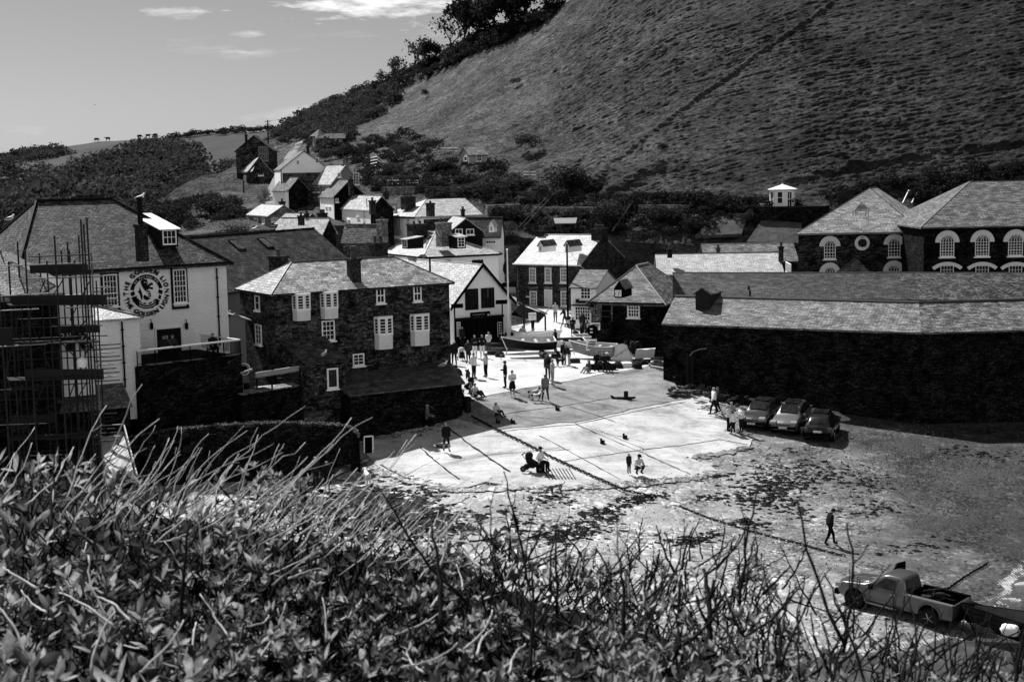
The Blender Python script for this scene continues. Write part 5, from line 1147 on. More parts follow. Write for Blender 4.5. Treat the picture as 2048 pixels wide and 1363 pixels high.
terr('garden_wall','pale wall strip below the garden shed',[(925,338),(985,338)],.5,ST_LT,1,off=1)
terr('garden_wall','low grey wall below the clipped hedge',[(905,398),(1000,396)],.8,ST_DK,1)
# timber steps and rails on the slope: long hand rails
for (x0,y0,x1,y1),lb in (((1037,463,1097,398),'pair of long sloping timber rails climbing the garden bank'),((1222,470,1260,415),'single pale sloping rail above the granite house'),):
    a,b=HG(x0,y0)+Z*.5-V((0,2,0)),HG(x1,y1)+Z*.5-V((0,2,0)); m=MB(); m.tube([a,b],.07,5)
    if x0==1037: c_=V((.5,0,0)); m.tube([a+c_,b+c_],.07,5)
    tag(m.build('slope_rail',WOOD),lb,'rail')
for k in range(2):
    x0=1800+18*k; a,b=HG(x0,405)-V((0,1,0)),HG(x0+12,380)-V((0,1,0)); m=MB(); m.tube([a,b],.06,5); m.tube([b,b+V((1.6,.2,.1))],.05,5)
    tag(m.build('hill_handrail',OFFW),('left' if k==0 else 'right')+' one of two pale slanted handrails behind the chapel roof','rail')
# fence posts above the shed, white stair rail
for (x0,x1,y,h,n_,lb) in ((883,918,308,.9,4,'open post and rail fence left of the garden shed'),(1045,1072,356,.9,3,'rustic post and rail fence beside the big dark bush'),(775,800,374,1.0,5,'pale picket fence below the clipped dark hedge'),(815,838,370,.7,4,'low pale trellis fence on the village terrace')):
    m=MB(); P=[HG(x0+(x1-x0)*k/(n_-1),y)-V((0,1.5,0)) for k in range(n_)]
    for p in P: m.tube([p-Z*.3,p+Z*h],.05,5)
    for f in (.45,.85): m.tube([p+Z*h*f for p in P],.035,4)
    tag(m.build('garden_fence',WOODL),lb,'fence')
m=MB(); a=HG(746,338)-V((0,3,0)); 
for k in range(4): m.tube([a+V((0,0,.3+.4*k)),a+V((.9,0,.5+.38*k)),a+V((2.0,0,-.5+.38*k))],.05,4)
tag(m.build('stair_rail',WHITE),'bright white stair balustrade beside the dark hedges','balustrade')
m=MB(); a=HG(765,340)-V((0,3,0)); m.para(a,(2.2,.2,0),(0,1.4,0),(0,0,.15)); m.para(a+V((.2,.1,-.7)),(1.8,.1,0),(0,1,0),(0,0,.7)); tag(m.build('garden_table',WHITE),'white covered garden table on the terrace','table')
# greenhouse, netting frame and bench above the granite house
m=MB(); a=at(1110,446,148); m.slab([a,a+V((2.2,0,0)),a+V((2.4,1.4,.5)),a+V((-.1,1.4,.5))],[(0,1,2,3)],.08); gh=m.build('cold_frame',W_GR); tag(gh,'white slanted cold frame roof in the garden behind the granite house','cold frame')
fr=empty('netting_frame',at(1262,500,149),'fruit cage draped in pale sagging netting on the bank','cage'); m=MB(); a=at(1224,497,149); 
for x,y in ((0,0),(3.9,0),(0,1.5),(3.9,1.5),(2,0)): m.tube([a+V((x,y,-.2)),a+V((x,y,1.1))],.04,4)
m.build('post',WOODL,fr); m=MB(); vs=[];k=12
for i in range(k+1):
    for j in range(5): f=i/k; vs.append(a+V((3.9*f,-.02+.38*j,1.1-.25*math.sin(math.pi*f*2)**2*(1 if j else 2.5)-.1*rnd.random()-(.9 if j==0 else 0))))
m.add(vs,[(i*5+j,i*5+5+j,i*5+6+j,i*5+1+j) for i in range(k) for j in range(4)]); m.build('netting',plain('garden_netting',.10,.9,.1,.5,6),fr)
for x0,y0,lb in ((1269,477,'white slatted garden bench above the netting frame'),(1310,430,'small pale bench on the garden terrace')):
    b=empty('garden_bench',at(x0,y0,150),lb,'bench'); a=at(x0,y0,150); m=MB(); m.para(a+V((0,0,.4)),(1.3,0,0),(0,.5,0),(0,0,.06)); m.build('seat',WOODL,b); m=MB()
    for k in range(3): m.para(a+V((0,.48,.55+.17*k)),(1.3,0,0),(0,.05,0),(0,0,.1))
    m.build('backrest',WOODL,b)
    for x in (0,1.2): m=MB(); m.para(a+V((x,0,-.1)),(.09,0,0),(0,.5,0),(0,0,.5)); m.build('leg',WOODL,b)
# poles and wires
def pole(px,yb,yt,Y,label,r=.11,mat=None,arms=0):
    a=at(px,yb,Y); b=at(px,yt,Y); m=MB(); m.tube([V((a.x,a.y,a.z-1)),V((a.x,a.y,b.z))],[r,r*.75],7)
    for k in range(arms): m.para(V((a.x-.6,a.y,b.z-.35-.45*k)),(1.2,0,0),(0,.1,0),(0,0,.1))
    o=m.build('utility_pole',mat or WOOD); tag(o,label,'pole'); return V((a.x,a.y,b.z-.2))
pa=pole(537,290,239,258,'tall wooden utility pole behind the dark gabled house',.13,None,1); pb=pole(600,262,220,272,'utility pole on the skyline above the lane',.13)
pole(489,410,360,190,'dark utility pole in front of the black bushes',.12); pc=pole(1136,640,487,128,'tall black pole rising in front of the granite house',.11,BLACK); pole(633,420,393,168,'thin dark pole beside the terrace house',.08,BLACK); pole(860,533,515,118,'dark stovepipe behind the stone house roof',.1,BLACK)
FLg=empty('flagpole',G(1018,694),'tall white flagpole with a limp dark flag in front of the lifeboat station','flagpole'); a=G(1018,694); zt=at(1015,500,a.y).z; m=MB(); m.tube([a,V((a.x,a.y,zt))],[.09,.055],7); m.ball((a.x,a.y,zt+.07),.1,6); m.build('pole',WHITE,FLg); m=MB(); m.para((a.x-.16,a.y-.1,a.z),(.32,0,0),(0,.22,0),(0,0,2.3)); m.build('pole_casing',OFFW,FLg)
m=MB(); zf=at(1015,525,a.y).z; m.prism([(0,.3),(-.3,-.1),(-.36,-.6),(-.22,-1.0),(-.1,-.9),(-.03,-1.1),(0,-.5)],V((a.x-.05,a.y,zf)),V((1,.1,0)),Z,V((0,.07,0))); m.build('flag',DARK,FLg)
m=MB()
for p,q in ((pa,pb),(pc,at(1202,563,127)),(pa,at(575,336,195))):
    m.tube([p.lerp(q,k/8)-Z*(.5*math.sin(math.pi*k/8)) for k in range(9)],.018,4)
    tag(m.build('overhead_wire',BLACK if p is not pc else OFFW),'thin overhead wire '+('between the two skyline poles' if q is pb else 'from the black pole to the shop' if p is pc else 'from the wooden pole to the pale gabled house'),'wire'); m=MB()
# ---------------------------------------------------------------- vegetation
LEAF_D=leafmat('foliage_dark',.019,.3,.6,.7,1.5,.03,.02); LEAF_M=leafmat('foliage_mid',.034,.35,.6,.7,1.5,.03,.045); LEAF_L=leafmat('foliage_pale',.08,.4,.6,.7,2.5,.05,.15); BARK=plain('bark',.03,.8,.05,.4,5,.3)
npr=np.random.RandomState(11)
def quads(name,q,mat,parent=None,extra=None):
    """q: n x 4 x 3 leaf quads"""
    n=len(q); me=bpy.data.meshes.new(name); me.vertices.add(n*4); me.vertices.foreach_set('co',q.reshape(-1).astype(np.float32))
    me.loops.add(n*4); me.loops.foreach_set('vertex_index',np.arange(n*4)); me.polygons.add(n); me.polygons.foreach_set('loop_start',np.arange(0,n*4,4)); me.update(calc_edges=True); me.materials.append(mat)
    o=bpy.data.objects.new(name,me); C.objects.link(o); 
    if parent: o.parent=parent
    return o
def leaves(pos,nor,size,flat=.6):
    """leaf clumps: bent kites at pos, facing roughly nor"""
    n=len(pos); r=npr.normal(size=(n,3)); nn=nor*(1-flat)+r*flat; nn/=np.linalg.norm(nn,axis=1,keepdims=True)+1e-9
    a=np.cross(nn,npr.normal(size=(n,3))); a/=np.linalg.norm(a,axis=1,keepdims=True)+1e-9; b=np.cross(nn,a)
    s=(size*npr.uniform(.6,1.4,(n,1))); w=npr.uniform(.35,.7,(n,1))
    return np.stack([pos-a*s,pos-b*s*w+nn*s*.2,pos+a*s,pos+b*s*w-nn*s*.1],1)
def blob(n,size,lumps=9,sq=(1,1,.85),box=False,seed=0,low=.0):
    """leaf quads of a crown about 1 wide and 1 tall standing on z=0"""
    rs=np.random.RandomState(seed)
    if box:
        d=rs.uniform(-.5,.5,(n,3)); ax=rs.randint(0,3,n); f=rs.randint(0,2,n)*1.0-.5; d[np.arange(n),ax]=f*rs.uniform(.8,1.06,n); p=d+np.array([0,0,.5]); nor=np.zeros((n,3)); nor[np.arange(n),ax]=f*2
        return leaves(p,nor,size)
    c=[];r=[]
    for i in range(lumps):
        a=rs.uniform(0,6.28); el=rs.uniform(-.1,1.0); rad=rs.uniform(.12,.27); c.append((math.cos(a)*math.cos(el)*.28,math.sin(a)*math.cos(el)*.28,.42+math.sin(el)*.3)); r.append(rad)
    c=np.array(c); r=np.array(r); k=rs.choice(lumps,n,p=r**2/np.sum(r**2)); d=rs.normal(size=(n,3)); d/=np.linalg.norm(d,axis=1,keepdims=True)
    p=c[k]+d*(r[k]*rs.uniform(.72,1.08,n))[:,None]; p*=np.array(sq); p[:,2]=np.maximum(p[:,2],low+rs.uniform(0,.08,n)); return leaves(p,d,size)
PB=[blob(520,.042,9,(1,1,.95),seed=i) for i in range(4)]; PS=[blob(260,.06,8,seed=20+i) for i in range(5)]
def inpoly(px,py,poly):
    x=np.array([p[0] for p in poly]);y=np.array([p[1] for p in poly]); r=False; j=len(poly)-1
    for i in range(len(poly)):
        if (y[i]>py)!=(y[j]>py) and px<(x[j]-x[i])*(py-y[i])/(y[j]-y[i])+x[i]: r=not r
        j=i
    return r
def scat(name,label,polys,n,fn,s0,s1,mat,hgt=.8,kind='stuff',cat='scrub'):
    out=[];r=random.Random(hash(label)%999 if False else len(label)*7+n)
    xs=[p[0] for q in polys for p in q]; ys=[p[1] for q in polys for p in q]; k=0;tries=0
    while k<n and tries<n*40:
        tries+=1; a,b=r.uniform(min(xs),max(xs)),r.uniform(min(ys),max(ys))
        if not any(inpoly(a,b,q) for q in polys): continue
        k+=1; P=fn(a,b); s=r.uniform(s0,s1)*(1 if r.random()<.8 else 1.5); an=r.uniform(0,6.28); q=PS[r.randrange(5)]; ca,sa=math.cos(an),math.sin(an)
        x=q[...,0]*ca-q[...,1]*sa; y=q[...,0]*sa+q[...,1]*ca
        out.append(np.stack([x*s+P.x,y*s+P.y,q[...,2]*s*hgt*r.uniform(.7,1.2)+P.z-.1*s],-1))
    return tag(quads(name,np.concatenate(out),mat),label,cat,kind=kind)
def bush(px,pb,w,h,mat,label,fn=HG,proto=None,Y=None,name='bush',cat='bush',dy=0,dep=1,group=None,box=False,n=None,rot=None):
    P=fn(px,pb) if Y is None else at(px,pb,Y); P=V((P.x,P.y-dy,P.z)); k=P.y/F; q=PB[rnd.randrange(4)] if not box else blob(n or 900,.03,box=True,seed=5)
    if n and not box: q=blob(n,.03,12,seed=int(px))
    a=rot if rot is not None else (rnd.uniform(0,6.28) if not box else 0); ca,sa=math.cos(a),math.sin(a); x=q[...,0]*ca-q[...,1]*sa; y=q[...,0]*sa+q[...,1]*ca
    o=quads(name,np.stack([x*w*k,y*w*k*dep,q[...,2]*h*k],-1),mat); o.location=P-V((0,0,.05*h*k)); return tag(o,label,cat,group)
far=[[(0,402),(60,378),(100,352),(185,326),(270,315),(330,298),(395,318),(400,345),(370,352),(330,372),(300,405),(250,445),(180,455),(0,470)],[(0,326),(60,312),(150,300),(150,306),(60,326),(0,340)],[(0,352),(60,345),(110,328),(100,340),(50,358),(0,368)]]
scat('scrub','mass of dark rounded scrub covering the far slope',far,620,FG,3.5,7.5,LEAF_M)
scat('scrub','scattered bushes across the near side of the far hill',[[(300,395),(390,345),(420,335),(440,350),(470,330),(470,345),(380,385),(330,420)],[(235,300),(310,288),(330,296),(250,312)]],90,FG,2.5,5,LEAF_M)
scat('scrub','thin dark hedge running along the far skyline',[[(330,279),(400,266),(545,259),(545,264),(400,272),(335,283)],[(-10,315),(60,306),(110,301),(60,318),(-10,330)],[(0,372),(40,370),(42,380),(0,384)]],170,FG,2.2,4,LEAF_D)
scat('scrub','dark scrub covering the shoulder of the hill above the lane',[[(535,262),(600,230),(700,190),(755,172),(800,200),(775,225),(705,262),(690,285),(640,270),(612,280),(560,285)],[(600,285),(640,275),(690,300),(680,320),(640,305)]],420,HG,1.6,3.6,LEAF_M)
scat('scrub','rough dark brambles between the hillside and the gardens',[[(640,292),(700,276),(790,272),(880,292),(905,325),(990,330),(1000,345),(1080,380),(1170,360),(1250,395),(1330,392),(1420,400),(1500,395),(1580,400),(1600,425),(1500,440),(1400,470),(1330,450),(1260,450),(1230,470),(1080,470),(1010,450),(960,395),(880,395),(800,385),(740,392),(700,330)],[(1640,395),(1700,385),(1760,370),(1850,360),(2048,330),(2048,365),(1960,370),(1860,420),(1800,380),(1700,400)]],1250,HG,.8,2.1,LEAF_D)
scat('scrub','paler leafy weeds among the terraced gardens',[[(700,300),(780,280),(900,330),(960,380),(1010,430),(1100,460),(1200,460),(1340,470),(1400,440),(1230,395),(1100,385),(1000,345),(900,300),(800,270)]],950,HG,.5,1.4,LEAF_L)
scat('scrub','low dark scrub on the spur above the pub',[[(255,440),(300,415),(345,402),(420,395),(470,400),(500,440),(420,450),(330,470),(260,470)]],130,HG,1.2,2.6,LEAF_D)
for px,pb,w,h,mt,lb in ((1128,388,120,80,LEAF_D,'biggest dark bush at the foot of the grassy slope'),(1057,303,66,52,LEAF_M,'upright twiggy bush on the grass above the garden shed'),(849,194,20,24,LEAF_D,'small dark upright bush alone on the upper grass'),(1031,170,26,22,LEAF_M,'small round bush on the upper grass near the sheep tracks'),(1222,447,96,58,LEAF_D,'rounded dark clipped bush above the granite house'),(1000,385,110,55,LEAF_M,'wide leafy bush in front of the garden shed'),
 (440,432,110,50,LEAF_D,'wide black bush behind the pale flowering shrub'),(452,466,120,38,LEAF_L,'pale flowering shrub behind the old slate barn'),(527,408,34,50,LEAF_L,'pale tall hedge bush lining the lane'),(800,312,46,36,LEAF_M,'pale round bush above the clipped hedges'),(770,322,36,26,LEAF_D,'small dark round bush left of the clipped hedges'),(705,318,56,44,LEAF_D,'dark bush above the terrace house'),(660,322,50,36,LEAF_M,'dark shrub right of the pale gabled house gable'),(1330,445,90,46,LEAF_D,'dark spreading bush below the left end of the summerhouse garden'),(1400,470,80,60,LEAF_D,'dark thicket left of the sloping lawn'),(1500,452,30,50,LEAF_M,'ivy-grown post between the two lawns'),(1690,417,40,56,LEAF_D,'tall dark shrub right of the summerhouse'),(1325,300,26,20,LEAF_D,'small bush at the foot of the sloping bank'),(1012,474,60,40,LEAF_M,'twiggy bush beside the dormer cottage'),(1290,486,70,40,LEAF_D,'dark bush behind the white garden bench'),(820,455,40,30,LEAF_D,'shrub behind the long white house') if False else (885,345,50,34,LEAF_D,'dark bush left of the clipped long hedge'),(590,258,40,30,LEAF_D,'skyline bush beside the second utility pole'),(570,292,34,24,LEAF_D,'dark bush where the lane tops the hill'),(640,262,44,34,LEAF_M,'bush above the timber chalet')): bush(px,pb,w,h,mt,lb,n=1300)
for px,pb,w,h,d,lb in ((800,352,62,28,.5,'upper of the clipped dark hedges on the village terrace'),(790,372,84,22,.4,'lower clipped dark hedge below the first one'),(957,401,104,34,.25,'long clipped ivy hedge above the long white house'),(1040,402,60,20,.3,'short clipped hedge right of the long ivy hedge'),(1570,437,190,13,.1,'low dark hedge along the summerhouse terrace'),(1150,448,90,14,.2,'narrow clipped hedge behind the granite house chimney')): bush(px,pb,w,h,LEAF_M,lb,name='hedge',cat='hedge',box=True,dep=d,n=1500)
# lawns of the gardens
LAWN=ground('garden_lawn',.035,.075,1.2,None,0,(.8,.9),.5)
def lawn(px,label):
    P=[HG(a,b)+V((0,-.9,.3)) for a,b in px]; m=MB(); m.slab(P,[tuple(range(len(P)))],.3); tag(m.build('lawn',LAWN),label,'lawn',kind='structure')
lawn([(1388,475),(1480,472),(1490,442),(1430,436)],'sloping lawn left of the ivy-grown post'); lawn([(1490,488),(1600,490),(1600,450),(1520,445)],'sloping lawn between the ivy-grown post and the chapel')
# skyline trees: trunk, limbs, twigs and a loose crown
def tree(px,pb,hpx,lean,dens,label,name='tree',mat=LEAF_D,spread=.55,dy=-1,seed=1,ls=.07):
    P=HG(px,pb); P=V((P.x,P.y-dy,P.z-.3)); H=hpx*P.y/F; r=random.Random(seed); root=empty(name,P,label,'tree','trees on the hill skyline'); m=MB(); tips=[]
    def grow(p,d,L,rad,dep):
        k=3; pts=[p]
        for i in range(k):
            d=(d+V((r.uniform(-.18,.18),r.uniform(-.18,.18),r.uniform(-.05,.12)))).normalized(); p=p+d*L/k; pts.append(p)
        m.tube(pts,[rad,rad*.85,rad*.72,rad*.6],5 if dep<2 else 3,0,False)
        if dep>=4: tips.append(p); return
        tips.append(p) if dep>=3 else None
        for i in range(3 if dep<1 else r.choice((2,3,3))):
            a=r.uniform(0,6.28); e=spread*r.uniform(.6,1.3); o=d.orthogonal().normalized(); o=Matrix.Rotation(a,3,d)@o
            grow(pts[-1] if i<2 else pts[2],(d*math.cos(e)+o*math.sin(e)+V((lean*.12,0,.08))).normalized(),L*r.uniform(.6,.82),rad*.58,dep+1)
    grow(V(P),V((lean,0,1)).normalized(),H*.32,H*.03,0); m.build('trunk',BARK,root,False,False)
    t=np.array([list(q-P) for q in tips]); k=int(dens*len(t)*(2.6 if dens>=5 else 1.2)); pos=t[npr.randint(0,len(t),k)]+npr.normal(size=(k,3))*H*.075; o=quads('crown',leaves(pos,npr.normal(size=(k,3)),H*ls*.6),mat); o.parent=root
for i,(px,pb,h,dn,lb) in enumerate(((768,176,44,3,'leftmost small bare tree of the skyline row'),(788,170,62,3,'bare twiggy tree second in the skyline row'),(826,154,92,1.2,'tallest bare fan-shaped tree on the skyline'),(848,146,66,4,'short tree beside the fan-shaped bare tree'),(872,130,60,5,'bushy tree in the gap right of the bare trees'),(902,112,84,3,'sparse tree left of the dense skyline wood'),(925,100,104,5,'tall leafy tree at the left end of the dense skyline wood'),(955,90,100,8,'dense dark tree in the skyline wood'),(990,80,110,8,'broad dark tree in the middle of the skyline wood'),(1022,66,100,8,'dense tree right of the middle of the skyline wood'),(1055,52,96,7,'dark tree near the right end of the skyline wood'),(1090,36,90,6,'last leafy tree of the skyline wood'),(1128,14,60,2,'thin tree standing alone right of the skyline wood'))): tree(px,pb,h,.05,dn,lb,seed=i+3,mat=LEAF_D if dn>4 else LEAF_M)
scat('scrub','dark undergrowth below the skyline trees',[[(745,180),(800,150),(860,130),(905,100),(960,75),(1040,45),(1125,8),(1100,45),(1020,85),(940,115),(870,150),(800,185),(770,205)]],340,HG,1.6,3.4,LEAF_D)
# ragged pale turf on the curved sea wall, added to show its lit top
tp_=[]
for a,b in zip(Pq[:-1],Pq[1:]):
    for i in range(110): q=a.lerp(b,rnd.random()); tp_.append((q.x+rnd.gauss(0,.05)-swo.location.x*0,q.y+rnd.gauss(.05,.2),q.z+.02+.05*rnd.random()))
tp_=np.array(tp_); quads('turf',leaves(tp_,np.tile((0,-.3,1.),(len(tp_),1)),.07),LEAF_L,swo)
# cattle on the far skyline
COW=plain('cow_hide',.01,.8,.1,.3)
for i,(px,py,f,lb) in enumerate(((193,282,1,'leftmost dark cow grazing on the far skyline'),(216,280,-1,'second dark cow on the far skyline, facing left'),(279,275,1,'dark cow lying left of the skyline hedge'),(296,273,1,'dark cow standing just left of the skyline hedge'),(311,272,-1,'dark cow at the very end of the skyline hedge'))):
    P=far_pt(px,1.0); k=.95; m=MB(); g=lambda x,z,y=0:P+V((x*f*k,y*k,z*k+.2))
    m.tube([g(-.75,.95),g(-.6,1.0),g(0,.98),g(.5,1.05),g(.8,1.0)],[.2,.36,.4,.36,.22],8); m.tube([g(.75,1.05),g(1.1,.75 if i%2==0 else 1.2),g(1.35,.5 if i%2==0 else 1.2)],[.2,.17,.1],6)
    for x in (-.6,.55):
        for y in (-.2,.2): m.tube([g(x,.9,y),g(x+.05,.45,y),g(x,.0,y)],[.14,.09,.08],5)
    m.tube([g(-.8,1.2),g(-.95,.9),g(-.93,.5)],.04,4)
    for y in (-.12,.12): m.tube([g(1.0,1.0,y),g(.95,1.1,y*2)],[.06,.02],4)
    tag(m.build('cow',COW,smooth=True,loc=P),lb,'cow','cattle on the far skyline')
# ---------------------------------------------------------------- scaffold on the left and the building it wraps
SBD=House('scaffolded_building','dark half-hidden building wrapped in scaffolding at the left edge','building',104,600,73.5,-10,-160,150,2,b=5)
SBD.walls(ST_DK,'A',1,(1,1)); m=MB(); m.slab([at(-120,470,73.),at(20,505,72.6),at(122,562,72.6),at(60,600,70.5),at(-120,560,70.5)],[(4,3,2,1,0)],.12); m.build('roof',SL_MID,SBD.root)
m=MB(); m.slab([at(20,503,72.5),at(122,560,72.5),at(118,572,72.2),at(12,514,72.2)],[(3,2,1,0)],.08); m.build('verge',OFFW,SBD.root)
# pub mural arch seen through the tubes
sg=empty('painted_arch',at(142,690,75.2),'dark painted arch lettered GOLDEN LION behind the scaffold','sign'); O=at(141,700,75.3); d=V((.87,.48,0)); n=V((.48,-.87,0)); r0=1.15
m=MB(); k=18
for i in range(k):
    a,b=math.pi*i/k,math.pi*(i+1)/k; q=lambda an,r_:O+d*math.cos(an)*r_+Z*math.sin(an)*r_; m.add([q(a,.5*r0),q(a,r0*1.05),q(b,r0*1.05),q(b,.5*r0)],[(0,1,2,3)])
m.prism([(-.25,0),(-.28,.2),(-.1,.4),(.15,.38),(.28,.15),(.2,0)],O,d,Z,n*.01)
m.build('arch_panel',DARK,sg); m=MB(); text_arc(m,'GOLDEN LION',O+n*.03,d,Z,r0*.72,r0*.28,math.pi/2,True,0,1.15); m.build('lettering',OFFW,sg)
m=MB(); O2=O-n*.25-Z*4.2-d*1.3; m.para(O2-d*.6,d*3.2,-n*.1,Z*7.2); wv=m.build('whitewashed_wall',W_GL); tag(wv,'strip of whitewashed wall showing between the scaffold tubes','wall')
SCF=empty('scaffold',at(120,900,70),'tall tube and board scaffolding in front of the dark building at the left edge','scaffold')
def tubep(name,a,b,r=.03,mat=None): m=MB(); m.tube([a,b],r,7); return m.build(name,mat or STEELD,SCF)
for x,yt,Y in ((6,463,68.5),(28,522,70),(48,482,71.5),(62,500,69),(122,470,68.5),(147,482,71.5),(150,500,70.5),(176,438,69),(181,447,70.2),(188,434,69.2),(193,505,71.8)):
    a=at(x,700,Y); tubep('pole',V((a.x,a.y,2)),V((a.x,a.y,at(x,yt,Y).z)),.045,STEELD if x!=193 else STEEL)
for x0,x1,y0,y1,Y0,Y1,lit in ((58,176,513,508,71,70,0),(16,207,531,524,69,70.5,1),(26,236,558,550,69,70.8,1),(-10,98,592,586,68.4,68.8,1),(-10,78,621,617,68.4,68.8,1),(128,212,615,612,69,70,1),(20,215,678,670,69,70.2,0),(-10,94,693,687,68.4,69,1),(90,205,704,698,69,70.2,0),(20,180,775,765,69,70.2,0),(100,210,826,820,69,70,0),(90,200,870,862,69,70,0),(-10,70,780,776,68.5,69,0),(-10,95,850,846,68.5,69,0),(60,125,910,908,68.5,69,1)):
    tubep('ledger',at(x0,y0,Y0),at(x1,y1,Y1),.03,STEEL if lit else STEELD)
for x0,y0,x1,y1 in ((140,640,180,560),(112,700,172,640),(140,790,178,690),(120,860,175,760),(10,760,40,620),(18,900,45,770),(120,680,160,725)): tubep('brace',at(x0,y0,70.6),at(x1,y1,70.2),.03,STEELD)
for g,(y0,y1,nn,xl) in enumerate(((573,612,6,236),(688,760,10,240),(818,880,9,242),(885,955,9,262))):
    for k in range(nn):
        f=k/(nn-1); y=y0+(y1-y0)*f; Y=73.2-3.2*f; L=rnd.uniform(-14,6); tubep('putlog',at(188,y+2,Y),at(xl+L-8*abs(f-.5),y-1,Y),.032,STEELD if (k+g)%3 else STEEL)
for x0,x1,y0,y1,Y in ((24,214,590,611,69.2),(50,208,738,760,69.2),(-10,26,655,690,68),(115,180,798,806,69.4)):
    m=MB(); a,b=at(x0,y1,Y),at(x1,y1-2,Y+.8); m.para(a,b-a,V((-.02,.06,0)),Z*((y1-y0)*Y/F)); m.build('toe_board',WOOD,SCF)
for y in (612,690,762,880):
    m=MB(); a,b=at(20,y,68.8),at(200,y-6,69.8); m.para(a,b-a,V((-.6,1.2,0)),Z*.05); m.build('deck',WOOD,SCF)
m=MB(); q=at(165,733,69.8); m.lathe(q,[(.2,0),(.26,.3),(.22,.42),(.05,.5)],10); bk=m.build('bucket',WHITE); tag(bk,'white bucket standing on the scaffold deck','bucket')
# sunlit slab and its edging board below the scaffold
rp=empty('paved_ramp',at(235,900,68),'bright paved ramp with a pale board along its edge below the scaffold','ramp')
m=MB(); m.slab([at(203,876,72),at(246,862,72),at(268,945,67),at(212,985,67)],[(3,2,1,0)],.3); m.build('paving',ground('paving_flags',.3,.5,1.5,3,.2),rp)
m=MB(); a,b=at(247,856,72),at(274,960,67); m.para(a,b-a,V((.05,.02,0)),Z*.28); m.build('edge_board',WOODL,rp)

for x,yt,yb,Y in ((14,500,960,72.5),(36,540,960,72.6),(90,505,960,72.2),(104,520,960,69.6),(134,500,960,73),(160,520,960,72.4),(170,470,960,73),(200,560,960,72.5)):
    a=at(x,700,Y); tubep('pole',V((a.x,a.y,2)),V((a.x,a.y,at(x,yt,Y).z)),.04,STEELD)
for x0,x1,y0,y1,Y in ((-10,190,640,632,72.5),(20,205,720,712,72.4),(-10,190,800,792,72.3),(-10,200,560,552,72.6),(20,205,655,650,70),(-10,200,905,896,70)): tubep('ledger',at(x0,y0,Y),at(x1,y1,Y+.5),.03,STEELD)
for x0,y0,x1,y1 in ((30,700,90,560),(40,880,100,740),(130,930,176,830),(100,600,150,520),(60,640,110,760)): tubep('brace',at(x0,y0,71.8),at(x1,y1,71.2),.03,STEELD)
for y,x0,x1 in ((530,60,176),(650,110,200),(830,20,110)):
    m=MB(); a,b=at(x0,y+16,70.8),at(x1,y+14,71.2); m.para(a,b-a,V((0,.05,0)),Z*.42); m.build('toe_board',WOOD,SCF)
# ---------------------------------------------------------------- boats, vehicles and gear
RUB=plain('tyre_rubber',.008,.8,.2,.3,10); CHROME=plain('alloy',.35,.3,.6,.1,5,metal=.8); LAMP=plain('lamp_glass',.2,.1,.8,.1); TAIL=plain('tail_lamp',.06,.15,.6,.1); PLATE=plain('number_plate',.65,.5,.3,.05); NET=plain('netting_dark',.02,.9,.03,.6,20,.6)
def place(root,P,rz,tilt=None):
    root.location=P; root.rotation_euler=(0,0,rz) if tilt is None else (tilt[0],tilt[1],rz)
def wheel(par,c,r,w,name='wheel',ax=(0,1,0)):
    m=MB(); c=V(c); prof=[(r*.62,-w/2),(r*.9,-w/2),(r,-w*.35),(r,w*.35),(r*.9,w/2),(r*.62,w/2)]
    a=V(ax); m.lathe(c,prof,18,0,a); t=m.build(name,RUB,par); m=MB(); m.lathe(c,[(r*.3,-w*.42),(r*.63,-w*.46),(r*.63,w*.46),(r*.3,w*.42),(r*.1,w*.46)],16,0,a); 
    for k in range(5):
        an=k*1.2566; u=a.orthogonal().normalized(); v=a.cross(u); e=u*math.cos(an)+v*math.sin(an)
        for sg in (-1,1): m.tube([c+a*sg*w*.47,c+e*r*.58+a*sg*w*.47],r*.07,4)
    m.build('rim',CHROME,t); return t
def loft(st,mirror=True):
    """st: list of (x,[(y,z)...] from sill to centre line) -> verts grid both sides"""
    return st
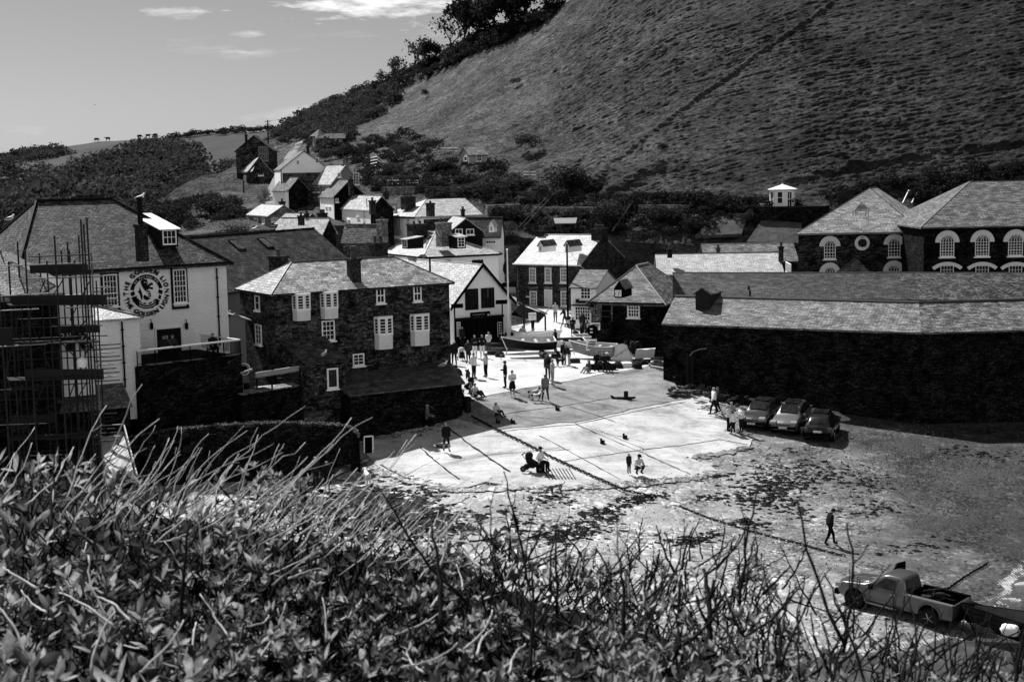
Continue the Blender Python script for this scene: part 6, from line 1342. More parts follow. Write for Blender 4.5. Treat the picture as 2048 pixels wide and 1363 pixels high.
def car(label,stations,belt_i,paint,plate,front,glassx,wr=.34,wx=(.85,3.5),hw=.9,lampz=.75,dark_low=.45,name='parked_car',top=None):
    """car body lofted along x (0 = nose). stations: (x, halfwidth, sill z, belt z, roof half width, roof z)"""
    root=empty(name,(0,0,0),label,'car','cars parked on the beach'); m=MB(); rows=[]
    for x,hwid,zs,zb,rw,zr in stations:
        rows.append([(hwid*.9,zs),(hwid,zs+.14),(hwid*1.0,(zs+zb)/2),(hwid*.965,zb-.06),(hwid*.93,zb),(rw+(hwid*.93-rw)*.06,zb+(zr-zb)*.88),(rw*.86,zr-.005 if zr-zb>.1 else zr),(rw*.45,zr+.025),(0,zr+.035)])
    k=len(rows[0]); 
    def vid(i,j,s): return (i*k+j)*2+s
    vs=[]
    for (x,*_),r in zip(stations,rows):
        for y,z in r: vs+=[(x,-y,z),(x,y,z)]
    fs=[]; glass=[]
    n=len(rows)
    for i in range(n-1):
        for j in range(k-1):
            for s in (0,1):
                f=(vid(i,j,s),vid(i+1,j,s),vid(i+1,j+1,s),vid(i,j+1,s)); f=f if s==0 else tuple(reversed(f)); fs.append(f)
    for i in (0,n-1):
        for j in range(k-1):
            f=(vid(i,j,0),vid(i,j+1,0),vid(i,j+1,1),vid(i,j,1)); fs.append(f if i==0 else tuple(reversed(f)))
    m.add(vs,fs); body=m.build('body',paint,root,True)
    b=body.modifiers.new('edge','SUBSURF'); b.levels=1; b.render_levels=1
    X=[s[0] for s in stations]
    def pt(x,j,s,off=.012):
        i=max(0,min(n-2,int(np.searchsorted(X,x)-1))); f=(x-X[i])/(X[i+1]-X[i]); a=V(vs[vid(i,j,s)]).lerp(V(vs[vid(i+1,j,s)]),f); return a
    Z=V((0,0,1))
    hood,rs,re,tail=glassx   # bonnet end, roof start, roof end, tail glass end
    # side windows
    for s in (0,1):
        sg=-1 if s==0 else 1; cuts=[rs-.55*(rs-hood),rs+.35*(re-rs)*1.05,re-.08*(re-rs),re+(tail-re)*.55]
        for a,b_ in zip(cuts[:-1],cuts[1:]):
            a+=.03;b_-=.03; q=[]
            for x,j,w in ((a,4,.10),(b_,4,.10),(b_,5,-.05),(a,5,-.05)):
                p0=pt(x,4,s);p1=pt(x,5,s); q.append((p0.lerp(p1,.10) if j==4 else p0.lerp(p1,.92))+V((0,sg*.018,.0)))
            g=MB(); g.add(q,[(0,1,2,3)]); g.build('window',GLASS,root)
        # wheels, arches, mirror, handles
    for x in wx:
        for s in (-1,1):
            a=MB(); a.lathe((x,s*(hw-.12),wr+.02),[(wr*1.22,-.16),(wr*1.22,.135)],20,0,(0,1,0) if s>0 else (0,-1,0)); ar=a.build('wheel_arch',BLACK,root); wheel(root,(x,s*(hw-.09),wr),wr,.22)
    for s in (-1,1): a=MB(); a.box((rs-.5*(rs-hood),s*(hw+.1),stations[3][3]+.06),(.16,.2,.14)); a.build('mirror',paint if not isinstance(paint,list) else paint[0],root)
    # screens
    def screen(x0,x1,nm):
        q=[]
        for x,sides in ((x0,(0,1)),(x1,(1,0))):
            for s in sides: p=pt(x,4,s); t=pt(x,8,s); r=pt(x,6,s); q.append(V((x,(r.y*.93),max(r.z,t.z)+.004)))
        g=MB(); up=.03; q=[p+V((-.02 if x1>x0 else .02,0,up)) for p in q]
        # curve across
        mid0=(q[0]+q[1])/2+Z*.025; mid1=(q[2]+q[3])/2+Z*.025
        g.add([q[0],mid0,q[1],q[2],mid1,q[3]],[(0,1,4,5),(1,2,3,4)]); return g.build(nm,GLASS,root)
    screen(hood+.06,rs-.02,'windscreen'); screen(re+.06,tail-.05,'rear_window')
    # nose and tail details
    zl=lampz; xN=stations[0][0]; xT=stations[-1][0]
    for s in (-1,1):
        a=MB(); a.para((xN-.03,s*.46 if s>0 else s*.86,zl-.03),(.35,.0,.05),(0,.40,0),(0,0,.15)); a.build('headlight',LAMP,root)
        a=MB(); a.para((xT-.22,s*.6 if s>0 else s*.86,zl+.08),(.27,0,0),(0,.26,0),(0,0,.2)); a.build('tail_light',TAIL,root)
    a=MB(); a.para((xN-.05,-.44,zl-.16),(.1,0,0),(0,.88,0),(0,0,.15)); 
    for k_ in range(3): a.para((xN-.06,-.44,zl-.15+.05*k_),(.03,0,0),(0,.88,0),(0,0,.015),1)
    a.build('grille',[BLACK,CHROME],root)
    a=MB(); a.para((xN-.07,-.8,stations[0][2]+.03),(.2,0,0),(0,1.6,0),(0,0,.2)); a.para((xN-.085,-.8,stations[0][2]+.22),(.2,0,0),(0,1.6,0),(0,0,.03),1); a.build('front_bumper',[BLACK,paint],root)
    a=MB(); a.para((xT-.15,-.8,stations[-1][2]+.03),(.24,0,0),(0,1.6,0),(0,0,.24)); a.build('rear_bumper',BLACK,root)
    for x,sx in ((xN-.09,1),(xT+.09,-1)):
        a=MB(); a.para((x-.01*sx,-.26,zl-.28 if sx>0 else zl+.0),(.02,0,0),(0,.52,0),(0,0,.12)); p=a.build('number_plate',PLATE,root)
        t_=MB(); text_on(t_,plate,V((x-.012*sx-(.0 if sx>0 else -.0),0,(zl-.28 if sx>0 else zl)+.025)),V((0,-1,0)) if sx>0 else V((0,1,0)),Z,.085); t_.build('plate_text',BLACK,p)
    a=MB()
    for s in (-1,1): a.tube([(rs+.2,s*stations[6][4]*.84,stations[6][5]+.05),(re-.2,s*stations[6][4]*.84,stations[6][5]+.05)],.022,5); 
    a=None
    if top: a=MB(); a.add([(rs+.1,-.5,top+.032),(rs+.1,.5,top+.032),(re-.3,.5,top+.037),(re-.3,-.5,top+.037)],[(3,2,1,0)]); a.build('sunroof',GLASS,root)
    return root
SUV=[(0,.72,.42,.66,.62,.72),(.12,.84,.30,.78,.74,.86),(.6,.9,.28,.92,.78,.97),(1.15,.92,.28,.98,.76,1.04),(1.3,.92,.28,1.0,.74,1.1),(2.0,.92,.28,1.02,.64,1.56),(2.7,.92,.28,1.03,.64,1.64),(3.5,.92,.28,1.05,.62,1.6),(3.95,.9,.3,1.06,.6,1.5),(4.3,.86,.34,1.05,.66,1.12),(4.4,.78,.42,.98,.66,1.03)]
sc=lambda st,kx,kz,ky=1:[(x*kx,a*ky,b*kz,c*kz,d*ky,e*kz) for x,a,b,c,d,e in st]
P1=carpaint('paint_graphite',.035,.6,.3); P2_=carpaint('paint_silver',.17,.6,.28); P3=carpaint('paint_black',.010,.2,.22)
def face(dx,dy): return math.atan2(dy,dx)
c1=car('dark grey hatchback, leftmost of the three cars on the beach',sc(SUV,1.0,.97),4,P1,'WF17 KXB',True,(1.3,2.0,3.5,4.3),top=1.58)
c2=car('silver estate car with pale bumper trim, middle of the three cars on the beach',sc(SUV,1.03,1.04),4,P2_,'WK20 OEB',True,(1.34,2.06,3.6,4.43),lampz=.8,top=1.70)
c3=car('black estate car seen from behind, rightmost of the three cars on the beach',sc(SUV,1.02,1.03),4,P3,'WL66 TFA',False,(1.33,2.04,3.57,4.39),top=1.69)
# nose direction: noses toward the viewer-left for two, tail toward us for the third
for c_,px,py,dx,dy in ((c1,1503,862,-.45,-.89),(c2,1566,872,-.42,-.9),(c3,1636,886,.34,.94)):
    P=G(px,py); d=V((dx,dy,0)).normalized(); ln=4.4; org=P-d*0
    # local +x runs nose->tail
    if c_ is not c3: P0=P+V((0,0,.0)); rz=math.atan2(-dy,-dx); 
    else: rz=math.atan2(-dy,-dx); P0=P+d*4.3
    f=V((math.cos(rz),math.sin(rz),0)); z0=float(gz(P0.x,P0.y)); z1=float(gz(P0.x+f.x*4.2,P0.y+f.y*4.2)); place(c_,V((P0.x,P0.y,z0+.02)),rz,(0,-math.atan2(z1-z0,4.2),0)[:2])
# roof bike rack / spare wheel on the black car
m=MB(); m.lathe((4.05,-.98,.62),[(.3,-.06),(.36,0),(.3,.06)],16,0,(0,1,0)); m.build('wheel_cover',STEELD,c3)
# --- pickup
pk=empty('pickup_truck',(0,0,0),'silver single-cab pickup truck with an open black-lined bed, reversing a boat to the water','pickup'); PP=carpaint('paint_pickup',.10,.6,.28)
st=[(0,.78,.5,.78,.68,.9),(.1,.88,.42,.9,.8,1.02),(.5,.92,.4,1.02,.84,1.1),(1.1,.93,.4,1.08,.82,1.15),(1.5,.93,.4,1.1,.78,1.2),(2.1,.93,.4,1.12,.70,1.72),(2.22,.93,.4,1.12,.70,1.765),(2.6,.93,.4,1.12,.70,1.79),(2.98,.93,.4,1.12,.70,1.77),(3.1,.93,.4,1.12,.70,1.72),(3.2,.93,.4,1.12,.72,1.24),(3.24,.92,.4,1.12,.72,1.16)]
m=MB(); rows=[]
for x,hwid,zs,zb,rw,zr in st: rows.append([(hwid*.9,zs),(hwid,zs+.14),(hwid*1.01,(zs+zb)/2),(hwid*.97,zb-.06),(hwid*.94,zb),(rw+(hwid*.94-rw)*.06,zb+(zr-zb)*.92),(rw*.96,zr-.012),(rw*.5,zr+.015),(0,zr+.02)])
k=9; vs=[];fs=[]
for (x,*_),r in zip(st,rows):
    for y,z in r: vs+=[(x,-y,z),(x,y,z)]
for i in range(len(st)-1):
    for j in range(k-1):
        a=((i*k+j)*2,((i+1)*k+j)*2,((i+1)*k+j+1)*2,(i*k+j+1)*2); fs.append(a); fs.append(tuple(q+1 for q in reversed(a)))
for i in (0,len(st)-1):
    for j in range(k-1): f=((i*k+j)*2,(i*k+j+1)*2,(i*k+j+1)*2+1,(i*k+j)*2+1); fs.append(f if i==0 else tuple(reversed(f)))
m.add(vs,fs); b=m.build('cab',PP,pk,True); b.modifiers.new('edge','SUBSURF').render_levels=1; b.modifiers['edge'].levels=1
for s in (-1,1):
    g=MB(); g.add([(1.78,s*.925,1.2),(2.72,s*.925,1.2),(2.72,s*.735,1.62),(2.2,s*.735,1.62)],[(0,1,2,3)]); g.build('window',GLASS,pk)
    g=MB(); g.box((1.72,s*1.06,1.2),(.14,.22,.2)); g.build('mirror',BLACK,pk); 
    g=MB(); 
    for x in (1.62,2.86): g.tube([(x,s*.95,.5),(x,s*.95,1.1)],.008,4)
    g.build('door_seam',BLACK,pk)
    g=MB(); g.box((2.7,s*.955,1.02),(.2,.04,.045)); g.build('door_handle',CHROME,pk)
    # bed side with a flared arch
    g=MB(); n_=14; prof=[(3.26,.48),(3.26,1.16),(5.35,1.16),(5.35,.55),(4.85,.5)]+[(4.35+.48*math.cos(math.pi*i/n_),.5+.5*math.sin(math.pi*i/n_)) for i in range(n_+1)]+[(3.85,.48)]
    g.prism(prof,(0,s*.93,0),(1,0,0),(0,0,1),(0,-s*.09,0)); g.build('bed_side',PP,pk)
    g=MB(); g.tube([(4.35+.52*math.cos(math.pi*i/n_),s*.95,.5+.54*math.sin(math.pi*i/n_)) for i in range(n_+1)],.045,6); g.build('arch_flare',PP,pk)
    g=MB(); g.tube([(.95+.5*math.cos(math.pi*i/n_),s*.94,.46+.52*math.sin(math.pi*i/n_)) for i in range(n_+1)],.05,6); g.lathe((.95,s*.8,.44),[(.5,-.1),(.5,.135)],18,1,(0,s,0)); g.build('wheel_arch',[PP,BLACK],pk)
    g=MB(); g.para((3.26,s*.8 if s>0 else s*.96,1.16),(2.09,0,0),(0,.16,0),(0,0,.045)); g.build('bed_rail',CHROME if s<0 else BLACK,pk)
    for x in (.95,4.35): wheel(pk,(x,s*.84,.4),.4,.26)
    g=MB(); g.para((-.03,s*.48 if s>0 else s*.88,.78),(.28,0,.04),(0,.4,0),(0,0,.16)); g.build('headlight',LAMP,pk)
    g=MB(); g.para((5.2,s*.8 if s>0 else s*.96,.7),(.18,0,0),(0,.16,0),(0,0,.4)); g.build('tail_light',TAIL,pk)
    g=MB(); g.tube([(1.5,s*.95,.42),(2.9,s*.95,.42)],.045,6); g.build('side_step',CHROME,pk)
g=MB(); g.add([(1.58,-.70,1.245),(1.58,.70,1.245),(2.12,.585,1.735),(2.12,-.585,1.735)],[(0,1,2,3)]); g.build('windscreen',GLASS,pk)
g=MB(); g.add([(3.245,-.68,1.24),(3.245,.68,1.24),(3.125,.58,1.68),(3.125,-.58,1.68)],[(3,2,1,0)]); g.build('rear_window',GLASS,pk)
g=MB(); g.para((3.26,-.86,.62),(2.05,0,0),(0,1.72,0),(0,0,.06)); g.para((3.26,-.84,.65),(.05,0,0),(0,1.68,0),(0,0,.5)); 
for s in (-1,1): g.para((3.3,s*.84,.65),(2.0,0,0),(0,-s*.04,0),(0,0,.5))
for s in (-1,1): g.box((4.35,s*.68,.78),(.9,.26,.25))
g.build('bed_liner',BLACK,pk)
g=MB(); g.para((5.3,-.9,.55),(.07,0,0),(0,1.8,0),(0,0,.6)); g.para((5.37,-.6,.7),(.02,0,0),(0,1.2,0),(0,0,.3)); g.build('tailgate',PP,pk)
g=MB(); g.para((5.3,-.9,.42),(.2,0,0),(0,1.8,0),(0,0,.16)); g.build('rear_bumper',BLACK,pk)
g=MB(); g.para((-.08,-.46,.68),(.1,0,0),(0,.92,0),(0,0,.22)); g.para((-.07,-.86,.42),(.2,0,0),(0,1.72,0),(0,0,.22)); g.build('grille',BLACK,pk)
g=MB(); g.tube([(.3,-.3,1.12),(1.3,-.36,1.2)],.012,4); g.tube([(.3,.3,1.12),(1.3,.36,1.2)],.012,4); g.build('bonnet_crease',PP,pk)
# far-side door standing open
g=MB(); g.prism([(0,.45),(.0,1.12),(.45,1.68),(.98,1.68),(1.0,.45)],(1.65,.98,0),V((.25,.97,0)),(0,0,1),V((-.06,.015,0))); 
g.build('open_door',BLACK,pk)
Pf,Pr=G(1730,1204),G(1936,1262); d=(Pr-Pf); d.z=0; d.normalize(); P0=Pf-d*1.0; rz=math.atan2(d.y,d.x); z0,z1=float(gz(P0.x,P0.y)),float(gz(P0.x+d.x*5,P0.y+d.y*5)); place(pk,V((P0.x,P0.y,z0+.0)),rz,(0,-math.atan2(z1-z0,5.)))
f=d; sd=V((-d.y,d.x,0))
cr=P0+d*4.3; m=MB()
for i in range(5): m.tube([cr+V((rnd.uniform(-.7,.6),rnd.uniform(-.4,.4),.75+.1*i)) for _ in range(5)],.03,5)
m.ball(cr+V((.1,.1,.95)),.2,8,0,(1.6,1,.6)); m.lathe(cr+V((-.5,-.2,.72)),[(.2,0),(.22,.3)],10)
tag(m.build('rope_pile',NET),'heap of dark rope and gear in the pickup bed','rope')
# --- boats
def boat(name,label,L,Wd,H,hull,inner,rim,thw=3,sheer=.35,cl=0,cat='boat',floor=.25,text=None):
    root=empty(name,(0,0,0),label,cat); n=12; o=[];i_=[]
    def sec(f,k):   # f 0 bow ..1 stern
        w=Wd/2*min(1,(math.sin(min(1,f*1.55)*math.pi/2))**.75)*(1-.18*max(0,f-.6)/.4); zt=H+sheer*(1-f)**2.2+.06*f*f; kb=.10*(1-f)**3*H*4
        pts=[]
        for a in range(k+1):
            t=a/k; y=w*(math.sin(t*math.pi/2))**.75; z=kb+(zt-kb)*(1-math.cos(t*math.pi/2))**1.15; pts.append((y,z))
        return pts
    k=7; m=MB(); vs=[];fs=[]
    for s in range(n+1):
        f=s/n; x=L*f-(.14*L*(1-f)**4)
        p=sec(max(.012,f),k)
        for sg in (-1,1):
            for y,z in p: vs.append((x+ .10*L*(1-f)**5*(1-z/H),sg*y,z))
    K=(k+1)*2
    for s in range(n):
        for a in range(k):
            q=(s*K+a,(s+1)*K+a,(s+1)*K+a+1,s*K+a+1); fs.append(q); fs.append(tuple(reversed([v+k+1 for v in q])))
    fs.append(tuple([n*K+a for a in range(k+1)]+[n*K+k+1+a for a in range(k,0,-1)]))
    m.add(vs,fs); hu=m.build('hull',hull,root,True)
    m=MB(); iv=[]
    for s in range(n+1):
        f=.03+.955*s/n; x=L*f-(.14*L*(1-f)**4); p=sec(f,k)
        for sg in (-1,1):
            for y,z in p: iv.append((x,sg*max(0,y-.04),max(z+.015,floor*H)))
    m.add(iv,[tuple(reversed(f)) for f in fs[:-1]]+[fs[-1]]); m.build('lining',inner,root,True)
    m=MB()
    for sg in (-1,1): m.tube([V(vs[s*K+(0 if sg<0 else k+1)+k])+V((0,0,.01)) for s in range(n+1)],.035,5)
    m.tube([vs[n*K+k],vs[n*K+k+1+k]],.035,5); m.build('gunwale',rim,root)
    if cl:
        m=MB()
        for a in range(2,k):
            for sg in (0,k+1): m.tube([V(vs[s*K+sg+a])*1.0+V((0,(-1 if sg==0 else 1)*.008,0)) for s in range(n+1)],.012,3)
        m.build('strake',rim,root)
    for j in range(thw):
        f=.28+.58*j/max(1,thw-1); p=sec(f,k); w=p[-1][0]-.03; zz=p[-1][1]-.16; m=MB(); m.para((L*f-.12,-w,zz),(.24,0,0),(0,2*w,0),(0,0,.035)); m.build('thwart',WOODL,root)
    m=MB(); m.tube([(vs[0][0]-.0,0,.12*H),(vs[k][0]-.02,0,vs[k][2]+.05)],.04,5); m.build('stem_post',rim,root)
    if text:
        t_=MB(); f=.16
        for sg in (-1,1):
            o_=V((L*.12,sg*(Wd*.30),H*.98)); u=V((1,sg*.85,0)).normalized() if sg<0 else V((-1,-.85,0)).normalized(); u=V((.8,-.6,0)) if sg<0 else V((-.8,-.6,0)); text_on(t_,text,o_,u,V((0,0,1)),.22)
        t_.build('hull_number',WHITE,root)
    return root
def putb(b,px,py,rz,dz=0,tilt=None): P=G(px,py); place(b,V((P.x,P.y,P.z+.16+dz)),R(rz),tilt)
HULLD=plain('hull_dark',.006,.5,.15,.3,3); HULLW=plain('hull_white',.62,.4,.4,.08,4); HULLG=plain('hull_grey',.16,.5,.4,.15,4); INW=plain('boat_lining',.42,.6,.3,.15,5); ING=plain('boat_lining_dark',.05,.6,.3,.3,5)
def trailer(label,px,py,rz,L=4.2,wx=2.6,w=1.5):
    t=empty('boat_trailer',(0,0,0),label,'trailer'); m=MB(); m.tube([(-1.2,0,.42),(L,0,.42)],.045,5); 
    for s in (-1,1): m.tube([(-.9,0,.42),(.6,s*w*.42,.42),(L,s*w*.42,.42)],.035,5)
    for x in (.6,2.2,L): m.tube([(x,-w*.42,.42),(x,w*.42,.42)],.035,5)
    m.tube([(-.7,0,.42),(-.55,0,.95)],.035,5); m.tube([(-1.1,0,.42),(-1.1,0,.02)],.03,5); m.build('frame',STEEL,t)
    for s in (-1,1): wheel(t,(wx,s*w*.56,.29),.29,.16)
    putb(t,px,py,rz); return t
b1=boat('dinghy','black-hulled dinghy with pale lining on a trailer, nearest of the beached boats',3.6,1.6,.8,HULLD,INW,OFFW,3,.5); trailer('galvanised trailer under the black-hulled dinghy',1030,722,8,3.2,2.3); putb(b1,1022,716,8,.38,(.2,-.03))
b2=boat('open_boat','long pale open boat with raised bow behind the black dinghy',3.4,1.4,.7,HULLW,INW,OFFW,3,.5); putb(b2,1106,694,186,.2,(0,-.08))
b3=boat('open_boat','white rowing boat with dark lining beside the pale open boat',2.7,1.25,.66,HULLW,ING,OFFW,3,.25); putb(b3,1106,704,14,.12,(.2,0))
b4=boat('punt','pale wooden boat with a light lining, pointing up the lane',2.4,1.2,.42,HULLW,INW,OFFW,3,.15); putb(b4,1199,692,200,.3,(-.12,-.06))
b5=boat('clinker_boat','grey clinker boat with a white bow number beside the seated group',3.2,1.5,.92,HULLG,INW,OFFW,3,.35,1,text='25'); putb(b5,1155,718,-22,.1,(.1,0))
# dinghies on the left by the lifeboat station
rib=empty('inflatable_boat',(0,0,0),'dark inflatable boat on a launching trolley by the lifeboat station','inflatable'); m=MB()
for s in (-1,1): m.tube([(0,0,.75),(.35,s*.45,.66),(1.0,s*.72,.6),(3.6,s*.72,.55),(3.9,s*.72,.58)],[.17,.22,.23,.22,.1],9)
m.build('tube',HULLD,rib,True); m=MB(); m.para((.6,-.6,.4),(3.0,0,0),(0,1.2,0),(0,0,.08)); m.build('floor',STEELD,rib); m=MB(); m.para((3.4,-.55,.45),(.08,0,0),(0,1.1,0),(0,0,.4)); m.box((3.55,0,1.0),(.35,.3,.55)); m.build('outboard_motor',BLACK,rib)
m=MB(); m.box((1.9,0,.75),(.6,.5,.5)); m.build('console',STEELD,rib)
for s in (-1,1): wheel(rib,(2.4,s*.7,.28),.28,.2)
putb(rib,968,703,6); rib.scale=(.8,.8,.8)
rib2=boat('fishing_skiff','flat skiff heaped with gear along the lifeboat station front',3.4,1.2,.42,HULLD,ING,STEEL,2,.1); putb(rib2,972,690,4,.35)
jet=empty('covered_craft',(0,0,0),'small craft under a pale rumpled cover by the flagpole','boat'); m=MB(); m.tube([(0,0,.35),(.5,0,.55),(1.1,0,.8),(1.6,0,.62),(2.0,0,.4)],[.1,.36,.42,.4,.15],9); m.build('cover',HULLW,jet,True); m=MB(); m.tube([(.2,0,.12),(1.9,0,.12)],[.2,.3],8); m.build('hull',HULLD,jet,True); putb(jet,993,690,10,.1)
# white punt tipped on its side beside the clock house
tp=empty('tipped_punt',(0,0,0),'white flat-bottomed punt tipped up with netting heaped on it','boat'); m=MB(); m.prism([(0,0),(1.5,-.1),(1.55,.1),(1.15,1.15),(.85,1.28),(.2,1.2)],(0,0,0),V((1,.1,0)),V((0,.25,.97)),V((.1,.95,-.2))*1.0); m.build('hull',HULLW,tp)
m=MB(); m.prism([(0,0),(1.5,.1),(1.6,.75),(.1,.7)],(1.75,.4,0),V((1,.25,0)),V((0,.1,1)),V((0,.7,0))); m.build('side',HULLW,tp)
m=MB(); m.tube([(.25,-.06,.25),(.75,.05,.62),(1.3,.1,.9)],.018,4); m.tube([(.75,.04,.6),(.8,.02,.45)],.018,4); m.build('rope',DARK,tp); m=MB()
for i in range(14): m.ball((1.3+rnd.uniform(-.5,1.4),.8+rnd.uniform(-.2,.3),.95+rnd.uniform(-.15,.35)),rnd.uniform(.14,.28),6)
m.build('netting',NET,tp); putb(tp,1224,723,-8)
# the boat towed behind the pickup, its fenders and gear
tb=boat('towed_boat','large dark open boat with two white fenders behind the pickup',6.2,2.3,.95,HULLD,plain('boat_planking',.09,.5,.4,.3,3,.4,scale=(.4,6,1)),BLACK,2,.35,1,floor=.3)
Pb=G(1974,1292); q=Pb; dB=V((.86,-.5,0)).normalized(); place(tb,V((q.x,q.y,float(gz(q.x,q.y))+.35)),math.atan2(dB.y,dB.x),(0,.03))
sdB=V((dB.y,-dB.x,0)); FEN=plain('fender_white',.7,.45,.4,.06,6)
for i,f in enumerate((1.05,2.45)):
    c_=q+dB*f+sdB*(.95 if i==0 else 1.12)*1.0; fn=empty('fender',c_,('left' if i==0 else 'right')+'-hand white cylindrical fender hanging on the towed boat','fender','boat fenders'); m=MB(); zc=float(gz(q.x,q.y))+1.15; m.lathe(V((c_.x,c_.y,zc))-dB*.5,[(.04,.12),(.08,.16),(.2,.2),(.24,.3),(.24,.7),(.2,.8),(.08,.84),(.04,.9)],14,0,dB); m.build('float',FEN,fn,True)
    m=MB(); 
    for k in range(3): m.tube([V((c_.x,c_.y,zc))+dB*(-.2+.22*k)-sdB*-.2+Z*.24,V((c_.x,c_.y,zc))+dB*(-.1+.22*k)+sdB*.25+Z*.18],.012,4)
    m.build('marking',BLACK,fn)
m=MB(); c_=q+dB*2.9; z0=float(gz(q.x,q.y))+.9
for i in range(26): m.ball(c_+V((rnd.uniform(-.6,1.6),rnd.uniform(-.7,.3),0))+V((0,0,z0-c_.z+rnd.uniform(-.1,.35))),rnd.uniform(.12,.26),6)
tag(m.build('net_heap',NET),'heap of dark net and pots in the towed boat','net')
m=MB(); e=P0+d*5.4; m.box((e.x+.35,e.y-.2,float(gz(e.x,e.y))+.75),(.5,.7,.6)); m.lathe((e.x+.35,e.y-.2,float(gz(e.x,e.y))+.95),[(.3,0),(.36,.2),(.1,.3)],10); tag(m.build('outboard_motor',BLACK),'black hooded outboard motor between pickup and boat','outboard')
# --- chains
def chain(name,label,px,lk,r,off=.2,mat=IRON,sag=0):
    P=[G(a,b) for a,b in px]; m=MB(); q=[]; tot=0; i=0; cur=P[0]; flip=0
    pts_=[P[0]]
    for a,b in zip(P[:-1],P[1:]):
        k=max(1,int((b-a).length/lk))
        for j in range(1,k+1): pts_.append(a.lerp(b,j/k))
    for a,b in zip(pts_[:-1],pts_[1:]):
        dd=(b-a).normalized(); s_=dd.cross(Z).normalized(); u=s_ if flip else (Z*.8+s_*.5).normalized(); flip^=1; c=(a+b)/2; c=V((c.x,c.y,float(gz(c.x,c.y))+off+rnd.uniform(-.01,.02))); l=lk*.68; w=lk*.34
        m.tube([c+dd*l*math.cos(t)+u*w*math.sin(t) for t in np.linspace(0,6.2832,9)],r,4,0,False)
    return tag(m.build(name,mat),label,'chain')
chain('mooring_chain','heavy rusty mooring chain running diagonally down the slipway',[(944,836),(985,858),(1050,890),(1120,926),(1190,958),(1250,985),(1310,997)],.27,.034,.16)
chain('mooring_chain','thin dark mooring chain half buried in the beach towards the pickup',[(1360,1013),(1420,1037),(1500,1062),(1600,1088),(1690,1113)],.22,.026,.04)
chain('mooring_chain','weedy chain lying across the wet sand beside the pickup bed',[(1893,1180),(1930,1153),(1975,1127)],.2,.022,.04,BLACK)
chain('mooring_chain','short weedy chain running into the foam behind the pickup',[(1940,1206),(1985,1220),(2010,1228)],.2,.022,.05,BLACK)
# --- seaweed, stones, odd gear on the beach
def weed(name,label,polys,n,s0,s1,mat,off=.02,hh=.06,cat='seaweed'):
    m=MB();r=random.Random(n)
    for (x0,y0,x1,y1,w,k) in polys:
        for i in range(int(k*(2.4 if cat=='seaweed' else 1))):
            f=r.random(); a=x0+(x1-x0)*f+r.gauss(0,w); b=y0+(y1-y0)*f+r.gauss(0,w*.33); P=G(a,b); s=r.uniform(s0,s1); j=9; ph=r.uniform(0,6.28); e=r.uniform(.35,1)
            pts_=[]
            for t in range(j): an=t*6.2832/j; rr=s*r.uniform(.35,1.2); pts_.append(V((P.x+math.cos(an)*rr,P.y+math.sin(an)*rr*e,P.z+off-.04)))
            m.add(pts_+[V((P.x,P.y,P.z+off+hh*r.uniform(.5,1.5)))],[(t,(t+1)%j,j) for t in range(j)])
    return tag(m.build(name,mat),label,cat,kind='stuff')
weed('sand_drift','low drifts of sand and grit spreading over the slipway edge',[(745,938,905,980,7,60),(905,980,1050,975,7,50),(1050,977,1240,970,6,60),(1240,968,1390,955,8,70),(1390,955,1450,942,8,30),(1380,917,1500,893,5,40),(1470,860,1505,880,6,20),(1390,800,1440,830,8,30),(930,850,760,870,10,60)],7,.15,.7,BEACH,.07,.05,'sand')
WEED=plain('wet_seaweed',.004,.6,.06,.5,8,.5)
weed('seaweed','dark drifts of seaweed scattered over the beach',[(1160,1065,1210,1020,22,75),(1090,1080,1160,1060,24,60),(1180,1030,1330,985,12,50),(1230,1000,1330,992,10,26),(1520,965,1650,945,45,150),(1480,1010,1560,970,30,60),(1560,1000,1600,1030,22,22),(1480,1040,1520,1050,16,30),(1340,1085,1430,1070,18,34),(1400,996,1445,993,9,18),(1080,985,1130,1010,20,30),(760,990,900,985,30,50),(1740,950,1745,985,20,22),(800,960,870,975,14,28),(900,975,1010,965,14,26),(1790,1105,1870,1085,22,14),(1900,900,2030,915,22,24),(1010,1010,1060,1060,20,30),(1560,900,1640,960,50,30),(1350,960,1450,935,30,26),(1690,1010,1790,1020,30,18)],1,.07,.34,WEED,.03,.04)
weed('seaweed','thick dark weed bed in the shade left of the slipway',[(560,1000,860,1025,45,330),(640,1040,900,1050,50,200),(700,980,790,1000,30,60)],2,.15,.5,WEED,.03,.05)
weed('shingle','loose pebbles and shells strewn across the beach',[(1500,900,2040,1000,120,900),(1200,1040,1800,1160,150,400),(1640,1250,1800,1300,90,250),(1750,880,2040,960,60,700)],3,.02,.07,plain('pebble',.12,.6,.3,.6,.9),.045,.02,'pebbles')
weed('shingle','small dark stones strewn across the beach',[(1500,900,2040,1000,120,450),(1200,1040,1800,1160,150,160),(960,1000,1300,1080,80,150),(850,850,1350,940,60,40)],4,.02,.07,plain('pebble_dark',.02,.6,.06,.6,.9),.045,.02,'pebbles')
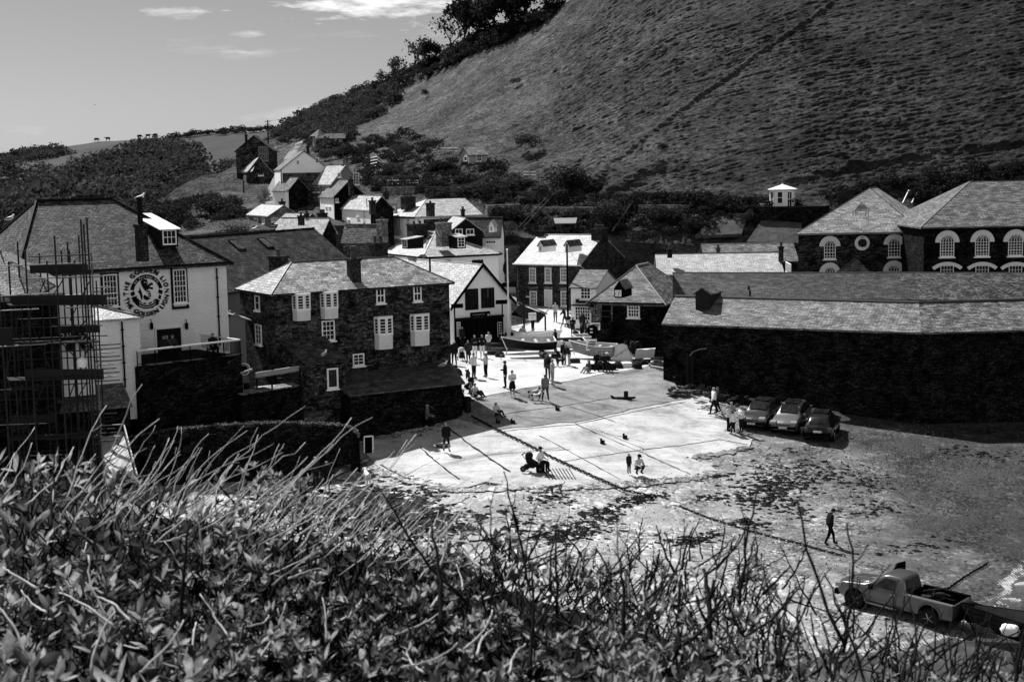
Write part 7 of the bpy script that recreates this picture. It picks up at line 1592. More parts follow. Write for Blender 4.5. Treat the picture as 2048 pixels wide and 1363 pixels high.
# rubble, winch post, scrap by the dark wall
for px,py,lb in ((1450,800,'dark rocky heap behind the first parked car'),):
    m=MB(); P=G(px,py)
    for i in range(46): m.ball(P+V((rnd.uniform(-1.2,1.6),rnd.uniform(-1.2,1.6),rnd.uniform(-.05,.5))),rnd.uniform(.18,.42),6,0,(1,.9,.6))
    tag(m.build('rock_heap',stone('rock_dark',.012)),lb,'rocks')
ss=empty('winch_post',G(1384,776),'old iron winch post with a curved arm among scrap by the dark wall','winch'); P=G(1384,776); m=MB(); m.tube([P-Z*.2,P+Z*2.4],[.16,.12],8); m.build('post',IRON,ss); m=MB(); m.tube([P+V((-.15,0,2.35)),P+V((.1,0,2.65)),P+V((.6,0,2.82)),P+V((1.15,0,2.85))],.06,6); m.build('arm',STEEL,ss); m=MB(); m.tube([P+V((-.3,0,-.2)),P+V((-.35,0,2.6))],[.2,.1],7); m.build('stay',IRON,ss)
m=MB(); P=G(1370,772); m.tube([P+V((-.8,-.2,.75)),P+V((-.65,-.1,.3)),P+V((-.2,0,.1)),P+V((.5,0,.02))],[.09,.12,.14,.06],6); tag(m.build('anchor_fluke',IRON),'curved rusty anchor fluke left of the winch post','anchor')
fr=empty('cradle_frame',G(1420,775),'pale angled metal boat cradle beside the winch post','frame'); P=G(1418,776); m=MB()
for a,b in (((-.9,0,.9),(0,.1,1.45)),((0,.1,1.45),(.9,0,1.0)),((-.9,0,.9),(-.9,0,.05)),((.9,0,1.),(.9,0,.05)),((.15,.1,1.4),(.15,.1,.3)),((-.4,0,.6),(.6,0,.6)),((0,0.1,1.2),(.7,0,.75))): m.tube([P+V(a),P+V(b)],.045,5)
m.build('tube',STEEL,fr); m=MB(); m.para(P+V((-.6,-.3,.35)),(1.3,0,0),(0,.5,0),(0,0,.1)); m.build('board',WOOD,fr)
t2=empty('launching_trolley',G(1475,768),'small launching trolley with white tube frame against the dark wall','trolley'); P=G(1475,768); m=MB()
for a,b in (((-.6,0,.75),(.1,0,.95)),((.1,0,.95),(.75,0,.45)),((-.6,0,.75),(.25,0,.3)),((.25,0,.3),(.75,0,.45))): m.tube([P+V(a),P+V(b)],.04,5)
m.build('frame',STEEL,t2); wheel(t2,P-V((t2.location))+V((.15,0,.22)) if False else P+V((.15,0,.22)),.25,.16)
m=MB()
for i in range(60): P=G(rnd.uniform(1340,1445),rnd.uniform(772,796)); m.box(P+V((0,0,.15+rnd.uniform(0,.2))),(rnd.uniform(.2,.7),rnd.uniform(.15,.5),rnd.uniform(.08,.3)),0,rnd.uniform(0,3))
tag(m.build('scrap_heap',ST_VIL),'heap of stones and scrap timber around the winch post','scrap',kind='stuff')
m=MB(); A,B=G(1300,737),G(1352,746); dv=B-A; m.para(A,dv,V((.1,.3,0)),Z*.25); tag(m.build('timber_baulk',WOODL),'long pale timber baulk at the foot of the dark wall','timber')
m=MB()
for i in range(16): P=G(rnd.uniform(1268,1300),rnd.uniform(724,732)); m.box(P+Z*.2,(rnd.uniform(.2,.6),rnd.uniform(.2,.4),rnd.uniform(.2,.5)),0,rnd.uniform(0,3))
tag(m.build('crate_heap',NET),'dark heap of crates and creels against the clock house wall','creels')
# gear on the slip
P=G(1245,800); m=MB(); m.tube([P+V((-.8,0,.35)),P+V((-.55,.0,.12)),P+V((0,0,.1)),P+V((.5,0,.14)),P+V((.9,0,.2))],[.06,.14,.16,.12,.06],7); m.tube([P+V((.25,.1,.1)),P+V((.25,.1,.62))],[.16,.15],8); tag(m.build('anchor',IRON),'dark anchor-like iron block lying alone on the upper slipway','anchor')
for px,py,lb in ((1115,822,'small dark boot-like block on the upper slipway'),(996,848,'small dark lump beside the chain on the slipway'),(1026,848,'tiny dark stone on the slip right of the chain'),(1205,888,'pair of small dark stones on the lower slip'),(1208,860,'tiny dark stone near the slip joint') if False else (1250,878,'small dark peg in the lower slip joint')):
    P=G(px,py); m=MB(); m.box(P+Z*.16,(.28,.2,.2)); m.box(P+V((-.08,0,.3)),(.12,.18,.16)); tag(m.build('stone_block',IRON),lb,'block')
bl=empty('bollard',G(936,826),'rusty iron mooring bollard where the heavy chain starts','bollard'); P=G(936,826); m=MB(); m.lathe(P-Z*.2,[(.24,0),(.2,.3),(.19,1.1),(.26,1.15),(.26,1.25),(.12,1.32)],10); m.build('post',IRON,bl); m=MB(); m.tube([P+V((-.4,0,.85)),P+V((.4,0,.85))],.07,6); m.build('crossbar',IRON,bl)
# A-board on the slip
ab=empty('sandwich_board',G(738,905),'white-framed dark sandwich board at the end of the curved wall','sign'); P=G(738,905); 
for sg in (-1,1):
    u=V((.55,.15,0)); m=MB(); b0=P+V((-.28,sg*.3-.0,.05)); tp_=V((0,-sg*.26,1.0)); m.para(b0,u,tp_,V((0,.03,0))); pn=m.build('panel',BLACK,ab); m=MB()
    for o_,e_ in ((b0,tp_),(b0+u-u*.09,tp_)): m.para(o_-V((0,.015*1,0)),u*.1,e_,V((0,.06,0)))
    m.para(b0+tp_*.93-V((0,.015,0)),u,tp_*.07,V((0,.06,0))); m.build('frame',WHITE,ab)
pl=MB(); d_,n_,_=SH.dB,-SH.dA,0; q=at(897,824,90.5); pl.para(q,SH.dB*.5,n_*.04,Z*.25); tag(pl.build('wall_plaque',STEEL),'small pale plaque on the outhouse wall beside the bollard','plaque')
# market canopy, bins and sign in front of the granite house
cn=empty('market_canopy',G(1050,690),'dark open canopy with pale edge rails beside the lifeboat station','canopy'); Yc=122; m=MB()
for px,y0,y1,Y in ((1049,603,690,121),(1091,630,668,124),(1022,605,690,126)): a,b=at(px,y1,Y),at(px,y0,Y); m=MB(); m.tube([V((a.x,a.y,b.z)),V((a.x,a.y,4.9))],.09,6); m.build('post',WOOD,cn)
m=MB(); m.tube([at(1019,607,125),at(1038,604,124),at(1092,625,124)],.05,5); m.tube([at(1092,625,124),at(1103,608,130)],.05,5); m.build('edge_rail',STEEL,cn)
m=MB(); a,b,c_,e_=at(1020,610,126),at(1040,606,123.5),at(1092,627,123.5),at(1075,640,127); m.slab([at(1022,628,121.5),at(1040,608,124.),at(1091,628,124),at(1078,642,121.5)],[(3,2,1,0)],.05); m.build('canvas',BLACK,cn)
m=MB()
for k in range(9): m.tube([at(1033+4*k,642-.8*k,121.8),at(1036+4*k,632-.5*k,123)],.025,4)
m.build('lattice',WOOD,cn)
sg=MB(); a=at(1057,640,120.6); sg.para(a,(.68,.16,0),(0,.05,0),(0,0,.66)); sgo=sg.build('hanging_sign',WHITE); tag(sgo,'white hanging sign reading The Slipway under the canopy','sign'); m=MB(); u=V((.973,.229,0)); text_on(m,'The Slipway',a+u*.35+V((.01,-.012,.42)),u,Z,.125); text_on(m,'Hotel',a+u*.35+V((.01,-.012,.26)),u,Z,.09); text_on(m,'Bar',a+u*.35+V((.01,-.012,.1)),u,Z,.09); m.build('lettering',BLACK,sgo)
for i,(px,py,lb) in enumerate(((1019,690,'dark wheeled bin by the flagpole'),(1030,691,'dark wheeled bin left of the covered stall') ,(1056,690,'round-lidded dark bin under the canopy'))):
    P=G(px,py); b=empty('wheelie_bin',P,lb,'bin'); m=MB(); m.prism([(-.3,0),(.3,0),(.36,1.05),(-.36,1.05)],P-V((0,.3,0)),(1,0,0),Z,(0,.65,0)); m.build('body',DARK,b); m=MB(); m.para(P+V((-.4,-.36,1.05)),(.8,0,0),(0,.78,0),(0,0,.1)); m.build('lid',STEELD,b)
m=MB(); a=G(1075,690); m.prism([(0,0),(2.0,0),(2.0,1.3),(1.2,1.15),(.4,.8),(0,.75)],a,V((1,.35,0)),Z,V((-.1,.25,0))); tag(m.build('curved_wall',W_LB),'pale low curved wall at the end of the canopy','wall')
st=empty('stall',G(1040,680),'stall table heaped with goods under the canopy','stall'); P=at(1028,668,123); m=MB(); m.para(V((P.x,P.y,P.z)),(2.6,.4,0),(0,1.,0),(0,0,.08)); m.para(V((P.x,P.y,4.9)),(2.6,.4,0),(0,.06,0),(0,0,P.z-4.9)); m.build('table_top',DARK,st); m=MB()
for i in range(12): m.ball(P+V((.2+.2*i,.4,.12)),rnd.uniform(.1,.2),6,0,(1.3,1,.7))
m.build('goods',STEELD,st)
# fish boxes and creels by the lifeboat station and round the boats
for px,py,kd,lb in ((905,742,0,'dark fish box at the corner of the stone house'),(985,712,0,'grey fish box in front of the inflatable boat'),(1000,716,1,'domed dark creel left of the black dinghy'),(1112,716,1,'dark creel under the bow of the white rowing boat'),(1150,728,0,'low grey fish box beside the clinker boat bow'),(1236,738,1,'dark creel at the foot of the tipped punt'),(1255,737,0,'pale fish box beside the tipped punt'),(1274,738,1,'dark creel at the end of the tipped punt'),(1090,700,0,'pale fish box behind the black dinghy stern'),(914,752,1,'dark round creel by the outhouse roof end')):
    P=G(px,py,.1); m=MB()
    if kd: m.lathe(P,[(.38,0),(.4,.12),(.34,.34),(.16,.5),(.1,.52)],10)
    else: m.para(P-V((.4,.25,0)),(.8,.1,0),(-.06,.5,0),(0,0,.28)); m.para(P+V((-.36,-.2,.28)),(.72,.09,0),(-.05,.42,0),(0,0,.08))
    tag(m.build('creel' if kd else 'fish_box',NET if kd else (OFFW if 'pale' in lb else STEELD)),lb,'creel' if kd else 'box')
# gulls
GW=plain('gull_white',.75,.7,.2,.05); GG=plain('gull_grey',.2,.7,.2,.1)
def gull(P,rz,label,fly=False,s=1.0):
    g=empty('gull',(0,0,0),label,'bird'); m=MB(); m.tube([(-.34,0,.2),(-.2,0,.24),(0,0,.27),(.14,0,.33),(.2,0,.44),(.25,0,.49),(.3,0,.48)],[.02,.08,.115,.1,.055,.06,.03],8); m.build('body',GW,g,True); m=MB(); m.tube([(.3,0,.48),(.38,0,.455)],[.02,.006],5); m.build('beak',STEELD,g)
    for sd in (-1,1):
        m=MB(); 
        if fly: m.add([(.1,0,.3),(-.12,0,.3),(-.2,sd*.6,.42),(-.1,sd*.9,.3),(.02,sd*.55,.45)],[(0,1,2,4),(2,3,4)])
        else: m.tube([(.12,sd*.09,.3),(-.1,sd*.11,.28),(-.42,sd*.03,.22)],[.05,.075,.012],6)
        m.build('wing',GG,g)
        if not fly: m=MB(); m.tube([(0,sd*.04,.2),(.01,sd*.04,0),(.07,sd*.05,0)],.012,4); m.build('leg',STEELD,g)
    g.location=P; g.rotation_euler=(0,0,rz); g.scale=(s,s,s)
for px,py,Y,rz,lb in ((281,403,88.6,.6,'white gull standing on the pub roof ridge'),(649,716,85.6,1.2,'white gull on the edge of the small porch roof'),(887,737,90.6,.3,'white gull standing on the long outhouse roof'),(20,445,90,.2,'white gull on the bright roof at the left edge'),(65,456,88,1,'white gull on the pub hip roof left'),(508,465,111,0,'white gull on the old barn ridge')): gull(at(px,py,Y)+Z*.02,rz,lb)
gull(at(190,211,300),.4,'gull flying high in the open sky at left',True,.7)
# dog on the sand etc are in the next part
# ---------------------------------------------------------------- people and dogs
SKIN=plain('skin',.30,.5,.3,.08,8); 
def cloth(g): return plain('cloth_%03d'%int(g*1000),g,.9,.04,.18,9,.25)
def hairm(g): return plain('hair_%03d'%int(g*1000),g,.55,.3,.3,30,.3)
def skinned(verts,edges,rad,lv=1):
    me=bpy.data.meshes.new('b'); me.from_pydata([tuple(v) for v in verts],edges,[]); o=bpy.data.objects.new('b',me); C.objects.link(o)
    md=o.modifiers.new('s','SKIN'); md.use_smooth_shade=True
    for d,r in zip(me.skin_vertices[0].data,rad):
        d.radius=(r,r) if not isinstance(r,tuple) else r
    me.skin_vertices[0].data[0].use_root=True
    if lv: s=o.modifiers.new('u','SUBSURF'); s.levels=lv; s.render_levels=lv
    dg=bpy.context.evaluated_depsgraph_get(); r=bpy.data.meshes.new_from_object(o.evaluated_get(dg)); bpy.data.objects.remove(o); bpy.data.meshes.remove(me); return r
SEG={'torso':[('pelvis','belly'),('belly','chest'),('chest','neck'),('chest','shL'),('chest','shR')],'upper':[('shL','elL'),('shR','elR')],'fore':[('elL','wrL'),('elR','wrR')],'hand':[('wrL','paL'),('wrR','paR')],'hip':[('pelvis','hiL'),('pelvis','hiR')],'thigh':[('hiL','knL'),('hiR','knR')],'shin':[('knL','anL'),('knR','anR')],'foot':[('anL','toL'),('anR','toR')],'neck':[('neck','chin')],'head':[('chin','head'),('head','crown')]}
ORD=['pelvis','belly','chest','neck','chin','head','crown','shL','elL','wrL','paL','shR','elR','wrR','paR','hiL','knL','anL','toL','hiR','knR','anR','toR']
RAD={'pelvis':.135,'belly':.125,'chest':.145,'neck':.058,'chin':.068,'head':.098,'crown':.078,'sh':.068,'el':.045,'wr':.031,'pa':.036,'hi':.095,'kn':.062,'an':.043,'to':.038}
def joints(pose,arms,lean=0,step=.32):
    J={'pelvis':V((0,0,.95)),'belly':V((0,-.005,1.11)),'chest':V((0,.0,1.31)),'neck':V((0,.01,1.47)),'chin':V((0,-.015,1.55)),'head':V((0,-.01,1.635)),'crown':V((0,0,1.70))}
    for s,k in ((1,'L'),(-1,'R')):
        J['sh'+k]=V((.185*s,0,1.41)); J['hi'+k]=V((.095*s,0,.9)); J['kn'+k]=V((.10*s,-.02,.49)); J['an'+k]=V((.105*s,.02,.08)); J['to'+k]=V((.125*s,-.15,.035))
    if pose=='walk':
        for s,k in ((1,'L'),(-1,'R')):
            f=s*step; J['kn'+k]+=V((0,-f*.55-.03,.01)); J['an'+k]+=V((0,-f,.0 if s>0 else .07)); J['to'+k]+=V((0,-f,.02 if s>0 else .0))
    if pose=='wide':
        for s,k in ((1,'L'),(-1,'R')):
            for q,d in (('kn',.05),('an',.1),('to',.1)): J[q+k]+=V((s*d,0,0))
    up=['pelvis','belly','chest','neck','chin','head','crown','shL','shR']
    def sh(d): 
        for q in up: J[q]+=d
    if pose=='ground':
        sh(V((0,.05,-.83)))
        for s,k in ((1,'L'),(-1,'R')): J['hi'+k]=V((.1*s,0,.1)); J['kn'+k]=V((.13*s,-.36,.42)); J['an'+k]=V((.12*s,-.66,.08)); J['to'+k]=V((.13*s,-.82,.06))
    if pose=='sit':
        sh(V((0,0,-.42)))
        for s,k in ((1,'L'),(-1,'R')): J['hi'+k]=V((.1*s,-.02,.5)); J['kn'+k]=V((.12*s,-.43,.5)); J['an'+k]=V((.12*s,-.42,.08)); J['to'+k]=V((.13*s,-.58,.04))
    if pose=='crouch':
        sh(V((0,.08,-.62)))
        for s,k in ((1,'L'),(-1,'R')): J['hi'+k]=V((.1*s,.06,.3)); J['kn'+k]=V((.19*s,-.34,.45)); J['an'+k]=V((.15*s,-.06,.09)); J['to'+k]=V((.18*s,-.23,.04))
        lean+=.3
    if lean:
        pv=J['pelvis'].copy(); Rm=Matrix.Rotation(lean,3,'X')
        for q in up[1:]: J[q]=pv+Rm@(J[q]-pv)
    for s,k in ((1,'L'),(-1,'R')):
        sp=J['sh'+k]; a=arms if isinstance(arms,str) else arms[0 if s>0 else 1]; u,f=.285,.25
        E={'down':((.10*s,.03,-1),(.02*s,-.16,-1)),'swing':((.08*s,-.35*s,-1),(.02*s,-.35*s-.3,-1)),'phone':((.12*s,-.15,-1),(-.25*s,-1,.45)),'cup':((.15*s,.05,-1),(-.1*s,-1,.05)),'pocket':((.35*s,.22,-1),(-.45*s,-.45,-1)),'hips':((.6*s,.15,-1),(-.85*s,-.35,-.6)),'back':((.15*s,.3,-1),(-.75*s,.35,-.6)),'lap':((.12*s,-.25,-1),(-.25*s,-1,-.25)),'knees':((.1*s,-.55,-.8),(-.05*s,-.95,-.1)),'up':((.25*s,-.6,-.4),(-.45*s,-.5,.9)),'fwd':((.1*s,-.35,-1),(-.1*s,-.7,-.7)),'fold':((.15*s,-.2,-1),(-1*s,-.45,.15))}[a]
        J['el'+k]=sp+V(E[0]).normalized()*u; J['wr'+k]=J['el'+k]+V(E[1]).normalized()*f; J['pa'+k]=J['wr'+k]+V(E[1]).normalized()*.085
    return J
def person(label,px,py,face,pose='stand',arms='down',h=1.72,top=.5,bot=.02,shoe=.02,hair=.02,skin=None,long_sl=True,shorts=False,hat=None,skirt=False,bag=None,dz=.16,lean=0,build=1.0,hood=False,P=None,step=.32,longhair=False,head=0,group=None,bald=False,hold=None):
    """face: direction faced, degrees on the ground, 0 = to the right of the picture, 90 = away, 270 = towards us"""
    root=empty('person',(0,0,0),label,'person',group or 'people on the harbour front'); J=joints(pose,arms,lean,step); h*=1.06; k=h/1.74
    if head:
        for q in ('chin','head','crown'): J[q]=J['neck']+Matrix.Rotation(head,3,'X')@(J[q]-J['neck'])
    vs=[J[q]*k for q in ORD]; idx={q:i for i,q in enumerate(ORD)}; ed=[(idx[a],idx[b]) for v in SEG.values() for a,b in v]
    rad=[RAD.get(q,RAD.get(q[:2]))*k*(build if q in ('pelvis','belly','chest') else 1) for q in ORD]
    me=skinned(vs,ed,rad,1); n=len(me.vertices); co=np.empty(n*3); me.vertices.foreach_get('co',co); co=co.reshape(-1,3); no=np.empty(n*3); me.vertex_normals.foreach_get('vector',no); no=no.reshape(-1,3)
    faces=[tuple(p.vertices) for p in me.polygons]; cen=np.array([co[list(f)].mean(0) for f in faces]); bpy.data.meshes.remove(me)
    segs=[(r,np.array(vs[idx[a]]),np.array(vs[idx[b]]),(rad[idx[a]]+rad[idx[b]])/2) for r,v in SEG.items() for a,b in v]; D=[]
    for r,a,b,q in segs: d=b-a; t=np.clip(((cen-a)@d)/(d@d+1e-9),0,1); D.append(np.linalg.norm(cen-(a+t[:,None]*d),axis=1)-q)
    reg=[segs[i][0] for i in np.argmin(np.array(D),0)]
    m=MB(); m.add(co,faces)
    # fingers, thumb, nose, ears, eyes
    for K,s in (('L',1),('R',-1)):
        pa,wr=J['pa'+K]*k,J['wr'+K]*k; d=(pa-wr).normalized(); sd=d.cross(V((0,1,.2))).normalized() if abs(d.y)<.8 else V((1,0,0)); cu=d.cross(sd).normalized()*(1 if s>0 else -1)
        for i,l in enumerate((.062,.072,.068,.052)):
            o=pa+d*.012+sd*(i-1.5)*.017*k; m.tube([o,o+d*l*.5*k+cu*.004,o+d*l*.8*k+cu*.018,o+d*l*.95*k+cu*.03],[.0085*k,.008*k,.0075*k,.006*k],5)
        o=wr+d*.035+sd*.028*k; m.tube([o,o+(d*.6+sd*.8).normalized()*.035*k,o+(d*.9+sd*.5).normalized()*.06*k+cu*.01],[.011*k,.0095*k,.007*k],5)
    hd=J['head']*k; up=(J['crown']-J['chin']).normalized(); fw=up.cross(V((1,0,0))).normalized(); fw=fw if fw.y<0 else -fw
    m.tube([hd+fw*.085*k+up*.015*k,hd+fw*.118*k-up*.02*k],[.008*k,.016*k],5)
    for s in (1,-1): m.ball(hd+V((s*.095*k,0,0))-up*.01*k,.026*k,6,0,(.4,.8,1.2))
    b=m.build('body',skin or SKIN,root,True,False)
    e=MB(); 
    for s in (1,-1): e.ball(hd+fw*.09*k+V((s*.034*k,0,0))+up*.012*k,.012*k,5)
    e.para(hd+fw*.088*k-up*.052*k-V((.024*k,0,0)),V((.048*k,0,0)),fw*.006,up*.008*k); e.build('face',DARK,root,False,False)
    def shell(name,sel,off,mat):
        ids=sorted({v for i in sel for v in faces[i]}); 
        if not ids: return
        mp_={v:i for i,v in enumerate(ids)}; q=MB(); q.add(co[ids]+no[ids]*off,[tuple(mp_[v] for v in faces[i]) for i in sel]); return q.build(name,mat,root,True,False)
    pz=J['pelvis'].z*k
    tops=[i for i,r in enumerate(reg) if r in ('torso','upper') or (long_sl and r=='fore') or (r=='hip' and cen[i][2]>pz-.02)]
    bots=[i for i,r in enumerate(reg) if r in ('hip','thigh') or (r=='shin' and not shorts and not skirt) or (r=='torso' and cen[i][2]<pz+.06)]
    sho=[i for i,r in enumerate(reg) if r=='foot']
    shell('trousers' if not shorts else 'shorts',bots,.012*k,cloth(bot)); shell('jacket' if long_sl else 'shirt',tops,.022*k,cloth(top)); shell('shoes',sho,.012*k,cloth(shoe))
    rel=cen-np.array(hd); fz=rel@np.array(up); fy=rel@np.array(fw)
    if not bald: shell('hair',[i for i,r in enumerate(reg) if r in ('head','neck') and ((fz[i]>.035*k) or (fy[i]<.035*k and fz[i]>(-.09 if longhair else -.05)*k))],.016*k,hairm(hair))
    if longhair:
        q=MB(); q.tube([hd-fw*.06*k+up*.02*k,hd-fw*.10*k-up*.1*k,hd-fw*.105*k-up*.22*k],[.085*k,.085*k,.05*k],8); q.build('hair',hairm(hair),root,True,False)
    if hat is not None:
        q=MB(); q.ball(hd+up*.045*k,.112*k,10,0,(1,1,.75)); q.prism([(-.08*k,0),(.08*k,0),(.06*k,.13*k),(0,.155*k),(-.06*k,.13*k)],hd+fw*.06*k+up*.035*k,V((1,0,0)),(fw-up*.15).normalized(),up*.012); q.build('cap',cloth(hat),root,True,False)
    if skirt:
        q=MB(); q.lathe(J['pelvis']*k+V((0,0,-.42*k)),[(.24*k,0),(.20*k,.25*k),(.155*k,.5*k)],12); q.build('skirt',cloth(bot),root,True,False)
    if bag:
        q=MB(); c_=J['chest']*k-fw*.0+V((0,.2*k,-.08*k)); q.ball(c_,.17*k,8,0,(.9,.6,1.25)); 
        for s in (1,-1): q.tube([c_+V((s*.1,-.05,.17)),V((s*.12,-.02,1.46*k)) if pose!='x' else c_,V((s*.13,-.15*k,1.3*k)),V((s*.12,.02,1.12*k))],.018,4)
        q.build('backpack',cloth(bag),root,True,False)
    if hold:
        q=MB(); c_=J['paL']*k+V((0,-.04,.02)); 
        if hold=='cup': q.lathe(c_-V((0,0,.05)),[(.03,0),(.042,.11)],8); q.build('cup',OFFW,root)
        elif hold=='phone': q.box(c_,(.075,.012,.15)); q.build('phone',BLACK,root)
        elif hold=='bag': q.ball(c_+V((0,0,-.18)),.15,8,0,(1,.5,1.1)); q.build('bag',cloth(.03),root,True)
    if P is None: P=G(px,py); P=V((P.x,P.y,P.z+dz-.02))
    place(root,P,R(face)+math.pi/2); return root
# on the sand and the lower slip
person('person in black jacket and cap walking alone on the wet sand, head bowed',1660,1090,8,'walk','back',1.78,.012,.008,.01,.02,hat=.008,dz=.05,lean=.06,head=.5,step=.26)
person('person in dark sweatshirt and shorts walking down the slipway alone',893,906,292,'walk','down',1.66,.012,.015,.02,.012,shorts=True,step=.2)
person('bearded person in cap and white T-shirt sitting beside the pram',1083,945,330,'sit',('lap','hips'),1.76,.7,.012,.02,.02,long_sl=False,hat=.01,P=G(1081,946)+V((0,0,.14)))
person('crouching person in white shirt and dark cap watching the small child',1276,951,300,'crouch','knees',1.74,.62,.03,.02,.02,long_sl=False,hat=.01)
person('small child in dark coat standing next to the crouching person',1258,950,300,'stand','down',1.1,.02,.015,.01,.05,build=1.15)
# by the cars
person('person in white jacket and dark trousers striding past the rock heap',1428,831,195,'walk','swing',1.72,.7,.012,.01,.3,hair=.3) if False else person('person in white jacket and dark trousers striding past the rock heap',1428,831,195,'walk','swing',1.72,.7,.012,.01,.3)
person('person in dark clothes walking just behind the white jacket',1436,829,195,'walk','swing',1.7,.03,.012,.01,.02,step=.2)
person('fair-haired person in white top and black leggings, left of the group by the cars',1456,866,340,'stand','fwd',1.66,.6,.012,.01,.22,longhair=True)
person('person in grey top standing at the back of the group by the cars',1463,862,280,'stand','phone',1.72,.25,.02,.01,.2)
person('child in white top with back turned in the middle of the group by the cars',1466,869,95,'stand','down',1.32,.72,.012,.02,.03,build=1.05)
person('person in cream jumper and dark leggings, right of the group by the cars',1483,868,215,'stand','fold',1.64,.62,.012,.01,.28,longhair=True)
# seated or standing on the upper slip
person('person with pale top sitting on the slip edge beside the chain',993,836,310,'ground','knees',1.66,.45,.02,.01,.012)
person('person in cap and grey sweater sitting against the dark outhouse wall',856,850,350,'sit','lap',1.75,.10,.01,.2,.05,hat=.2,P=G(855,852)+V((0,0,.0)))
person('person in white shirt sitting on the ground by the outhouse corner',951,797,320,'ground','lap',1.74,.6,.02,.01,.03)
person('person in patterned top sitting against the outhouse corner',943,794,340,'ground','lap',1.68,.14,.03,.01,.02)
person('person in dark clothes half hidden behind the iron bollard',925,818,20,'sit','lap',1.7,.02,.01,.01,.02,P=G(924,820)+V((0,0,.1)))
person('person in white sweater, black skirt and bare legs standing on the slip',1025,796,285,'stand','fold',1.72,.72,.010,.4,.02,skirt=True)
person('person in black with cap holding a cup, standing in profile on the slip',1011,779,190,'stand',('down','cup'),1.78,.010,.012,.008,.02,hat=.02,hold='cup')
person('person in grey top seen from behind holding two dogs on leads',1091,804,80,'wide',('down','down'),1.68,.16,.05,.6,.02,build=1.15,long_sl=False)
person('person in pale T-shirt and shorts looking at a phone',1105,774,340,'stand','phone',1.78,.45,.28,.3,.06,long_sl=False,shorts=True,hold='phone')
person('person with dark backpack standing behind the person on the phone',1096,762,100,'stand','down',1.76,.05,.02,.02,.05,bag=.01)
person('person in white jacket and black trousers turning on the open concrete',948,760,320,'stand','pocket',1.78,.62,.010,.01,.03)
person('person in light patterned top and wide dark trousers holding something up',972,757,215,'stand','phone',1.70,.42,.010,.02,.16,longhair=True)
person('person in black clothes near the corner of the stone house, back turned',909,733,100,'walk','down',1.78,.010,.012,.01,.35,step=.18)
person('person in dark coat carrying a shoulder bag behind the pram',937,729,250,'stand','pocket',1.7,.03,.03,.02,.03,hold='bag')
person('left of the two people in dark tops and white shorts by the lifeboat station',950,718,280,'stand','fold',1.74,.015,.65,.3,.1,shorts=True)
person('right of the two people in dark tops and white shorts by the lifeboat station',965,718,265,'stand','phone',1.78,.012,.65,.3,.02,shorts=True)
person('person in dark jacket standing in front of the boathouse opening',940,688,270,'stand','fold',1.72,.05,.02,.01,.15)
person('person in dark fleece near the boathouse door',925,697,300,'stand','down',1.72,.02,.015,.01,.2)
person('person in light jacket taking a photograph behind the pale boat',1046,694,265,'stand','up',1.66,.45,.05,.02,.3)
person('person in black sitting on the raised bow of the pale boat',1110,690,200,'sit','lap',1.78,.01,.01,.01,.015,P=at(1111,691,113.5))
person('person standing with a dark dog beside the grey clinker boat',1128,732,250,'stand','down',1.7,.012,.02,.02,.05,longhair=True)
person('person in dark jacket and pale trousers bending beside the grey clinker boat',1139,735,215,'walk','fwd',1.68,.02,.3,.1,.015,lean=.5,step=.15)
person('person with pale top sitting on the ground left of the seated group',1177,747,230,'ground','lap',1.66,.05,.25,.1,.1,longhair=True)
person('tallest seated person in dark jacket in the middle of the seated group',1195,743,260,'sit','lap',1.80,.012,.012,.01,.02)
person('seated person in dark coat right of the middle of the seated group',1205,745,290,'sit','knees',1.72,.02,.02,.01,.02)
person('seated person with white hat at the right end of the seated group',1214,744,300,'sit','knees',1.70,.02,.02,.01,.3,hat=.65)
person('person in pale hooded top leaning on the inflatable boat',978,708,250,'stand','fold',1.68,.5,.04,.02,.12)
person('person in black coat at the stern of the black dinghy',1112,712,200,'walk','fwd',1.72,.012,.02,.01,.03,lean=.25,step=.15)
person('person with pale rucksack passing the notice board',1175,682,110,'walk','down',1.7,.05,.02,.01,.02,bag=.4,step=.2)
# up the road
person('person in dark jacket standing in the road left of the clock house notice board',1146,676,280,'stand','phone',1.7,.015,.02,.01,.02)
person('person sitting on a low wall at the road edge below the standing pair',1152,690,260,'sit','lap',1.7,.02,.02,.01,.02)
person('person in black standing alone by the notice board',1164,690,200,'stand','down',1.74,.01,.012,.01,.03)
person('person in blue-grey jacket walking up the road toward the shop',1165,668,100,'walk','down',1.72,.03,.02,.01,.03,step=.2)
person('person in pale shirt in front of the granite house wall',1111,646,250,'stand','cup',1.74,.35,.08,.02,.2)
person('person in dark clothes leaning by the black pole',1130,652,180,'walk','fwd',1.72,.02,.02,.01,.06,lean=.25,step=.2)
person('person in black near the shop window',1153,650,100,'stand','down',1.78,.012,.01,.01,.03)
person('person in light coat next to the shop window',1160,649,120,'stand','pocket',1.66,.35,.06,.02,.3)
person('person in dark clothes standing under the market canopy',1066,666,220,'stand','lap',1.74,.012,.012,.01,.02)
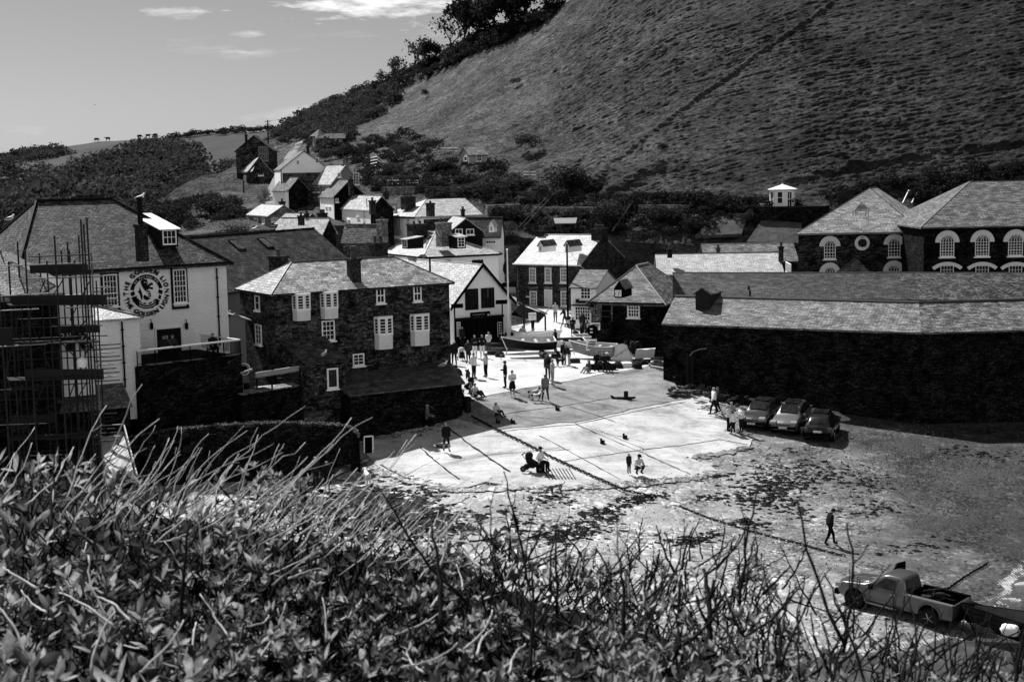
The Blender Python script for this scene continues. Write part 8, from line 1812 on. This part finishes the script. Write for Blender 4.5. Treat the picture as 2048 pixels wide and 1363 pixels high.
for px,lb,g in ((402,'person in dark jacket sitting tall at the pub terrace rail',.012),(322,'left of the drinkers seated before the dark pub doorway',.02),(331,'bald drinker seated before the dark pub doorway',.05),(349,'right of the drinkers seated before the dark pub doorway',.03)):
    A,dd_,bk_,tz_,L_=TERR; q=at(px,705,82 if px<400 else 83.5); u=(V((q.x,q.y,0))-V((A.x,A.y,0))).dot(dd_); person(lb,0,0,300,'sit','lap',1.74,g,.01,.01,.02,P=V((A.x,A.y,tz_+.0))+dd_*u+bk_*(1.3 if px>400 else 2.6),group='drinkers on the pub terrace',bald=px==331)
    c_=MB(); p=V((A.x,A.y,tz_))+dd_*u+bk_*(1.45 if px>400 else 2.75); c_.box(p+V((0,0,.38)),(.5,.45,.06)); c_.box(p+V((.1,.2,.62)),(.5,.05,.5)); 
    for sx in (-.2,.2):
        for sy in (-.18,.18): c_.tube([p+V((sx,sy,0)),p+V((sx,sy,.38))],.02,4)
    tag(c_.build('chair',DARK),'dark terrace chair under the '+('rail-side drinker' if px>400 else {322:'left doorway drinker',331:'bald doorway drinker',349:'right doorway drinker'}[px]),'chair','terrace chairs')
person('person in dark coat in the shade of the curved wall, left of two',632,975,300,'stand','down',1.68,.03,.02,.01,.1,dz=.05); person('person in dark spotted dress in the shade of the curved wall, right of two',655,985,300,'stand','down',1.68,.015,.012,.2,.1,skirt=True,dz=.05)
for p_,lb in ((G(1081,946)+V((0,.1,.33)),'low dark seat block under the person in white T-shirt'),(G(1204,742)+V((.1,.2,.33)),'low bench of the seated group'),(G(924,820)+V((0,0,.3)),'dark ledge block behind the bollard'),(G(855,852)+V((0,.1,.18)),'dark step against the outhouse wall under the person in cap'),(G(1152,690)+V((0,.1,.33)),'low kerb block at the road edge')):
    m=MB(); m.box(p_,(1.9 if 'bench' in lb else .5,.45,.42)); tag(m.build('seat_block',ST_DK),lb,'seat')
# dogs
def dog(label,px,py,face,L=.75,g=.02,g2=None,pose='stand',ear=.1,dz=.16,fluffy=1.0,tailup=True):
    root=empty('dog',(0,0,0),label,'dog'); k=L/.75; v=[V((.26,0,.44)),V((.05,0,.42)),(V((-.24,0,.45))),V((.36,0,.56)),V((.44,0,.66)),V((.56,0,.62)),V((.62,0,.60))]; e=[(0,1),(1,2),(0,3),(3,4),(4,5),(5,6)]; r=[.115,.095,.085,.07,.07,.045,.03]
    if pose=='sniff': v[3]=V((.38,0,.42));v[4]=V((.5,0,.3));v[5]=V((.58,0,.2));v[6]=V((.62,0,.15))
    for s in (1,-1):
        n=len(v); v+=[V((.25,.07*s,.3)),V((.24,.07*s,.16)),V((.26,.07*s,.02))]; e+=[(0,n),(n,n+1),(n+1,n+2)]; r+=[.055,.035,.03]
        n=len(v); v+=[V((-.22,.07*s,.32)),V((-.16,.07*s,.24)),V((-.28,.07*s,.14)),V((-.24,.07*s,.02))]; e+=[(2,n),(n,n+1),(n+1,n+2),(n+2,n+3)]; r+=[.07,.05,.03,.028]
    n=len(v); v+=[V((-.38,0,.5 if tailup else .4)),V((-.5,0,.62 if tailup else .3))]; e+=[(2,n),(n,n+1)]; r+=[.03,.022]
    me=skinned([q*k for q in v],e,[q*k*fluffy for q in r],1); m=MB(); m.add([tuple(q.co) for q in me.vertices],[tuple(p.vertices) for p in me.polygons]); bpy.data.meshes.remove(me)
    if g2 is None: mt=plain('fur_%d'%int(g*1000),g,.9,.1,.4,14,.6)
    else:
        mt,t,p,o=newmat('fur_pied_%d'%int(px)); c=coord(t,'Object'); t.links.new(ramp(t,noise(t,c,4.5,2),.49,g,.52,g2),p.inputs['Base Color']); p.inputs['Roughness'].default_value=.9
    m.build('body',mt,root,True,False)
    for s in (1,-1): q=MB(); h=v[4]*k; q.tube([h+V((0,s*.05,.04))*k,h+V((-.02,s*.10,-.01))*k,h+V((0,s*.11,-.1))*k],[.03*k,.035*k,.02*k],6); q.build('ear',plain('fur_%d'%int(g*1000),g,.9,.1,.4,14,.6),root,True,False)
    P=G(px,py); place(root,V((P.x,P.y,P.z+dz-.01)),R(face)); return root
dog('white and dark spaniel on a lead, nearer of the two dogs',1072,806,15,.75,.04,.7); dog('black and white dog behind the spaniel on a lead',1066,800,10,.8,.012,.5); dog('dark poodle standing beside the person in white jacket',936,761,265,.8,.02,fluffy=1.25)
dog('white curly dog at the dark edge of the slip near the shaded pair',735,968,110,.85,.6,fluffy=1.35,dz=.1); dog('brindle dog sniffing the sand below the slip edge',1113,988,200,.8,.06,.4,'sniff',dz=.04); dog('dark dog standing beside the grey clinker boat',1121,735,215,.8,.02)
m=MB(); a=G(1091,804)+V((-.28,.0,.85)); 
for px,py in ((1076,803),(1070,798)): b=G(px,py)+V((0,0,.55)); m.tube([a,a.lerp(b,.5)-Z*.12,b],.01,4)
tag(m.build('dog_lead',DARK),'pair of dark leads running from the grey-topped person to two dogs','lead')
# prams
def pram(label,px,py,face,g=.012,hood=.012,s=1.0):
    root=empty('pram',(0,0,0),label,'pram'); m=MB(); m.tube([(-.45,-.25,.95),(-.45,.25,.95)],.03,6)
    for y in (-.25,.25): m.tube([(-.45,y,.95),(-.1,y,.55),(.5,y*.5,.16)],.018,5); m.tube([(-.1,y,.55),(-.35,y,.2)],.018,5)
    m.build('frame',DARK,root); m=MB(); m.tube([(-.22,0,.85),(-.12,0,.6),(.1,0,.45),(.35,0,.45)],[.14,.2,.2,.1],9); m.build('seat',cloth(g),root,True); m=MB(); m.ball((-.12,0,.86),.27,10,0,(.85,.9,.8)); m.build('hood',cloth(hood),root,True)
    m=MB(); m.para((-.3,-.2,.22),(.5,0,0),(0,.4,0),(0,0,.16)); m.build('basket',cloth(.012),root)
    for c_,r in (((-.38,-.28,.17),.17),((-.38,.28,.17),.17),((.5,0,.13),.13)): wheel(root,c_,r,.05)
    P=G(px,py); place(root,V((P.x,P.y,P.z+.13)),R(face)); root.scale=(s,s,s)
pram('black three-wheeled pram next to the person in white T-shirt',1063,946,340,s=1.05); pram('dark pram with pale striped hood by the stone house corner',924,724,280,.012,.45); pram('dark pram with pale blanket in the road by the black pole',1138,657,280,.3,.012); pram('dark pram parked behind the couple by the outhouse corner',939,788,200)
m=MB(); P=G(885,893); 
for i in range(8): an=i*.785; m.add([P+V((math.cos(an)*.5,math.sin(an)*.45,.15)),P+V((math.cos(an+.785)*.5,math.sin(an+.785)*.45,.15)),P+V((0,0,.2))],[(0,1,2)])
tag(m.build('drain_cover',IRON),'dark round drain cover on the slip beside the walker in shorts','drain cover')
# ---------------------------------------------------------------- hedge on the bank in front of the camera
def leafmesh(name,p,d,nrm,L,Wd,mat,parent):
    n=len(p); d=d/np.linalg.norm(d,axis=1,keepdims=True); sd=np.cross(d,nrm); sd/=np.linalg.norm(sd,axis=1,keepdims=True)+1e-9; up=np.cross(sd,d)
    L=L[:,None];Wd=Wd[:,None]; bend=npr.uniform(-.05,.28,(n,1)); fo=npr.uniform(.1,.35,(n,1))
    m1=p+d*L*.3-up*Wd*fo*.8; m2=p+d*L*.68-up*(Wd*fo*.6+L*bend*.4); t=p+d*L-up*L*bend
    v=np.stack([p,m1-sd*Wd*.38+up*Wd*fo,m1,m1+sd*Wd*.38+up*Wd*fo,m2-sd*Wd*.42+up*Wd*fo*.8,m2,m2+sd*Wd*.42+up*Wd*fo*.8,t],1)
    F_=np.array([[0,2,1,1],[0,3,2,2],[1,2,5,4],[2,3,6,5],[4,5,7,7],[5,6,7,7]])
    tri=[(0,2,1),(0,3,2),(4,5,7),(5,6,7)]; qd=[(1,2,5,4),(2,3,6,5)]
    o8=np.arange(n)[:,None]*8; tl=(o8[:,:,None]+np.array(tri)[None]).reshape(-1); ql=(o8[:,:,None]+np.array(qd)[None]).reshape(-1)
    v=v-np.array(ORG[parent.name]); me=bpy.data.meshes.new(name); me.vertices.add(n*8); me.vertices.foreach_set("co",v.reshape(-1).astype(np.float32)); me.loops.add(len(tl)+len(ql)); me.loops.foreach_set('vertex_index',np.concatenate([tl,ql]))
    nt_,nq=n*4,n*2; me.polygons.add(nt_+nq); me.polygons.foreach_set('loop_start',np.concatenate([np.arange(nt_)*3,nt_*3+np.arange(nq)*4])); me.polygons.foreach_set('use_smooth',np.ones(nt_+nq,bool)); me.update(calc_edges=True); me.materials.append(mat)
    o=bpy.data.objects.new(name,me); C.objects.link(o); o.parent=parent; return o
def ytop(px): return float(np.interp(px,[r[0] for r in YT],[r[1] for r in YT]))
def depth(px,py,r):
    t=ytop(px); f=(py-t)/(1420-t); return 4.8-2.2*min(1.1,max(0,f))+r.uniform(-.25,.35)
HLD=leafmat('hedge_leaf_dark',.018,.3,.8,.5,26,.08,.13); HL=leafmat('hedge_leaf',.045,.4,.85,.42,26,.2,.34); HL2=leafmat('hedge_leaf_broad',.035,.4,.85,.42,16,.2,.33); TWP=plain('pale_twig',.38,.7,.1,.35,30); TWD=plain('dark_twig',.007,.8,.04,.4,30)  # the first leaf is a darker copy of the second
def foliage(parent,name,poly,n,leafn,L0,L1,ratio,mat,seed,up=.35,stem=TWD,wild=1.0,thin=None):
    r=random.Random(seed); xs=[q[0] for q in poly]; ys=[q[1] for q in poly]; P=[];D=[];Nn=[];LL=[]; sm=MB(); k=0
    while k<n:
        a,b=r.uniform(min(xs),max(xs)),r.uniform(min(ys),max(ys))
        if not inpoly(a,b,poly): continue
        if thin and r.random()>thin(a,b): k+=1 if r.random()<.3 else 0; continue
        k+=1; Y=depth(a,b,r); p=at(a,b,Y); ax=V((r.gauss(.15,.55)*wild,r.gauss(-.1,.5)*wild,1)).normalized(); ln=r.randint(*leafn); s=r.uniform(L0,L1)
        st=[p-ax*r.uniform(.10,.25)+V((r.gauss(0,.04),r.gauss(0,.04),-.03)),p-ax*.06+V((r.gauss(0,.01),r.gauss(0,.01),0)),p]; sm.tube(st,[.0032,.0026,.0018],3,0,False)
        for j in range(ln):
            an=j*2.4+r.uniform(-.4,.4); e=r.uniform(.25,1.05); o=ax.orthogonal().normalized(); o=Matrix.Rotation(an,3,ax)@o; dd=ax*math.cos(e)+o*math.sin(e)
            P.append(p-ax*s*.35*j/ln); D.append(dd); nn=(ax*math.sin(e)-o*math.cos(e)); Nn.append(nn+V((r.gauss(0,.25),r.gauss(0,.25),r.gauss(0,.25)))); LL.append(s*r.uniform(.6,1.1)*(1 if j>1 else .7))
    P=np.array([list(q) for q in P]);D=np.array([list(q) for q in D]);Nn=np.array([list(q) for q in Nn]);LL=np.array(LL)
    leafmesh(name,P,D,Nn,LL,LL*npr.uniform(ratio*.8,ratio*1.25,len(LL)),mat,parent); sm.build('stem',stem,parent,False,False)['kind']='stuff'
def twig(m,a,b,Ya,Yb,r0,bend=.12,r=random,side=.3,lv=0):
    """crooked twig between two photo pixels"""
    A,B=at(a[0],a[1],Ya),at(b[0],b[1],Yb); d=B-A; L=d.length; o=V((r.gauss(0,1),r.gauss(0,.6),r.gauss(0,1))); o=(o-d*(o.dot(d)/L/L)); o=o.normalized() if o.length>1e-6 else V((0,1,0)); k=9
    pts=[A+d*(i/k)+o*L*bend*math.sin(math.pi*i/k)*(.6+.4*i/k)+V((r.gauss(0,1),r.gauss(0,1),r.gauss(0,1)))*L*.007 for i in range(k+1)]
    m.tube(pts,[r0*(1-.55*i/k)*(1.25 if i%2 else 1) for i in range(k+1)],5,0,True)
    if lv<2:
        for i in range(2,k):
            if r.random()<side:
                dd=(pts[i]-pts[i-1]).normalized(); q=dd.orthogonal().normalized(); q=Matrix.Rotation(r.uniform(0,6.28),3,dd)@q; e=dd*.75+q*.65; l=L*r.uniform(.08,.28)*(1-.5*i/k)
                m.tube([pts[i],pts[i]+e*l*.5,pts[i]+(e+dd*.3)*l],[r0*.55,r0*.45,r0*.3],4,0,True)
rt=random.Random(21)
S1=empty('broadleaf_shrub',at(200,1200,3.2),'broad pointed-leaf shrub filling the bottom left corner','shrub')
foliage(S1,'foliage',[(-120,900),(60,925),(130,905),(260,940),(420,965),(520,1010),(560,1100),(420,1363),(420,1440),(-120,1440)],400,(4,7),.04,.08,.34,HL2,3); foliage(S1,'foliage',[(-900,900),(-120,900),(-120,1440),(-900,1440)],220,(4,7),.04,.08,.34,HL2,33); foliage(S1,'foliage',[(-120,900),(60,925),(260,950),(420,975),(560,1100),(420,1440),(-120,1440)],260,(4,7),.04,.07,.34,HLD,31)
S2=empty('leafy_shrub',at(800,1250,3),'small-leaved evergreen shrub filling the bottom centre','shrub')
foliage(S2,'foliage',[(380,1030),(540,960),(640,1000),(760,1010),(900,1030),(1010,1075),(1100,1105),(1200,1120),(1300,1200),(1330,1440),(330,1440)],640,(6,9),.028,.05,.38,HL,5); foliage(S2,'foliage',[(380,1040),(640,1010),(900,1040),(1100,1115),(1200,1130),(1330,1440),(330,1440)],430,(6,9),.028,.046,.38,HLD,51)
foliage(S2,'foliage',[(485,940),(500,910),(545,950),(620,955),(660,980),(620,1040),(520,1010)],26,(6,9),.03,.05,.36,HL,6)
S3=empty('thorny_shrub',at(1400,1250,3),'spiky dark-stemmed shrub with small leaves right of the bottom centre','shrub')
foliage(S3,'foliage',[(1150,1110),(1240,1105),(1330,1085),(1400,1120),(1480,1070),(1520,1075),(1560,1180),(1620,1300),(1650,1440),(1200,1440)],480,(5,8),.028,.048,.36,HL,8,thin=lambda a,b:.35+.65*min(1,max(0,(b-1120)/180)))
S4=empty('sparse_shrub',at(1800,1340,3),'sparse dark twigs with few leaves in the bottom right corner','shrub')
foliage(S4,'foliage',[(1640,1290),(1740,1250),(1850,1300),(1960,1320),(2100,1340),(2100,1440),(1640,1440)],150,(4,7),.028,.045,.36,HL,9); foliage(S4,'foliage',[(2100,1340),(3200,1345),(3200,1440),(2100,1440)],170,(4,7),.028,.045,.36,HL,91)
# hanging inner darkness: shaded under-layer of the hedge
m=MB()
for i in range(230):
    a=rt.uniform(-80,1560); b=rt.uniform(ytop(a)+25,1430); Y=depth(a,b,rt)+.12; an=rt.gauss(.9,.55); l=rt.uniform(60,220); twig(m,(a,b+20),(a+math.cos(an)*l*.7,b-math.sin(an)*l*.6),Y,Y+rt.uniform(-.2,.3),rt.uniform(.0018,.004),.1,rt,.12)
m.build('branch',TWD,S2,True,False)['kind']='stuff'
# long pale shoots leaning to the right
S5=empty('pale_twig_shrub',at(420,1050,3.9),'leaning bare shrub of long pale shoots in front of the curved wall','shrub'); m=MB()
for (a,b) in (((420,985),(613,812)),((520,990),(703,834)),((545,1005),(746,832)),((640,1020),(832,866)),((700,1040),(876,914)),((380,990),(568,905)),((430,1000),(610,885)),((440,1010),(612,908)),((560,1010),(667,890)),((560,1040),(790,900)),((690,1040),(815,880)),((690,1060),(860,950)),((760,1050),(940,955)),((160,985),(283,766)),((190,985),(318,835)),((230,1010),(350,880)),((250,1010),(340,872)),((140,985),(145,900)),((215,1010),(400,905)),((300,1010),(490,915)),((330,1030),(495,860)),((170,960),(212,810)),((0,960),(70,855)),((10,980),(65,882)),((90,960),(145,892)),((30,930),(28,905)),((600,1050),(720,955)),((620,1070),(740,985)),((780,1080),(925,965)),((600,1020),(715,935)),((460,985),(465,930)),((350,1040),(480,905)),((700,1000),(755,920)),((270,1000),(275,905)),((845,1080),(950,985)),((720,1100),(905,1000))):
    Y=rt.uniform(3.5,4.5); twig(m,(a[0]-40,a[1]+50),b,Y-.3,Y,rt.uniform(.0014,.0022),.07*rt.choice((-1,1)),rt,.1)
for i in range(85):
    a=rt.uniform(150,860); b=np.interp(a,[150,400,600,860],[985,1000,1040,1100])+rt.uniform(-20,70); l=rt.uniform(50,190); an=rt.gauss(.78,.22); Y=depth(a,b,rt)-.1; twig(m,(a,b),(a+math.cos(an)*l,b-math.sin(an)*l),Y-.1,Y+.1,rt.uniform(.001,.0018),.08,rt,.1)
for i in range(45):
    a=rt.uniform(0,1300); b=rt.uniform(1080,1350); l=rt.uniform(40,140); an=rt.uniform(0,3.1); Y=depth(a,b,rt)-.3; twig(m,(a,b),(a+math.cos(an)*l,b-math.sin(an)*l),Y,Y+.1,rt.uniform(.002,.0034),.1,rt,.2)
m.build('branch',TWP,S5,True,False)['kind']='stuff'
# dark upright shoots of the right-hand shrubs
m=MB()
for (a,b,r0) in (((935,1150),(755,965),.004),((1060,1120),(1005,940),.0035),((990,1060),(988,972),.002),((1045,1110),(1080,985),.002),((1100,1120),(1120,1030),.003),((1245,1100),(1236,1015),.002),((1330,1130),(1368,1050),.003),((1415,1250),(1408,1135),.009),((1360,1300),(1362,1150),.007),((1240,1300),(1240,1130),.007),((1480,1150),(1514,983),.004),((1425,1130),(1452,1055),.002),((1490,1140),(1512,1065),.003),((1115,1260),(1110,1060),.005),((1300,1150),(1390,1110),.003),((1180,1150),(1290,1060),.003),((1060,1290),(1062,1130),.005),((880,1200),(860,1050),.006),((365,1300),(380,1040),.006),((100,1000),(110,912),.004)):
    Y=rt.uniform(2.8,3.6); twig(m,(a[0],a[1]+60),b,Y,Y+.2,r0,.05,rt,.35)
for i in range(110):
    a=rt.uniform(1000,1560); b=rt.uniform(1110,1330); l=rt.uniform(40,120); an=rt.gauss(1.57,.7); Y=depth(a,b,rt)-.1; twig(m,(a,b),(a+math.cos(an)*l,b-math.sin(an)*l),Y,Y+.1,rt.uniform(.002,.0045),.07,rt,.4)
m.build('branch',TWD,S3,True,False)['kind']='stuff'
m=MB()
for (a,b,r0) in (((1690,1260),(1596,998),.0042),((1690,1270),(1696,1045),.0042),((1660,1280),(1745,1190),.003),((1680,1200),(1780,1130),.0025),((1600,1330),(1610,1150),.003),((1760,1363),(1830,1170),.003),((1800,1363),(1850,1225),.003),((1740,1363),(1650,1150),.004),((1660,1363),(1640,1230),.003),((1900,1363),(1960,1250),.003),((1830,1300),(1810,1180),.003),((1560,1300),(1660,1135),.003),((1500,1240),(1595,1175),.003),((1840,1380),(1990,1300),.003),((1560,1260),(1580,1160),.003)):
    Y=rt.uniform(2.7,3.3); twig(m,(a[0],a[1]+30),b,Y,Y+.2,r0,.06,rt,.35)
for i in range(80):
    a=rt.uniform(1540,2080); b=rt.uniform(ytop(a)+20,1380); l=rt.uniform(50,150); an=rt.gauss(1.45,.6); Y=depth(a,b,rt)-.1; twig(m,(a,b),(a+math.cos(an)*l,b-math.sin(an)*l),Y,Y+.1,rt.uniform(.002,.004),.07,rt,.4)
m.build('branch',TWD,S4,True,False)['kind']='stuff'
